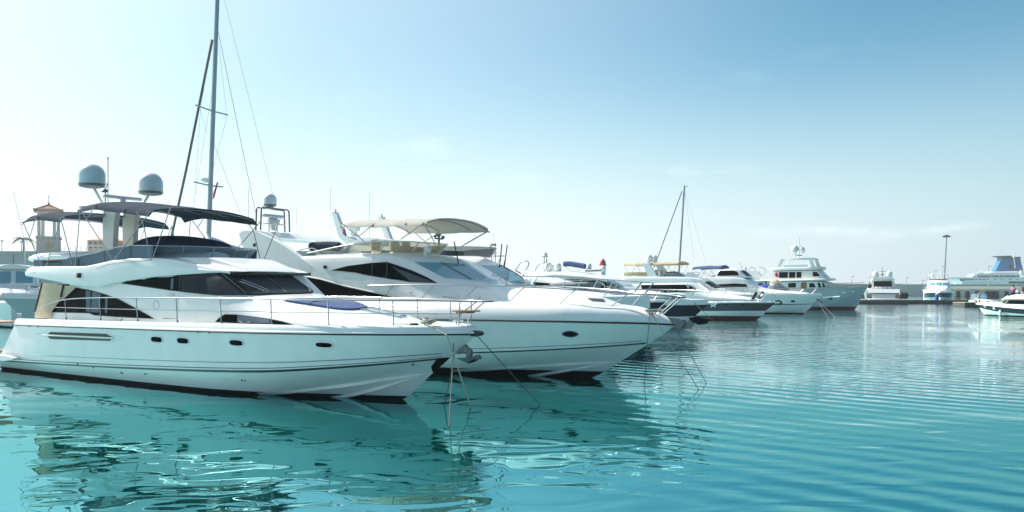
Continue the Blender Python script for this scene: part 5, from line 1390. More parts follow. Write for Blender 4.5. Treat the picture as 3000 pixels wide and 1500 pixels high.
mesh_obj('boat_deck', vs, fs, M['gel'], F1.e, 40)
F1.patch('door', [(-6.35, 2.35), (-6.35, 3.55), (-6.2, 3.68), (-5.75, 3.68), (-5.6, 3.55), (-5.6, 2.35)], 'cabin', M['teak'], 'y', .03, .03)
for poly in ([(-8.0, 2.95), (-8.0, 3.55), (-7.0, 3.58), (-7.0, 2.98)], [(-5.25, 2.98), (-5.25, 3.55), (-4.7, 3.55), (-4.45, 3.0)], [(-12.5, 2.6), (-12.5, 3.4), (-10.2, 3.4), (-10.2, 2.6)], [(-16, 2.6), (-16, 3.4), (-13.5, 3.4), (-13.5, 2.6)], [(-4.1, 2.95), (-4.25, 3.6), (-4.0, 3.62), (-3.75, 3.0)], [(-3.6, 3.0), (-3.7, 3.6), (-3.5, 3.55), (-3.35, 3.05)]):
    F1.patch('window', poly, 'cabin', M['glass'], 'y', .02, .03, both=True)
house(F1, [sec(-10.3, 2.0, 4.05, 1.9, 5.25, 5.3), sec(-5.6, 2.1, 4.05, 1.95, 5.3, 5.38), sec(-4.4, 2.0, 4.05, 1.75, 5.3, 5.4), sec(-3.7, 1.7, 4.1, 1.4, 4.7, 4.8), sec(-3.2, 1.3, 4.1, 1.0, 4.25, 4.3)], M['gelw'], 'upper_house', 'upper')
for poly in ([(-9.4, 4.3), (-9.4, 5.1), (-8.2, 5.1), (-8.2, 4.3)], [(-8.05, 4.3), (-8.05, 5.1), (-7.2, 5.1), (-7.2, 4.3)], [(-7.05, 4.3), (-7.05, 5.1), (-6.4, 5.1), (-6.4, 4.3)], [(-4.9, 4.45), (-4.9, 5.1), (-4.4, 5.05), (-4.0, 4.5)]):
    F1.patch('window', poly, 'upper', M['glass'], 'y', .02, .03, both=True)
vs, fs = loft_mesh([(x, [(0, zl), (w * .95, zl), (w, zl + .1), (w - .05, zl + .42), (w - .2, zl + .42), (w - .25, zl + .12), (0, zl + .12)]) for x, w, zl in ((-10.8, 1.9, 5.3), (-9, 2.15, 5.32), (-5.2, 2.1, 5.36), (-4.2, 1.6, 5.38), (-3.8, .9, 5.4))], 16, 1)
mesh_obj('flybridge', vs, fs, M['gel'], F1.e, 35)
for x0, x1 in ((-9.6, -9.0), (-4.8, -5.3)):
    for s_ in (-1, 1):
        MB().prism([(x0 - .25, 5.4), (x1 - .2, 6.95), (x1 + .2, 6.95), (x0 + .25, 5.4)], 'y', s_ * 1.6, s_ * 1.8).build('arch_leg', M['gel'], F1.e)
MB().box((-7.15, 0, 6.95), (4.3, 3.7, .16), 0, .05).build('fly_roof', M['gel'], F1.e)
MB().box((-7.2, -1.95, 5.85), (3.2, .06, .45), 0, .01).build('fly_panel', M['clear'], F1.e)
tubep('mast', [(-7.2, 0, 7.0), (-7.2, 0, 7.9), (-7.2, 0, 10.0)], .14, M['white'], F1.e, 10, .04)
MB().box((-7.2, 0, 7.45), (.2, 2.6, .12), 0, .04).build('radar_scanner', M['canvasg'], F1.e)
MB().box((-7.2, 0, 9.15), (.06, 1.4, .05)).ball((-7.15, .4, 8.7), .15, 6).build('mast_yard', M['white'], F1.e)
for s_ in (-1, 1):
    c = Vector((-7.35, s_ * 1.75, 7.75))
    o = MB().ball(c + Vector((0, 0, .5)), .56, 10).build('ball_radome', M['white'], F1.e, 70)
    tubep('dome_stalk', [c + Vector((0, -s_ * .2, -.8)), c], .09, M['white'], o)
tubep('crane', [(-15.5, -1.2, 4.0), (-14.6, -1.2, 5.4), (-15.4, -1.0, 6.6)], .16, M['white'], F1.e, 8, .07)
MB().prism([(-13.6, 4.0), (-13.9, 5.2), (-13.2, 5.35), (-12.4, 4.0)], 'y', -.9, -.3).box((-13.8, -.6, 5.3), (2.2, .9, .10)).ball((-14.6, -.6, 5.65), .3, 8).ball((-12.6, -.6, 5.5), .22, 8).build('crane_housing', M['white'], F1.e)
fg = MB().prism([(-9.7, 4.4), (-9.9, 4.75), (-9.75, 5.1), (-9.5, 4.9), (-9.35, 4.45)], 'y', -2.35, -2.32).build('flag', M['red'], None)
fg.matrix_world = Matrix.Translation(F1.o) @ Matrix.Rotation(math.atan2(F1.u.y, F1.u.x), 4, 'Z')
props(fg, 'small red flag on the trawler yacht\'s boat deck', 'flag')
for s_ in (-1, 1):
    q = np.linspace(-3.2, 1.2, 8)
    tubep('bow_rail', [(x, s_ * max(.05, F1.half(x) - .2), F1.gz(x) + .85) for x in q], .03, M['steel'], F1.e, 6)
    for x in q[:-1]: tubep('stanchion', [(x, s_ * max(.05, F1.half(x) - .2), F1.gz(x) + .2), (x, s_ * max(.05, F1.half(x) - .2), F1.gz(x) + .85)], .022, M['steel'], F1.e, 5)
tq = Boat('tender', 'grey inflatable tender stowed on the trawler yacht\'s upper aft deck', 'tender', (F1.wld((-17, -.8, 0)).x, F1.wld((-17, -.8, 0)).y), HEAD_U)
for s_ in (-1, 1): tubep('tube', smoothpts([(-2.2, s_ * .75, 4.55), (0, s_ * .8, 4.6), (1.4, s_ * .6, 4.7), (2.1, 0, 4.85)], 14), .24, M['domeb'], tq.e, 10)
MB().box((-.2, 0, 4.4), (3.6, 1.2, .3), 0, .08).build('floor', M['domeb'], tq.e)
MB().box((-.2, 0, 4.95), (.6, .5, .7), 0, .08).build('console', M['white'], tq.e)

# ---- sailing yachts
def sail_yacht(label, origin, L, u, mast_pts, r, spread, m_mast, boom=None, wires=(), furl=None, hullm=None):
    s = row_boat('sailing_yacht', label, 'sailing yacht', origin, L, L * .14, 1.2, 1.5, 1.4, hullm or M['gel'], M['anti'], .1, u)
    house(s, [sec(-L * .8, L * .10, 1.2, L * .08, 1.75, 1.8), sec(-L * .4, L * .10, 1.3, L * .08, 1.9, 1.98), sec(-L * .18, L * .05, 1.4, L * .03, 1.65, 1.7)])
    P = [s.loc(p) for p in mast_pts]
    tubep('mast', P, r, m_mast, s.e, 10, r * .8)
    return s, P
def lerpm(a, b, t): return a.lerp(b, t)
D_s = 46.0
mb0 = wpt(604, 712, D_s); mt0 = wpt(641, -120, D_s)
mb0.z = 1.9; mb0.x -= .17 * 0
org = (mb0.x + 4.0, mb0.y - 2.6)
S1, P = sail_yacht('sailing yacht with the tallest mast and a blue boom cover, behind the nearest yacht', org, 14.5, HEAD_U, [mb0, mt0], .15, None, M['alu'])
def onm(py):       # point of the mast at photo height py
    t = (712 - py) / 832.0
    q = wpt(604 + 37 * t, py, D_s); return S1.loc(q)
for py, hl in ((325, 1.35), (543, 1.2)):
    c = onm(py)
    a = Vector((-.25, 1, 0)).normalized()
    tubep('spreader', [c - a * hl + Vector((0, 0, .05)), c, c + a * hl + Vector((0, 0, .05))], .045, M['alu'], S1.e, 6)
for k, (x0, y0), (x1, y1), dd, r_ in ((17, (180, 0), (440, 1045), 44.5, .008), (17, (146, 170), (350, 1160), 45, .014), (17, (112, 745), (262, 1145), 45, .010), (17, (195, 622), (105, 960), 45.5, .008),
                                      (17, (150, 250), (192, 620), 46, .007), (17, (50, 590), (15, 1130), 46.5, .008), (17, (112, 215), (50, 590), 46.5, .007), (17, (50, 590), (85, 720), 46.2, .007), (17, (128, 400), (22, 1050), 46.3, .008)):
    S1.tube('shroud', [S1.loc(wpt(*PX(k, x0, y0), dd)), S1.loc(wpt(*PX(k, x1, y1), dd))], r_, M['galv'], n=5)
S1.tube('furled_jib', [S1.loc(wpt(622, 116, 47)), S1.loc(wpt(545, 500, 49)), S1.loc(wpt(502, 695, 50)), S1.loc(wpt(497, 725, 50))], .075, M['roped'])
c = onm(528)
MB().lathe([(.05, -.1), (.28, 0), (.30, .12), (.2, .2), (.05, .22)], c + Vector((-.45, .1, 0)), 16).box(c + Vector((-.2, .05, -.06)), (.5, .1, .06)).build('radar_scanner', M['dome'], S1.e)
c = onm(700)
be = S1.loc(wpt(720, 738, 43))
bo = tubep('boom', [c + Vector((0, 0, -.3)), be], .09, M['alu'], S1.e)
MB().tube(smoothpts([c + Vector((.05, 0, -.05)), c.lerp(be, .2) + Vector((0, 0, .0)), c.lerp(be, .6) + Vector((0, 0, -.02)), be + Vector((0, 0, .06))], 14), .24, 12, .10).build('sail_cover', M['sunpad'], S1.e, 60)
MB().tube(smoothpts([S1.loc(wpt(606, 690, 45)), S1.loc(wpt(616, 712, 44.5)), S1.loc(wpt(660, 728, 44)), S1.loc(wpt(705, 738, 43.5))], 12), .12, 10).build('folded_sail', M['whitefab'], S1.e, 60)
fg = MB().prism([(0, 0), (.06, .1), (.16, .95), (.10, 1.0), (-.02, .3)], 'y', -.03, .03).build('pennant', M['red'], None)
fg.location = wpt(624, 583, 45.5); fg.rotation_euler = (0, R(8), 0)
props(fg, 'small red pennant hanging limp under the lower spreader of the tall mast', 'pennant')
D_s2 = 92.0
b2 = wpt(1984, 800, D_s2); t2 = wpt(2005, 545, D_s2); b2.z = 1.9
S2, P2 = sail_yacht('sailing yacht with a single bare grey mast behind the tan bimini', (b2.x + 3, b2.y - 2), 11, HEAD_U, [b2, t2], .13, None, M['alu'])
S2.tube('furled_jib', [S2.loc(wpt(1998, 560, D_s2)), S2.loc(wpt(1922, 768, 94)), S2.loc(wpt(1916, 784, 94.2))], .055, M['roped'])
c = S2.loc(wpt(1993, 712, D_s2))
tubep('spreader', [c + Vector((.2, -.7, .05)), c, c + Vector((-.2, .7, .05))], .035, M['alu'], S2.e, 6)
c = S2.loc(wpt(2005, 549, D_s2))
MB().tube([c, c + Vector((0, 0, .35))], .02).box(c + Vector((.2, 0, .1)), (.5, .05, .05)).build('masthead_light', M['galv'], S2.e)
for x in (2034, 2068):
    S2.tube('shroud', [S2.loc(wpt(2006, 560, D_s2)), S2.loc(wpt(x, 768, D_s2))], .008, M['galv'], n=4)

# ---- two boats at the left edge
L2 = row_boat('cabin_cruiser', 'white cabin cruiser with a pale hardtop and wraparound dark windscreen at the left edge', 'boat', ((34 - 1500) / FPX * 58, 58), 11, 2.1, 1.7, 1.8, 1.5, M['gel'], M['anti'], .1, (.50, -.86))
house(L2, [sec(-8, 1.9, 1.9, 1.8, 3.0, 3.05), sec(-5, 1.9, 2.0, 1.7, 3.1, 3.2), sec(-3.2, 1.8, 2.1, 1.4, 2.9, 3.0), sec(-.5, 1.0, 2.1, .7, 2.45, 2.5)])
vs, fs = loft_mesh([sec(-7.6, 1.8, 3.0, 1.6, 4.3, 4.38), sec(-5.0, 1.8, 3.0, 1.5, 4.3, 4.4), sec(-4.2, 1.7, 3.0, 1.35, 4.25, 4.3), sec(-3.4, 1.5, 3.0, 1.1, 3.1, 3.15)], 16)
L2.add_bvh('ws', vs, fs); mesh_obj('enclosure', vs, fs, M['gel'], L2.e, 40)
for poly in ([(-1.25, 3.2), (-1.3, 4.05), (-.15, 4.12), (-.15, 3.2)], [(.15, 3.2), (.15, 4.12), (1.3, 4.05), (1.25, 3.2)]):
    L2.patch('pane', poly, 'ws', M['skyglass'], 'x', .03, .02)
L2.patch('pane', [(-7.2, 3.2), (-7.2, 4.1), (-4.6, 4.1), (-4.2, 3.2)], 'ws', M['skyglass'], 'y', .03, .02, both=True)
vs, fs = loft_mesh([(x, [(0, 4.3), (w * .95, 4.32), (w, 4.42), (w * .85, 4.56), (0, 4.7)]) for x, w in ((-8.2, 1.5), (-7.8, 1.85), (-5, 1.9), (-4.0, 1.6), (-3.7, 1.0))], 12)
mesh_obj('hardtop', vs, fs, M['gel'], L2.e, 45)
rail(L2, [(-6, 2.6), (0, 2.8), (1.5, 2.8)], (-5, -3.5, -2, -.5, 1), .2, .022, .2, True)
L1 = row_boat('motor_boat', 'motor boat with a shiny blue grey bow at the left edge behind the nearest yacht', 'boat', (-22.9, 39.6), 12, 2.1, 1.9, 2.35, 2.0, M['steelhull'], M['anti'], .1, (-.62, -.785), capm=M['gel'], bulw=.1)
house(L1, [sec(-9, 1.6, 2.1, 1.4, 2.9, 3.0), sec(-5, 1.5, 2.2, 1.2, 2.85, 2.95), sec(-3, 1.2, 2.3, .9, 2.7, 2.8), sec(.2, .6, 2.4, .4, 2.5, 2.55)])
L1.patch('windscreen', [(-1.0, 2.9), (-.9, 3.0), (.9, 3.0), (1.0, 2.9)], 'cabin', M['glass'], 'x', .03, .03)
MB().prism([(-6.5, 2.9), (-7.6, 3.7), (-7.3, 3.75), (-6.0, 2.95)], 'y', -1.3, 1.3).build('windscreen', M['glass'], L1.e)
rail(L1, [(-5, 2.9), (0, 3.05), (1.7, 3.05)], (-4, -2.5, -1, .5), .2, .02, .2, False)

# ================================================================ far side of the basin
def thing_at(name, label, cat, loc, rz=0.0, group=None, kind=None):
    e = empty(name, loc, rz); props(e, label, cat, group, kind); return e

# breakwater wall across the harbour mouth, with its rocks
PD = 262.0
bw = thing_at('breakwater_wall', 'long pale green breakwater wall closing the right of the basin', 'wall', (100, PD, 0))
MB().box((-14, 4, 2.0), (84, 4, 4.3), 0).build('wall_body', M['concgreen'], bw)
MB().box((-14, 1.8, 4.2), (84, 1.2, .35), 0).build('parapet', M['concrete'], bw)
for i in range(13):
    MB().box((-54 + i * 6.2, 1.75, 2.2), (.5, .7, 3.6), 0).build('buttress', M['concgreen'], bw)
far = thing_at('breakwater_wall', 'low far breakwater running behind the trawler yacht towards the sea', 'wall', (60, 330, 0))
MB().box((20, 0, 2.1), (260, 5, 4.6), 0).box((20, -2.4, 4.2), (260, .6, .9), 0).build('wall_body', M['concrete'], far)
rocks = MB()
rnd = random.Random(5)
for i in range(70):
    x = 60 + i * .95 + rnd.uniform(-.4, .4)
    c = (x, PD - .5 - rnd.uniform(0, 2.5), rnd.uniform(-.1, .7))
    bm = bmesh.new(); bmesh.ops.create_icosphere(bm, subdivisions=1, radius=rnd.uniform(.6, 1.2))
    for v in bm.verts: v.co = Vector((v.co.x * 1.3, v.co.y, v.co.z * .8)) * rnd.uniform(.8, 1.15)
    bm.verts.index_update()
    rocks.add([v.co + Vector(c) for v in bm.verts], [tuple(v.index for v in f.verts) for f in bm.faces]); bm.free()
ro = rocks.build('armour_rocks', M['rock'], None, 10)
props(ro, 'dark armour rocks along the foot of the breakwater', 'rocks', kind='stuff')
# fendered quay on the right
qy = thing_at('quay', 'pale green quay wall with tall black rubber fenders, in front of the ferry', 'quay', (150, 250, 0), R(-18))
MB().box((30, 6, 1.05), (96, 12, 2.2), 0).build('quay_wall', M['concgreen'], qy)
MB().box((30, 6, 2.35), (96.4, 12.4, .36), 0).build('quay_edge', M['concrete'], qy)
MB().box((30, 9, 3.0), (96, .5, 1.1), 0).build('parapet', M['concgreen'], qy)
for i in range(22):
    MB().box((-14 + i * 3.9, -.15, 2.62), (2.2, .3, .18), 0).build('kerb_block', M['yellow'] if i % 2 else M['concrete'], qy)
for px in (2806, 2833, 2861, 2890, 2904, 2918, 2947, 2985, 3015, 3045):
    dx_, dy_ = (px - 1500) / FPX, 1.0
    lx = ((dx_ * 250 - 150) / (math.cos(R(-18)) - dx_ * math.sin(R(-18))))
    f = MB().box((lx, -.55, 1.05), (1.1, .7, 1.9), 0, .12).build('fender', M['rubber'], qy)
# floating docks
dk1 = thing_at('floating_dock', 'long dark timber floating dock in front of the white stern facing yacht', 'dock', (76, 152, 0))
MB().box((0, 0, .30), (22, 2.6, .62), 0, .05).build('float', M['darkwood'], dk1)
for i in range(36):
    MB().box((-10.7 + i * .61, 0, .64), (.56, 2.5, .06), 0).build('plank', M['darkwood'], dk1)
for i in range(5):
    MB().box((-10 + i * 5, -1.34, .35), (.25, .12, .5), 0, .02).build('rubbing_block', M['rubber'], dk1)
c = wat(2552, 887)
dk2 = thing_at('floating_dock', 'short dock end with pale planks beside the grey trawler bow', 'dock', (c.x, c.y, 0))
MB().box((0, 0, .32), (3.6, 3.2, .66), 0, .05).build('float', M['darkwood'], dk2)
for i in range(9):
    MB().box((-1.6 + i * .4, 0, .68), (.36, 3.2, .06), 0).build('plank', M['plankw'], dk2)
c = wat(2846, 899)
dk3 = thing_at('floating_dock', 'short dock end with pale planks behind the cream cruiser\'s bow', 'dock', (c.x, c.y + 1.5, 0))
MB().box((.8, 0, .30), (3.9, 3.4, .66), 0, .05).build('float', M['darkwood'], dk3)
for i in range(10):
    MB().box((-1.0 + i * .39, 0, .67), (.35, 3.4, .06), 0).build('plank', M['plankw'], dk3)
pst = thing_at('pedestal', 'blue mooring pedestal standing on the dark dock before the navy hull', 'pedestal', (wpt(2745, 870, 152).x, 152, .62))
MB().box((0, 0, .55), (.5, .5, 1.1), 0, .06).build('post', M['blue'], pst)
MB().lathe([(.25, 0), (.27, .1), (.15, .22), (.02, .25)], (0, 0, 1.1), 12).build('lamp_cap', M['white'], pst)

# white yacht showing its stern
def W(px, D): return (px - 1500) / FPX * D
G1 = Boat('motor_yacht', 'white yacht seen from astern at the dock, twin tilted radomes on its arch', 'yacht', (W(2571, 177.6), 177.6), (.36, .93))
rows = [[(-19, 0, -.5), (-6, 0, -.5), (0, 0, 0), (.9, 0, .9)], [(-19, 2.7, 0), (-10, 2.75, 0), (-4, 1.6, .3), (.9, 0, .9)], [(-19, 3.15, 1.4), (-10, 3.2, 1.5), (-4, 2.2, 1.9), (1.8, 0, 2.1)], [(-18.4, 3.1, 2.35), (-10, 3.25, 2.5), (-4, 2.5, 2.8), (2.6, 0, 3.0)]]
cr, _ = hull_build(G1, rows, (M['palehull'], M['anti']), .1, 24, 2)
G1.gun = cr[3]; G1.half, G1.gz = row_half(cr[3]), row_z(cr[3]); G1.bul = 0
cap_build(G1, cr[3], [(0, 0), (.05, .05), (-.05, .22), (-.25, .2)], M['gel'])
MB().box((-20, 0, .62), (2.4, 5.9, .5), 0, .12).build('swim_platform', M['gel'], G1.e)
MB().prism([(-19.3, .8), (-18.2, 2.5), (-17.6, 2.6), (-17.6, .8)], 'y', -2.1, 2.1).build('transom', M['white'], G1.e)
MB().prism([(-19.32, 2.0), (-18.9, 2.7), (-17.4, 2.75), (-17.4, 2.4), (-18.6, 2.1)], 'y', -2.9, 2.9).build('stern_coaming', M['gel'], G1.e)
MB().prism([(-19.2, 1.95), (-18.5, 2.25), (-18.4, 2.1)], 'y', -2.0, 2.0).build('stern_shade_strip', M['galv'], G1.e)  # solid dark strip stands in for the shade under the coaming
for s_ in (-1, 1):
    for i in range(4):
        MB().box((-19.3 + i * .35, s_ * 2.55, .95 + i * .33), (.4, .7, .10), 0).build('stern_step', M['teak'], G1.e)
for i in range(4):
    MB().box((-17.6, -1.2 + i * .8, 2.95), (.3, .74, .55), 0, .08).build('cushion', M['white'], G1.e)
house(G1, [sec(-16.6, 2.35, 2.5, 2.0, 4.55, 4.62), sec(-12, 2.5, 2.5, 2.1, 4.7, 4.8), sec(-8, 2.3, 2.6, 1.8, 4.4, 4.5), sec(-4, 1.6, 2.8, 1.0, 3.4, 3.5), sec(-1, .7, 2.9, .4, 3.1, 3.15)], M['gel'], 'cabin')
MB().box((-16.66, 0, 3.55), (.1, 3.3, 1.55), 0, .02).build('saloon_door', M['glass'], G1.e)
G1.patch('window', [(-15.8, 4.3), (-13, 4.45), (-9.5, 4.2), (-8.5, 3.8), (-13, 3.7), (-16, 3.7)], 'cabin', M['glass'], 'y', both=True)
vs, fs = loft_mesh([(x, [(0, 4.62), (w * .95, 4.62), (w, 4.72), (w * .9, 4.84), (0, 4.92)]) for x, w in ((-18.2, 1.9), (-17.6, 2.3), (-12, 2.3), (-9, 1.6))], 10)
mesh_obj('hardtop', vs, fs, M['gel'], G1.e, 45)
MB().prism([(-16.8, 4.9), (-16.5, 5.25), (-14, 5.2), (-13, 4.85)], 'y', -1.9, 1.9).build('arch', M['palehull'], G1.e)
for s_ in (-1, 1):
    o = MB().lathe([(.42, 0), (.56, .25), (.60, .6), (.48, .95), (.25, 1.12), (.02, 1.16)], (0, 0, 0), 18).build('radome', M['dome'], G1.e)
    o.location = (-15.6, s_ * 1.15, 5.2); o.rotation_euler = (R(-12 * s_), 0, 0)
mm = MB().tube([(-15.6, 0, 5.1), (-15.6, 0, 7.1)], .07, 8, .03).box((-15.6, 0, 6.3), (.1, 1.1, .08)).box((-15.6, 0, 5.7), (.3, .5, .25), 0, .05).ball((-15.6, 0, 7.1), .1, 6)
mm.build('light_mast', M['galv'], G1.e)
for i, (px, y) in enumerate(((2641, 866), (2652, 866), (2547, 838))):
    c = wpt(px, y, 156 if i < 2 else 160)
    o = MB().ball(c, .62 if i < 2 else .45, 10, (1, 1, 1.1)).build('ball_fender', M['rubber'], None, 80)
    props(o, ('left of two large black ball fenders beside the stern facing yacht', 'right of two large black ball fenders beside the stern facing yacht', 'small black ball fender left of the stern facing yacht')[i], 'fender', 'black ball fenders')

# white flybridge yacht, bow on
K1 = Boat('motor_yacht', 'white and navy flybridge yacht seen bow on beside the tall lamp mast', 'yacht', (W(2754, 162), 162), (-.44, -.90))
rows = [[(-15, 0, -.5), (-5, 0, -.5), (0, 0, 0), (.5, 0, .7)], [(-15, 2.2, 0), (-6, 2.1, .1), (-2, 1.1, .5), (.5, 0, .7)], [(-15, 2.6, .8), (-6, 2.55, .9), (-2, 1.7, 1.0), (.9, 0, 1.15)], [(-14.7, 2.6, 1.7), (-6, 2.75, 1.8), (-2, 2.2, 1.95), (1.6, 0, 2.0)]]
cr, _ = hull_build(K1, rows, (M['gel'], M['anti']), .1, 24, 3, .1)
K1.gun = cr[3]; K1.half, K1.gz = row_half(cr[3]), row_z(cr[3]); K1.bul = .15; K1.rows = cr
hull_band(K1, cr, .02, .98, 2, 'hull_band', M['navyhull'], .01)
cap_build(K1, cr[3], [(0, 0), (.05, .05), (-.05, .3), (-.3, .32), (-.34, .2)], M['gel'])
house(K1, [sec(-12, 2.2, 1.9, 2.0, 4.3, 4.4), sec(-7, 2.2, 1.9, 1.95, 4.5, 4.6), sec(-6.2, 2.2, 1.9, 1.85, 4.35, 4.5, .0, .3), sec(-5.2, 2.1, 1.9, 1.7, 3.5, 3.6, 0, .4), sec(-4.4, 1.9, 1.95, 1.5, 3.0, 3.1), sec(-2, 1.3, 2.0, .9, 2.55, 2.62), sec(.2, .5, 2.1, .3, 2.25, 2.28)], M['gel'])
K1.patch('windscreen', [(-1.75, 3.5), (-1.72, 4.0), (0, 4.12), (1.72, 4.0), (1.75, 3.5), (0, 3.52)], 'cabin', M['skyglass'], 'x', .02, .03)
for y_ in (-.6, .6):
    K1.patch('screen_pillar', [(y_ - .05, 3.5), (y_ - .05, 4.08), (y_ + .05, 4.08), (y_ + .05, 3.5)], 'cabin', M['gel'], 'x', .05, .02, dens=6)
K1.patch('window', [(-11, 3.3), (-11, 4.0), (-7, 4.1), (-6, 3.4)], 'cabin', M['glass'], 'y', both=True)
screen_fly(K1, -10, -6.9, 1.7, 4.55, 4.85, M['smoke'])
MB().tube(smoothpts([(-10, -1.9, 4.5), (-10, -1.8, 5.7), (-10, -1.2, 6.0), (-10, 0, 6.05), (-10, 1.2, 6.0), (-10, 1.8, 5.7), (-10, 1.9, 4.5)], 26), .07).build('arch', M['white'], K1.e)
MB().tube([(-10, -1.85, 5.2), (-7.2, -1.6, 4.85)], .03).build('arch_rail', M['steel'], K1.e)
MB().tube([(-10, 1.85, 5.2), (-7.2, 1.6, 4.85)], .03).build('arch_rail', M['steel'], K1.e)
radome(K1.e, (-10, -1.1, 5.2), .32, .62, M['white'], M['dome'])
for y_ in (-.8, 0, .8): MB().box((-8.6, y_, 4.85), (.3, .55, .6), 0, .08).build('helm_seat', M['gelw'], K1.e)
rail(K1, [(-5, 2.8), (-1, 2.9), (1.5, 2.9)], (-4, -2.5, -1, .3, 1.2), .25, .025, .1, False)
MB().box((1.1, 0, 2.25), (.6, .3, .18), 0, .04).build('anchor_roller', M['galv'], K1.e)
MB().tube([(1.3, -.05, 2.1), (1.0, -.05, 1.4)], .10).box((1.0, 0, 1.5), (.25, .6, .2), 0, .05).build('anchor', M['galv'], K1.e)

# small motor boat between the docks
SB = Boat('motor_boat', 'small white motor boat with a grey canvas hood, between quay fenders and the cream cruiser', 'boat', (W(2888, 128), 128), (-.3, -.95))
rows = [[(-6, 0, -.3), (-2, 0, -.3), (0, 0, 0), (.25, 0, .35)], [(-6, .95, 0), (-2.5, .95, .05), (-1, .5, .25), (.25, 0, .35)], [(-5.9, 1.2, .75), (-2.5, 1.25, .8), (-1, .85, .88), (.7, 0, .95)]]
cr, _ = hull_build(SB, rows, (M['gel'], M['anti']), .05, 18, 3, .05)
cap_build(SB, cr[2], [(0, 0), (.03, .03), (-.04, .12), (-.15, .1)], M['gel'])
vs, fs = loft_mesh([sec(-5.2, 1.05, .8, .9, 1.9, 2.0), sec(-3.2, 1.05, .8, .9, 1.95, 2.05), sec(-2.4, 1.0, .85, .8, 1.5, 1.6), sec(-1.9, .9, .85, .7, 1.1, 1.15)], 14)
SB.add_bvh('hood', vs, fs); mesh_obj('hood', vs, fs, M['canvasg'], SB.e, 45)
SB.patch('windscreen', [(-.75, 1.25), (-.7, 1.7), (0, 1.78), (.7, 1.7), (.75, 1.25)], 'hood', M['skyglass'], 'x', .02, .02)

# cream cruiser with two people aboard, at the right edge
c = wat(2886, 924)
R1 = Boat('motor_boat', 'cream cruiser with a black hull band cut off by the right edge', 'boat', (c.x, c.y), (-.62, .78))
rows = [[(-9, 0, -.4), (-4, 0, -.4), (-.8, 0, -.2), (0, 0, 0), (.25, 0, .30)],
        [(-9, 1.25, 0), (-5, 1.3, .02), (-2, 1.0, .10), (-.6, .5, .22), (.25, 0, .30)],
        [(-9, 1.5, .22), (-5, 1.55, .24), (-3, 1.4, .34), (-1.6, 1.12, .46), (-.3, .6, .66), (.55, 0, .80)],
        [(-9, 1.6, .62), (-5, 1.68, .72), (-3, 1.55, .84), (-1.6, 1.28, .96), (-.2, .7, 1.08), (.9, 0, 1.16)]]
cr, _ = hull_build(R1, rows, (M['gelw'], M['anti']), .10, 30, 3, .05)
R1.gun = cr[3]; R1.half, R1.gz = row_half(cr[3]), row_z(cr[3]); R1.bul = 0; R1.rows = cr
hull_band(R1, cr, .0, .97, 2, 'hull_band', M['navyhull'], .008)
cap_build(R1, cr[3], [(0, 0), (.03, .02), (.0, .10), (-.08, .22), (-.22, .25), (-.25, .2)], M['gelw'])
house(R1, [sec(-9, 1.4, .9, 1.2, 1.75, 1.8), sec(-5.5, 1.45, .9, 1.22, 1.75, 1.80), sec(-3.0, 1.36, .95, 1.12, 1.74, 1.80), sec(-2.3, 1.25, 1.0, 1.0, 1.66, 1.72), sec(-1.5, 1.08, 1.1, .8, 1.38, 1.44), sec(.1, .5, 1.2, .3, 1.32, 1.36)], M['gelw'])
R1.patch('window', [(-1.65, 1.37), (-2.1, 1.57), (-2.6, 1.64), (-4.6, 1.62), (-4.9, 1.45), (-4.5, 1.24), (-2.2, 1.27)], 'cabin', M['glass'], 'y', both=True)
for x in (-1.95, -2.5):
    for s_ in (1, -1):
        h_, n_ = R1.cast_y(x, 1.42, 'cabin', s_)
        if h_ is not None: MB().tube([h_ + Vector((.22, s_ * .03, -.16)), h_ + Vector((-.16, s_ * .0, .18))], .03).build('window_bar', M['gelw'], R1.e)
house(R1, [sec(-9, 1.4, 1.74, 1.35, 2.25, 2.28), sec(-5, 1.4, 1.74, 1.33, 2.3, 2.33), sec(-3.2, 1.32, 1.74, 1.2, 2.24, 2.26), sec(-2.5, 1.15, 1.74, .95, 2.14, 2.16), sec(-1.85, .9, 1.70, .6, 1.76, 1.78)], M['gelw'], 'flybridge', 'fly')
MB().prism([(-5.6, 2.26), (-2.45, 2.16), (-2.55, 2.26), (-5.6, 2.38)], 'y', -1.2, 1.2).build('fly_coaming', M['black'], R1.e)
MB().box((-3.25, .2, 2.5), (.3, .9, .36), 0, .05).build('helm_console', M['whitefab'], R1.e)
zr = lambda x: 3.46
canopy(R1, 'bimini', -6.2, -2.6, 1.15, zr, .10, M['black'], hoops=3, drop=.1)
for s_ in (-1, 1):
    for x0, x1 in ((-2.7, -3.6), (-4.4, -3.6), (-6.0, -5.0)): tubep('bimini_pole', [(x0, s_ * 1.13, 3.42), (x1, s_ * 1.2, 2.25)], .022, M['steel'], R1.e, 6)
for x, z in ((-.25, .97), (-1.28, .78)):
    h_, n_ = R1.cast_y(x, z, 'hull', 1)
    if h_ is not None: MB().lathe([(.13, 0), (.13, .04), (.08, .06), (.06, .02)], h_, 14, n_.to_track_quat('Z', 'Y').to_matrix()).build('porthole', M['white'], R1.e)
MB().tube(smoothpts([(-1.4, .9, 1.3), (-.2, .5, 1.62), (.9, .12, 1.70), (1.1, 0, 1.70), (.9, -.12, 1.70), (-.2, -.5, 1.62), (-1.4, -.9, 1.3)], 30), .035).build('pulpit', M['white'], R1.e)
MB().prism([(.65, 1.3), (.98, 1.72), (1.08, 1.72), (.85, 1.3)], 'y', -.05, .05).build('bow_board', M['red'], R1.e)
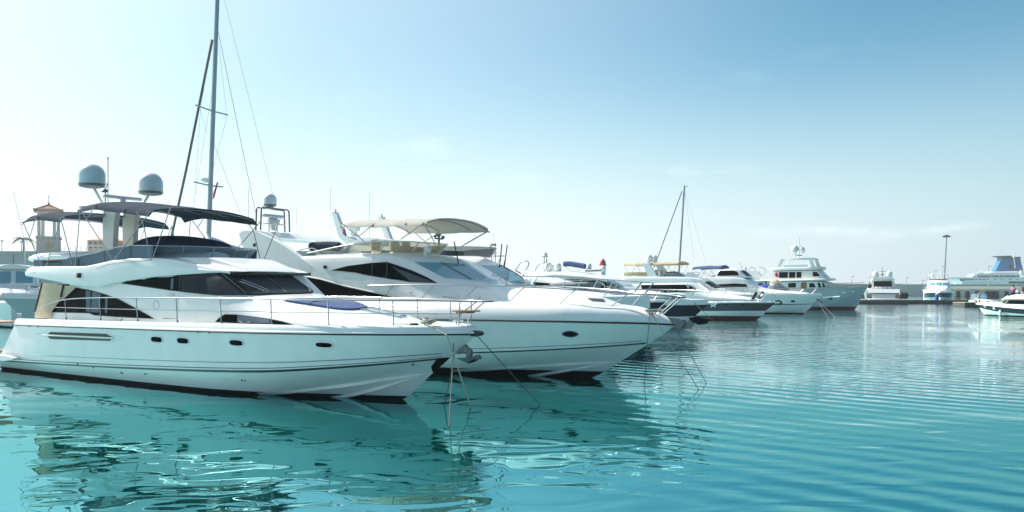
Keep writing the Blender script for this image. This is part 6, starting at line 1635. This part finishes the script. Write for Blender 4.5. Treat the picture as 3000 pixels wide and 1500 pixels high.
fd = MB().lathe([(.04, 0), (.12, .05), (.14, .2), (.14, .45), (.12, .56), (.05, .62)], R1.wld((-1.95, R1.half(-1.95) + .0, .0)), 12).build('fender', M['white'], None, 60)
props(fd, 'white fender hanging on the cream cruiser\'s side at the waterline', 'fender')

# ---------------------------------------------------------------- people
def person(label, loc, rz, joints, radii, edges, parts, group=None):
    """one continuous skin grown over a jointed skeleton; parts: list of (name, material, subset of edges, extra radius)"""
    root = thing_at('person', label, 'person', loc, rz, group)
    def grow(name, es, extra, m, par):
        used = sorted({i for e in es for i in e})
        idx = {j: k for k, j in enumerate(used)}
        me = bpy.data.meshes.new(name)
        me.from_pydata([joints[j] for j in used], [(idx[a], idx[b]) for a, b in es], [])
        o = bpy.data.objects.new(name, me); COL.objects.link(o)
        sk = o.modifiers.new('skin', 'SKIN'); sk.use_smooth_shade = True
        for k, j in enumerate(used):
            v = me.skin_vertices[0].data[k]; r_ = radii[j] + extra
            v.radius = (r_, r_ * .85 if j in (0, 1, 2) else r_); v.use_root = (k == 0)
        o.modifiers.new('sub', 'SUBSURF').levels = 1
        dg = bpy.context.evaluated_depsgraph_get(); ev = o.evaluated_get(dg)
        nm = bpy.data.meshes.new_from_object(ev)
        bpy.data.objects.remove(o); nm.name = name
        nm.materials.clear(); nm.materials.append(m)
        for p in nm.polygons: p.use_smooth = True
        q = bpy.data.objects.new(name, nm); COL.objects.link(q); q.parent = par
        return q
    body = grow('body', edges, 0, M['skin'], root)
    for name, m, es, ex in parts:
        grow(name, es, ex, m, root)
    hd = Vector(joints[4])
    hr = MB().ball(hd + Vector((-.02, 0, .05)), .115, 10, (1, .9, 1)).build('hair', M['hairc'], root, 80)
    MB().ball(hd + Vector((.10, 0, -.01)), .022, 5).build('nose', M['skin'], root, 80)
    for s_ in (-1, 1):
        MB().ball(hd + Vector((.085, s_ * .035, .02)), .012, 5).build('eye', M['black'], root, 80)
    return root
def seated(lean=0.0):
    J = [(0, 0, .10), (.02, 0, .35), (.04 + lean, 0, .56), (.06 + lean, 0, .66), (.08 + lean, 0, .80),
         (.40, .10, .12), (.46, .11, -.32), (.58, .11, -.38), (.40, -.10, .12), (.46, -.11, -.32), (.58, -.11, -.38),
         (.03 + lean, .20, .54), (.08, .26, .28), (.30, .20, .20), (.37, .18, .19), (.03 + lean, -.20, .54), (.08, -.26, .28), (.30, -.20, .20), (.37, -.18, .19)]
    r_ = [.15, .14, .13, .055, .10, .085, .055, .045, .085, .055, .045, .06, .047, .035, .035, .06, .047, .035, .035]
    e = [(0, 1), (1, 2), (2, 3), (3, 4), (0, 5), (5, 6), (6, 7), (0, 8), (8, 9), (9, 10), (2, 11), (11, 12), (12, 13), (13, 14), (2, 15), (15, 16), (16, 17), (17, 18)]
    return J, r_, e
J, r_, e = seated()
p = R1.wld((-2.85, .55, 2.30))
person('person in a purple shirt sitting on the edge of the cream cruiser\'s upper deck', p, R(40), J, r_, e, [('shirt', M['purple'], [(0, 1), (1, 2), (2, 11), (11, 12), (2, 15), (15, 16)], .022), ('trousers', M['black'], [(0, 5), (5, 6), (0, 8), (8, 9)], .015)])
p = R1.wld((-3.75, .5, 2.02))
person('person in a white shirt sitting behind the purple shirted one on the cream cruiser', p, R(60), J, r_, e, [('shirt', M['white'], [(0, 1), (1, 2), (2, 11), (11, 12), (2, 15), (15, 16)], .022), ('trousers', M['black'], [(0, 5), (5, 6), (0, 8), (8, 9)], .015)])
JS = [(0, 0, .92), (.0, 0, 1.15), (.02, 0, 1.38), (.03, 0, 1.50), (.05, 0, 1.63), (.04, .09, .50), (.0, .10, .08), (.13, .11, .04), (.0, -.09, .50), (-.06, -.10, .08), (.07, -.11, .04),
      (.0, .20, 1.36), (.04, .25, 1.10), (.16, .20, .92), (.20, .18, .86), (.0, -.20, 1.36), (.04, -.25, 1.10), (.16, -.20, .95), (.20, -.18, .9)]
c = wpt(2861, 880, 124)
person('person in brown standing on the short dock behind the cream cruiser', (c.x, 123.2, .70), R(150), JS, r_, e, [('shirt', M['teak'], [(0, 1), (1, 2), (2, 11), (11, 12), (2, 15), (15, 16)], .022), ('trousers', M['black'], [(0, 5), (5, 6), (0, 8), (8, 9)], .018)])

# ---------------------------------------------------------------- ferry
FD = 520.0
fx = W(2786, FD)
fe = thing_at('ferry', 'big white ferry with a blue twin funnel behind the quay on the right', 'ferry', (fx, FD, 0), R(-16))
k_ = FD / FPX
def FZ(y): return CAMH + (HORIZ - y) * k_
def FX(px): return W(px, FD) - fx
def C16(x, y): return (FX(2760 + x / 5.6), FZ(720 + y / 5.6))
q = [C16(130, 520), C16(190, 560), C16(200, 640), C16(180, 700)]
MB().prism([q[0], (q[1][0] + 4, q[1][1]), (q[2][0] + 6, 0), (150, 0), (150, C16(0, 530)[1])], 'y', 0, 20).build('hull', M['gel'], fe)
d1 = C16(470, 525); d2 = C16(520, 455)
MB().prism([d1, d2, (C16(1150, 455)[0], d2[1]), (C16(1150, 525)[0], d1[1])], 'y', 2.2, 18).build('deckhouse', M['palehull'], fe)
MB().prism([(d2[0] - 1, C16(0, 488)[1]), (d2[0] + 1, C16(0, 452)[1]), (C16(1145, 452)[0], C16(0, 452)[1]), (C16(1145, 488)[0], C16(0, 488)[1])], 'y', .6, 19.4).build('upper_deck', M['gel'], fe)
for x in (525, 745, 855, 915, 1095, 1140):
    a_ = C16(x, 525)
    MB().box((a_[0], .9, (a_[1] + C16(0, 488)[1]) / 2), (.4, .4, C16(0, 488)[1] - a_[1]), 0).build('deck_pillar', M['gel'], fe)
MB().prism([C16(725, 452), C16(760, 422), C16(1140, 418), C16(1140, 452)], 'y', 3, 17).build('funnel_deck', M['gel'], fe)
for i in range(6):
    a_ = C16(285 + i * 36, 553); MB().box((a_[0], -.03, a_[1]), (.75, .12, 1.05), 0).build('window', M['glass'], fe)
for i in range(4):
    a_ = C16(515 + i * 56, 551); MB().box((a_[0], -.03, a_[1]), (1.15, .12, .6), 0).build('window', M['glass'], fe)
for i in range(9):
    a_ = C16(365 + i * 58, 602); MB().box((a_[0], -.03, a_[1]), (.4, .12, .4), 0).build('porthole', M['galv'], fe)
for x in (790, 880, 1000, 1105, 1220, 1300):
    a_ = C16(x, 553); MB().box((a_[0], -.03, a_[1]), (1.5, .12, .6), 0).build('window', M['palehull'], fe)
for i in range(6):
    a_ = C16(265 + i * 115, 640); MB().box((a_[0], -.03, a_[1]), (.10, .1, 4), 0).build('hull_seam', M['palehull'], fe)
fu = MB()
P_ = [C16(830, 416), C16(925, 205), C16(1060, 200), C16(1112, 416)]
fu.prism(P_, 'y', 5.5, 14.5)
f1 = fu.build('funnel', M['funnel'], fe)
MB().prism([C16(822, 172), C16(1058, 166), C16(1066, 206), C16(930, 212), C16(905, 188)], 'y', 5.0, 15).build('funnel_cap', M['stripe'], f1)
P_ = [C16(1090, 416), C16(1075, 240), C16(1100, 205), C16(1205, 205), C16(1250, 416)]
f2 = MB().prism(P_, 'y', 8, 15.5).build('funnel', M['funnel'], fe)
MB().prism([C16(1080, 186), C16(1208, 184), C16(1214, 214), C16(1085, 212)], 'y', 7.7, 15.8).build('funnel_cap', M['stripe'], f2)
a_ = C16(1140, 275); MB().box((a_[0], 7.9, a_[1]), (1.6, .3, 2.4), 0).build('funnel_opening', M['stripe'], f2)
a_ = C16(1050, 345); MB().box((a_[0], 5.4, a_[1]), (1.8, .3, 2.2), 0).build('funnel_opening', M['stripe'], f1)
a_, b_ = C16(1085, 152), C16(1108, 372)
tubep('mast', [(b_[0], 4.5, b_[1]), (a_[0], 4.5, a_[1])], .42, M['gel'], fe, 10, .3)
a_, b_ = C16(1150, 470), C16(1344, 440)
vs = loft_mesh([(x, [(0, z0), (.9, z0 + .3), (1.3, z0 + 1.1), (1.1, z0 + 2.0), (0, z0 + 2.5)]) for x, z0 in ((a_[0], a_[1] + .3), (a_[0] + 1.5, a_[1] - .9), (b_[0] - 1.5, a_[1] - .9), (b_[0] + 1, a_[1] + .2))], 14)
lb = mesh_obj('lifeboat', [Vector((v.x, v.y, v.z)) for v in vs[0]], vs[1], M['gel'], fe, 50)
tubep('bow_jackstaff', [(C16(520, 470)[0], 6, C16(0, 470)[1]), (C16(640, 415)[0], 6, C16(0, 415)[1])], .12, M['white'], fe, 6)
for s_ in (0,):
    a_ = C16(160, 570); MB().box((a_[0] + 6, -.03, a_[1]), (2.4, .2, .7), 0).build('mooring_port', M['galv'], fe)

# ---------------------------------------------------------------- lamp mast and lamp posts
ld = 268.0
b_, t_ = wpt(2765, 838, ld), wpt(2773, 692, ld)
lm = thing_at('lamp_mast', 'tall grey floodlight mast rising behind the bow on yacht', 'lamp mast', (b_.x, b_.y, 0))
tubep('mast', [(0, 0, 3.6), (t_.x - b_.x, 0, t_.z)], .30, M['alu'], lm, 10, .20)
MB().lathe([(.25, -.3), (.8, 0), (.8, .2), (.3, .5)], (t_.x - b_.x, 0, t_.z), 16).build('lamp_ring', M['galv'], lm)
for i in range(8):
    a_ = i * math.pi / 4
    MB().box((t_.x - b_.x + .95 * math.cos(a_), .95 * math.sin(a_), t_.z - .1), (.5, .4, .45), a_, .08).build('floodlight', M['stripe'], lm)
GL = 'lamp posts along the breakwater'
lps = [(2496, 810, 834), (2547, 812, 834), (2656, 813, 836), (2703, 821, 837), (2717, 813, 837), (2739, 793, 838), (2761, 781, 838), (2896, 780, 848)]
lp0 = None
def lamp_label(i): return ('lamp post behind the trawler bow, leftmost on the breakwater', 'lamp post just left of the stern facing yacht', 'lamp post right of the stern facing yacht', 'short lamp post midway between the two facing yachts',
                           'lamp post left of the bow on yacht, beside a shorter one', 'lamp post nearest the left of the tall floodlight mast', 'thin lamp post directly beside the tall floodlight mast', 'lamp post standing in front of the ferry\'s deckhouse')[i]
for i, (px, y0, y1) in enumerate(lps):
    dd = 266 if i < 7 else 256
    t_ = wpt(px, y0, dd)
    e_ = thing_at('lamp_post', lamp_label(i), 'lamp post', (t_.x, dd, 3.3 if i < 7 else 2.5), 0, GL)
    h_ = t_.z - e_.location.z
    tubep('post', [(0, 0, 0), (0, 0, h_)], .11, M['alu'], e_, 6, .06)
    MB().box((.35, 0, h_), (.9, .25, .14), 0, .03).build('lamp_head', M['galv'], e_)

# ring monument and lattice mast, red capped beacon
rm = thing_at('ring_monument', 'monument of interlocked white rings beyond the blue bimini', 'monument', (W(2203, 420), 420, 0))
for i, (cx, cy, r0) in enumerate(((2175, 795, 11.5), (2203, 795, 11.5), (2231, 795, 11.5), (2189, 806, 11.5), (2217, 806, 11.5))):
    c = wpt(cx, cy, 420); rr = r0 * 420 / FPX
    pts = [Vector((c.x - W(2203, 420) + rr * math.cos(a), (.4 if i > 2 else 0), c.z + rr * math.sin(a))) for a in np.linspace(0, 2 * math.pi, 37)]
    MB().tube(pts, .16, 6, caps=False).build('ring', M['palehull'], rm, 60)
zz = wpt(0, 818, 420).z
for px in (2180, 2226):
    tubep('support', [(W(px, 420) - W(2203, 420), .8, 0), (W(px, 420) - W(2203, 420), .8, zz)], .25, M['palehull'], rm, 6)
lt = thing_at('lattice_mast', 'thin lattice antenna mast with dishes behind the third yacht', 'antenna mast', (W(1446, 240), 240, 0))
zt_ = wpt(0, 708, 240).z; zb_2 = wpt(0, 756, 240).z
lat = MB()
for sx in (-.62, .62):
    tubep('mast_leg', [(sx, 0, 0), (sx * .9, 0, zt_ - .4)], .10, M['galv'], lt, 6)
z_ = zb_2 - 6
while z_ < zt_ - 1.2:
    lat.tube([(-.6, 0, z_), (.6, 0, z_ + 1.1)], .05, 5).tube([(.6, 0, z_), (-.6, 0, z_ + 1.1)], .05, 5); z_ += 1.1
br = lat.build('lattice_bracing', M['galv'], lt); props(br, kind='stuff')
MB().lathe([(.1, 0), (.75, .3), (.75, .4), (.1, .35)], (-1.2, -.2, zt_ - 1.4), 14, Matrix.Rotation(R(90), 3, 'Y')).build('dish', M['galv'], lt)
MB().box((.1, 0, zt_ - .9), (1.4, .4, .5)).box((.1, 0, zt_ - 3.4), (1.9, .3, .25)).build('antenna_panel', M['galv'], lt)
tubep('whip_antenna', [(.1, 0, zt_ - .5), (.1, 0, zt_ + 2.6)], .05, M['galv'], lt, 5)
MB().box((1.6, 0, zb_2 + .6), (3.4, .2, .25)).build('cross_arm', M['galv'], lt)
bc = thing_at('beacon', 'harbour beacon with a dark red domed cap on a white drum, beyond the hardtop yacht', 'beacon', (W(1766, 210), 210, 0))
zb_3 = wpt(0, 778, 210).z; zt_ = wpt(0, 759, 210).z
MB().lathe([(.75, 0), (.7, zb_3 - .2), (.9, zb_3 - .15), (.9, zb_3)], (0, 0, 0), 16).build('tower', M['white'], bc)
MB().lathe([(.95, zb_3), (.95, zb_3 + .25), (.82, zb_3 + .3), (.78, zb_3 + .8), (.6, zb_3 + 1.3), (.25, zt_), (.05, zt_ + .05)], (0, 0, 0), 16).build('cap', M['red'], bc)
tubep('finial', [(0, 0, zt_), (0, 0, zt_ + .5)], .04, M['galv'], bc, 5)
WB = row_boat('work_boat', 'small white work boat with its bow raised, below the red capped beacon', 'boat', (W(1796, 150), 150), 9, 1.7, 2.3, 3.6, 1.3, M['palehull'], M['anti'], .1, (.9, -.43))
house(WB, [sec(-6, 1.2, 2.4, 1.1, 5.0, 5.1), sec(-4, 1.2, 2.6, 1.0, 5.1, 5.2), sec(-3.2, 1.0, 2.7, .8, 4.0, 4.1), sec(-2.6, .8, 3.0, .6, 3.3, 3.35)], M['white'])
WB.patch('window', [(-5.6, 4.3), (-5.6, 4.8), (-4.1, 4.85), (-3.8, 4.3)], 'cabin', M['glass'], 'y', both=True)
MB().tube([(-2, 0, 3.3), (-2, 0, 5.9)], .05).box((-2, 0, 5.2), (.1, .8, .08)).build('mast', M['galv'], WB.e)
lb = MB().tube([Vector((-2.4, -1.35 + .0, 3.0)) + Vector((.32 * math.cos(a), 0, .32 * math.sin(a))) for a in np.linspace(0, 6.283, 15)], .09, 6, caps=False).build('lifebuoy', M['red'], WB.e, 60)

# ================================================================ shore on the left
quay = thing_at('sea_wall', 'long grey sea wall along the shore behind the boats at the left edge', 'wall', (-95, 150, 0))
MB().box((0, 6, 4.6), (140, 12, 9.4), 0).build('wall_body', M['concrete'], quay)
MB().box((0, .2, 9.55), (140, .8, .55), 0).build('wall_coping', M['concrete'], quay)
for i in range(20):
    MB().box((-20 + i * 4.4, -.02, 4.6), (.12, .08, 9.2), 0).build('wall_joint', M['asph'], quay)
prom = mesh_obj('promenade', [(-300, 156.5, 9.42), (-24, 156.5, 9.42), (-24, 420, 9.42), (-300, 420, 9.42)], [(0, 1, 2, 3)], M['asph']); props(prom, kind='structure')
skirt = MB().box((-162, 288, 4.6), (276, 262, 9.4)).build('terrain', M['asph']); props(skirt, kind='structure')
# tower
td = 170.0; kt = td / FPX
def T18(x, y): return W(60 + x / 5.367, td), CAMH + (HORIZ - (560 + y / 5.367)) * kt
tx0, _ = T18(228, 0); tx1, _ = T18(660, 0); tc = (tx0 + tx1) / 2; tw = tx1 - tx0
tz = lambda y: T18(0, y)[1]
tr = math.radians(28)
tower = thing_at('tower', 'pale tower with open columns under a red tiled hipped roof, behind the aft bimini', 'tower', (tc * (td + 2) / td, td + 2, 0), tr)
s2 = tw / (math.cos(tr) + math.sin(tr)) / 2 * 1.02
MB().box((0, 0, (tz(725) + 9.4) / 2), (2 * s2, 2 * s2, tz(725) - 9.4), 0).build('tower_base', M['stucco'], tower)
MB().box((0, 0, tz(722)), (2 * s2 + .35, 2 * s2 + .35, .4), 0, .05).build('cornice', M['pinkst'], tower)
MB().box((0, 0, tz(905)), (2 * s2 + .2, 2 * s2 + .2, .3), 0).build('plinth_band', M['pinkst'], tower)
cz0, cz1 = tz(715), tz(325)
for ax in (-1, 1):
    for ay in (-1, 1):
        for dx, dy in ((0, 0), (.75, 0), (0, .75)):
            cx, cy = ax * (s2 - .38 - dx), ay * (s2 - .38 - dy)
            MB().lathe([(.36, 0), (.36, .25), (.28, .4), (.25, cz1 - cz0 - .5), (.34, cz1 - cz0 - .3), (.38, cz1 - cz0)], (cx, cy, cz0), 14).build('column', M['pinkst'], tower)
MB().box((0, 0, cz1 + .35), (2 * s2 + .1, 2 * s2 + .1, .75), 0).build('entablature', M['pinkst'], tower)
rz0, rz1 = tz(305), tz(205)
w_ = s2 * 1.22
tiles = 9
rf = MB()
for i in range(tiles):
    t0, t1 = i / tiles, (i + 1) / tiles
    a_, b_ = w_ * (1 - t0) + .06, w_ * (1 - t1) + .10
    z0, z1 = rz0 + (rz1 - rz0) * t0 ** .9, rz0 + (rz1 - rz0) * t1 ** .9
    rf.add([(-a_, -a_, z0), (a_, -a_, z0), (a_, a_, z0), (-a_, a_, z0), (-b_, -b_, z1), (b_, -b_, z1), (b_, b_, z1), (-b_, b_, z1)], [(0, 1, 5, 4), (1, 2, 6, 5), (2, 3, 7, 6), (3, 0, 4, 7)])
roof = rf.build('roof', M['tile'], tower, 5)
for ax in (-1, 1):
    for ay in (-1, 1):
        tubep('hip_ridge', [(ax * w_, ay * w_, rz0 + .08), (ax * .1, ay * .1, rz1 + .08)], .13, M['tile'], roof, 6)
        MB().ball((ax * w_, ay * w_, rz0 + .25), .16, 6).build('corner_ball', M['tile'], roof)
MB().box((0, 0, rz0 - .08), (2 * w_ + .1, 2 * w_ + .1, .16)).build('eaves', M['teak'], tower)
MB().lathe([(.3, 0), (.14, .25), (.22, .45), (.06, .7), (.05, 1.6), (.16, 1.8), (.02, 2.0), (.015, 2.6)], (0, 0, rz1 - .05), 10).build('finial', M['galv'], tower)
def arch_poly(w, h, n=9): return [(-w, 0), (w, 0)] + [(w * math.cos(a), h - w + w * math.sin(a)) for a in np.linspace(0, math.pi, n)]
for dx, mm, hw in ((0.1, M['yellow'], .52), (-1.6, M['pinkst'], .40), (1.6, M['pinkst'], .40)):
    pl = [(x + dx, z + tz(925)) for x, z in arch_poly(hw, tz(785) - tz(925))]
    MB().prism(pl, 'y', -s2 - .06, -s2 + .1).build('arched_window', mm, tower)
    pl = [(z_[1] * 0 + z_[0] + dx * .8, z_[1] + tz(925)) for z_ in arch_poly(hw * .9, tz(785) - tz(925))]
    MB().prism(pl, 'x', s2 - .1, s2 + .06).build('arched_window', mm, tower)
for dx in (-2, -1, 0, 1, 2):
    for (ax, ay) in ((dx * s2 / 2.2, -s2 - .15), (s2 + .15, dx * s2 / 2.2)):
        MB().ball((ax, ay, tz(745)), .14, 5).build('corbel', M['domeb'], tower)
# hotel
hd = 330.0
hx0, hx1 = W(258, hd), W(452, hd)
hz = lambda y: CAMH + (HORIZ - y) * hd / FPX
hot = thing_at('hotel', 'ochre hotel block with a pink hipped roof and rows of windows, seen below the biminis', 'building', (hx0, hd, 0))
hw1 = W(333, hd) - hx0
MB().box((hw1 / 2, 7, (hz(704) + 9.4) / 2), (hw1, 14, hz(704) - 9.4)).build('wall', M['yellow'], hot)
MB().box(((hx1 - hx0) / 2 + hw1 / 2, 9, (hz(716) + 9.4) / 2), (hx1 - hx0 - hw1, 12, hz(716) - 9.4)).build('wing_wall', M['yellow'], hot)
MB().add([(-.8, -.8, hz(704)), (hw1 + .8, -.8, hz(704)), (hw1 + .8, 14.8, hz(704)), (-.8, 14.8, hz(704)), (hw1 / 2, 6, hz(691)), (hw1 / 2, 8, hz(691))], [(0, 1, 4), (1, 2, 5, 4), (2, 3, 5), (3, 0, 4, 5), (0, 3, 2, 1)]).build('roof', M['tile'], hot, 10)
MB().add([(hw1, 2.2, hz(716)), (hx1 - hx0 + 1, 2.2, hz(716)), (hx1 - hx0 + 1, 15.8, hz(716)), (hw1, 15.8, hz(716)), (hw1, 9, hz(709)), (hx1 - hx0 + 1, 9, hz(709))], [(0, 1, 5, 4), (2, 3, 4, 5), (1, 2, 5), (0, 4, 3)]).build('roof', M['tile'], hot, 10)
MB().box((hw1 / 2, -.1, hz(719)), (hw1 + .3, .5, .5)).build('string_course', M['stucco'], hot)
for r0_ in range(3):
    for i in range(5):
        x = hw1 * (.1 + .2 * i); z = hz(711.5 + r0_ * 13)
        f_ = MB().box((x, -.06, z), (1.15, .16, 1.25)).build('window', M['stucco'], hot)
        MB().box((x, -.16, z), (.85, .06, .95)).build('pane', M['glass'], f_)
    for i in range(6):
        MB().box((hw1 * (.0 + .2 * i), -.12, hz(711.5 + r0_ * 13)), (.35, .3, 1.7)).build('pilaster', M['stucco'], hot)
# palm and promenade lamps
pc = T18(178, 860)
palm = thing_at('palm_tree', 'small palm tree just left of the tower', 'palm tree', (pc[0], td - 3, 9.4))
ph = tz(760) - 9.4
tubep('trunk', smoothpts([(0, 0, 0), (.08, 0, ph * .5), (.0, 0, ph)], 8), .2, M['bark'], palm, 8, .13)
prnd = random.Random(3)
for i in range(22):
    a_ = i * 2.4; up = prnd.uniform(.1, 1.0)
    d = Vector((math.cos(a_), math.sin(a_), 0)); L_ = prnd.uniform(1.6, 2.3)
    pts = [Vector((0, 0, ph)) + d * L_ * t + Vector((0, 0, up * L_ * .7 * t - 1.0 * L_ * t * t * .75)) for t in np.linspace(0, 1, 6)]
    mb = MB(); mb.tube(pts, .025, 4)
    sd = Vector((-d.y, d.x, 0))
    for j in range(1, 6):
        for s_ in (-1, 1):
            b0 = pts[j - 1].lerp(pts[j], .5); ln = .55 * (1 - .12 * j)
            mb.add([b0, b0 + d * .16, b0 + sd * s_ * ln + d * .22 + Vector((0, 0, -.22))], [(0, 1, 2)])
            b0 = pts[j]; mb.add([b0 - d * .08, b0 + d * .08, b0 + sd * s_ * ln * .9 + d * .2 + Vector((0, 0, -.25))], [(0, 1, 2)])
    mb.build('frond', M['frond'], palm, 10)
for i, (k, x, y0, y1) in enumerate(((11, 20, 205, 310), (11, 230, 215, 320))):
    px, py = PX(k, x, y0)
    t_ = wpt(px, py, 158)
    e_ = thing_at('street_lamp', ('globe lamp on the sea wall at the left picture edge', 'globe lamp on the sea wall left of the palm tree')[i], 'street lamp', (t_.x, 158, 9.4), 0, 'globe lamps on the sea wall')
    tubep('post', [(0, 0, 0), (0, 0, t_.z - 9.4)], .10, M['galv'], e_, 6, .06)
    MB().ball((0, 0, t_.z - 9.4), .28, 8).build('globe', M['dome'], e_)
for i in range(5):
    x = W(70 + i * 60, 157)
rl_ = thing_at('railing', 'thin railing along the sea wall between tower and hotel', 'railing', (W(190, 152), 152, 9.8))
rw = W(300, 152) - W(190, 152)
for z_ in (.55, 1.0): tubep('bar', [(0, 0, z_), (rw, 0, z_)], .035, M['galv'], rl_, 5)
for i in range(8): tubep('post', [(rw * i / 7, 0, 0), (rw * i / 7, 0, 1.0)], .04, M['galv'], rl_, 5)

# ================================================================ tender, gangway, ropes
tb = Boat('tender', 'cream inflatable tender lying upside down on the upper aft deck of the nearest yacht', 'tender', (A.wld((-15.6, -1.0, 0)).x, A.wld((-15.6, -1.0, 0)).y), HEAD_U)
p0, p1 = tb.loc(A.wld(A.at(1, 280, 1015, -1.5))), tb.loc(A.wld(A.at(1, 960, 1000, -1.5)))
L_ = p1.x - p0.x
vs, fs = loft_mesh([(p0.x + L_ * t, [(0, 3.72), (w * .8, 3.74), (w, 3.84), (w * .85, 3.96), (w * .4, 4.02), (0, 4.04)]) for t, w in ((0, .28), (.06, .55), (.3, .80), (.6, .85), (.85, .7), (1, .35))], 22)
mesh_obj('tender_hull', vs, fs, M['gelw'], tb.e, 60)
for s_ in (-1, 1):
    tubep('tube', smoothpts([(p0.x + L_ * t, s_ * w * .98, 3.82) for t, w in ((.02, .35), (.06, .52), (.3, .80), (.6, .85), (.85, .72), (1, .36))], 16), .09, M['white'], tb.e, 8)
for t in (.25, .7):
    MB().box((p0.x + L_ * t, 0, 3.52), (.10, 1.1, .45)).build('chock', M['domeb'], tb.e)
g0 = wpt(-60, 938, 29.5); g1 = wpt(24, 944, 27.4)
gw = thing_at('gangway', 'narrow brown boarding plank at the nearest yacht\'s stern corner', 'gangway', (g1.x, g1.y, g1.z))
dv = g0 - g1
for i in range(9):
    c = dv * ((i + .5) / 9)
    MB().box(c, (dv.length / 9 * .9, .55, .05), math.atan2(dv.y, dv.x)).build('plank', M['teak'], gw)
for s_ in (-1, 1):
    nrm = Vector((-dv.y, dv.x, 0)).normalized() * .3 * s_
    tubep('side_bar', [nrm, dv + nrm], .03, M['steel'], gw)
# mooring lines
def wl(k, x, y): return wat(*PX(k, x, y))
cA = A.wld((1.28, -.62, 2.0)); eA = A.wld(A.at(3, 1962, 425, -.72)); kA = A.wld(A.at(3, 2022, 602, -.55))
wA = wl(3, 2190, 1108)
mooring([cA, A.wld((1.36, -.74, 1.97)), eA, kA, wA, wA + (wA - kA) * .15], 'pale mooring rope running from the nearest yacht\'s bow cleat into the water', M['rope'], .016)
mooring([kA + Vector((0, .02, .25)), kA, wl(10, 495, 1280) + Vector((0, 0, .0)), wl(10, 495, 1280) + Vector((0, 0, -.4))], 'dark slack rope hanging nearly straight down from the pale rope\'s knot', M['roped'], .013)
mooring([kA, A.wld(A.at(10, 520, 640, -.5)), wl(10, 432, 1015), wl(10, 432, 1015) + Vector((0, 0, -.4))], 'thin dark rope bent aside below the knot under the nearest yacht\'s bow', M['roped'], .010)
tA = A.wld((2.3, .05, 1.66)); w2 = wl(10, 1640, 1020)
mooring([tA, w2, w2 + (w2 - tA) * .1], 'grey rope from the nearest yacht\'s stem slanting into the water before the second hull', M['roped'], .011)
kn = MB().ball(kA, .05, 6).tube([kA + Vector((-.05, 0, -.02)), kA + Vector((-.12, 0, -.09))], .014).build('rope_knot', M['rope']); props(kn, 'pale knot where the ropes meet under the nearest yacht\'s bow', 'knot', 'mooring lines running from the bows into the water')
cl_ = MB()
for i in range(5):
    rr = .08 + .02 * (i % 3)
    cl_.tube([cA + Vector((rr * math.cos(a) * 1.5 + .02 * i, rr * math.sin(a), -.03 + .022 * i + .012 * math.sin(3 * a + i))) for a in np.linspace(0, 6.283, 16)], .016, 6, caps=False)
props(cl_.build('rope_coil', M['rope'], None, 60), 'tan coil of rope heaped on the nearest yacht\'s bow cleat', 'rope coil')
cB = B.wld((2.15, -.38, 2.18)); eB = B.wld((2.3, -.55, 1.98))
wB1 = wl(9, 845, 1250)
mooring([cB, eB, wB1, wB1 + (wB1 - eB) * .08], 'grey rope from the second yacht\'s bow cleat slanting far out into the water', M['roped'], .012)
wB2 = wat(1888, 1126)
mooring([cB, B.wld((2.2, -.60, 1.95)), wB2, wB2 + Vector((0, 0, -.4))], 'rope dropping almost straight down from the second yacht\'s bow', M['roped'], .010)
wB3 = wl(9, 942, 1168)
mooring([B.wld((2.7, .1, 1.7)), wB3, wB3 + Vector((.1, -.1, -.3))], 'thin rope from behind the second yacht\'s anchor into the water, right of the other', M['roped'], .009)
cl_ = MB()
for i in range(4):
    rr = .09 + .015 * i
    cl_.tube([cB + Vector((rr * math.cos(a) * 1.4, rr * math.sin(a), -.06 + .02 * i)) for a in np.linspace(0, 6.283, 14)], .016, 6, caps=False)
props(cl_.build('rope_coil', M['rope'], None, 60), 'pale coil of rope on the second yacht\'s bow', 'rope coil')
d1c = D1.wld((.9, -.5, 1.95)); wd = wl(9, 1160, 515)
mooring([d1c, wd, wd + (wd - d1c) * .05], 'dark rope from the navy hulled yacht\'s bow into the water', M['roped'], .022)
wd = wl(9, 860, 590)
mooring([D1.wld((1.0, .3, 1.0)), wd, wd + Vector((0, 0, -.3))], 'short dark rope entering the water right of the second yacht\'s anchor', M['roped'], .016)
h_ = E1.wld((1.5, 0, 1.6))
for i, (x, y) in enumerate(((2300, 1028), (2372, 1018))):
    wd = wl(7, x, y)
    mooring([h_, wd, wd + Vector((0, 0, -.3))], ('nearer of two thin ropes from the white blue bimini yacht\'s bow', 'farther of two thin ropes from the white blue bimini yacht\'s bow')[i], M['roped'], .02)
# ---------------------------------------------------------------- air
hm = bpy.data.materials.new('sea_haze'); hm.use_nodes = True
hn = hm.node_tree.nodes; hn.remove(hn['Principled BSDF'])
hv = hn.new('ShaderNodeVolumePrincipled'); hv.inputs['Color'].default_value = (.92, .98, 1, 1); hv.inputs['Density'].default_value = HAZE; hv.inputs['Anisotropy'].default_value = .35
hm.node_tree.links.new(hv.outputs[0], hn['Material Output'].inputs['Volume'])
if HAZE > 0:
    hb = MB().box((0, 2700, 14), (8400, 6800, 34)).build('haze', hm); props(hb, kind='stuff')
    hb.data.materials[0] = hm
"""closing note: the boats float with a little difference in trim"""
for b_, a_ in ((C, .3), (H, -.4), (D1, .5), (D2, -.3), (E1, .3)):
    b_.e.rotation_euler.x = R(a_)
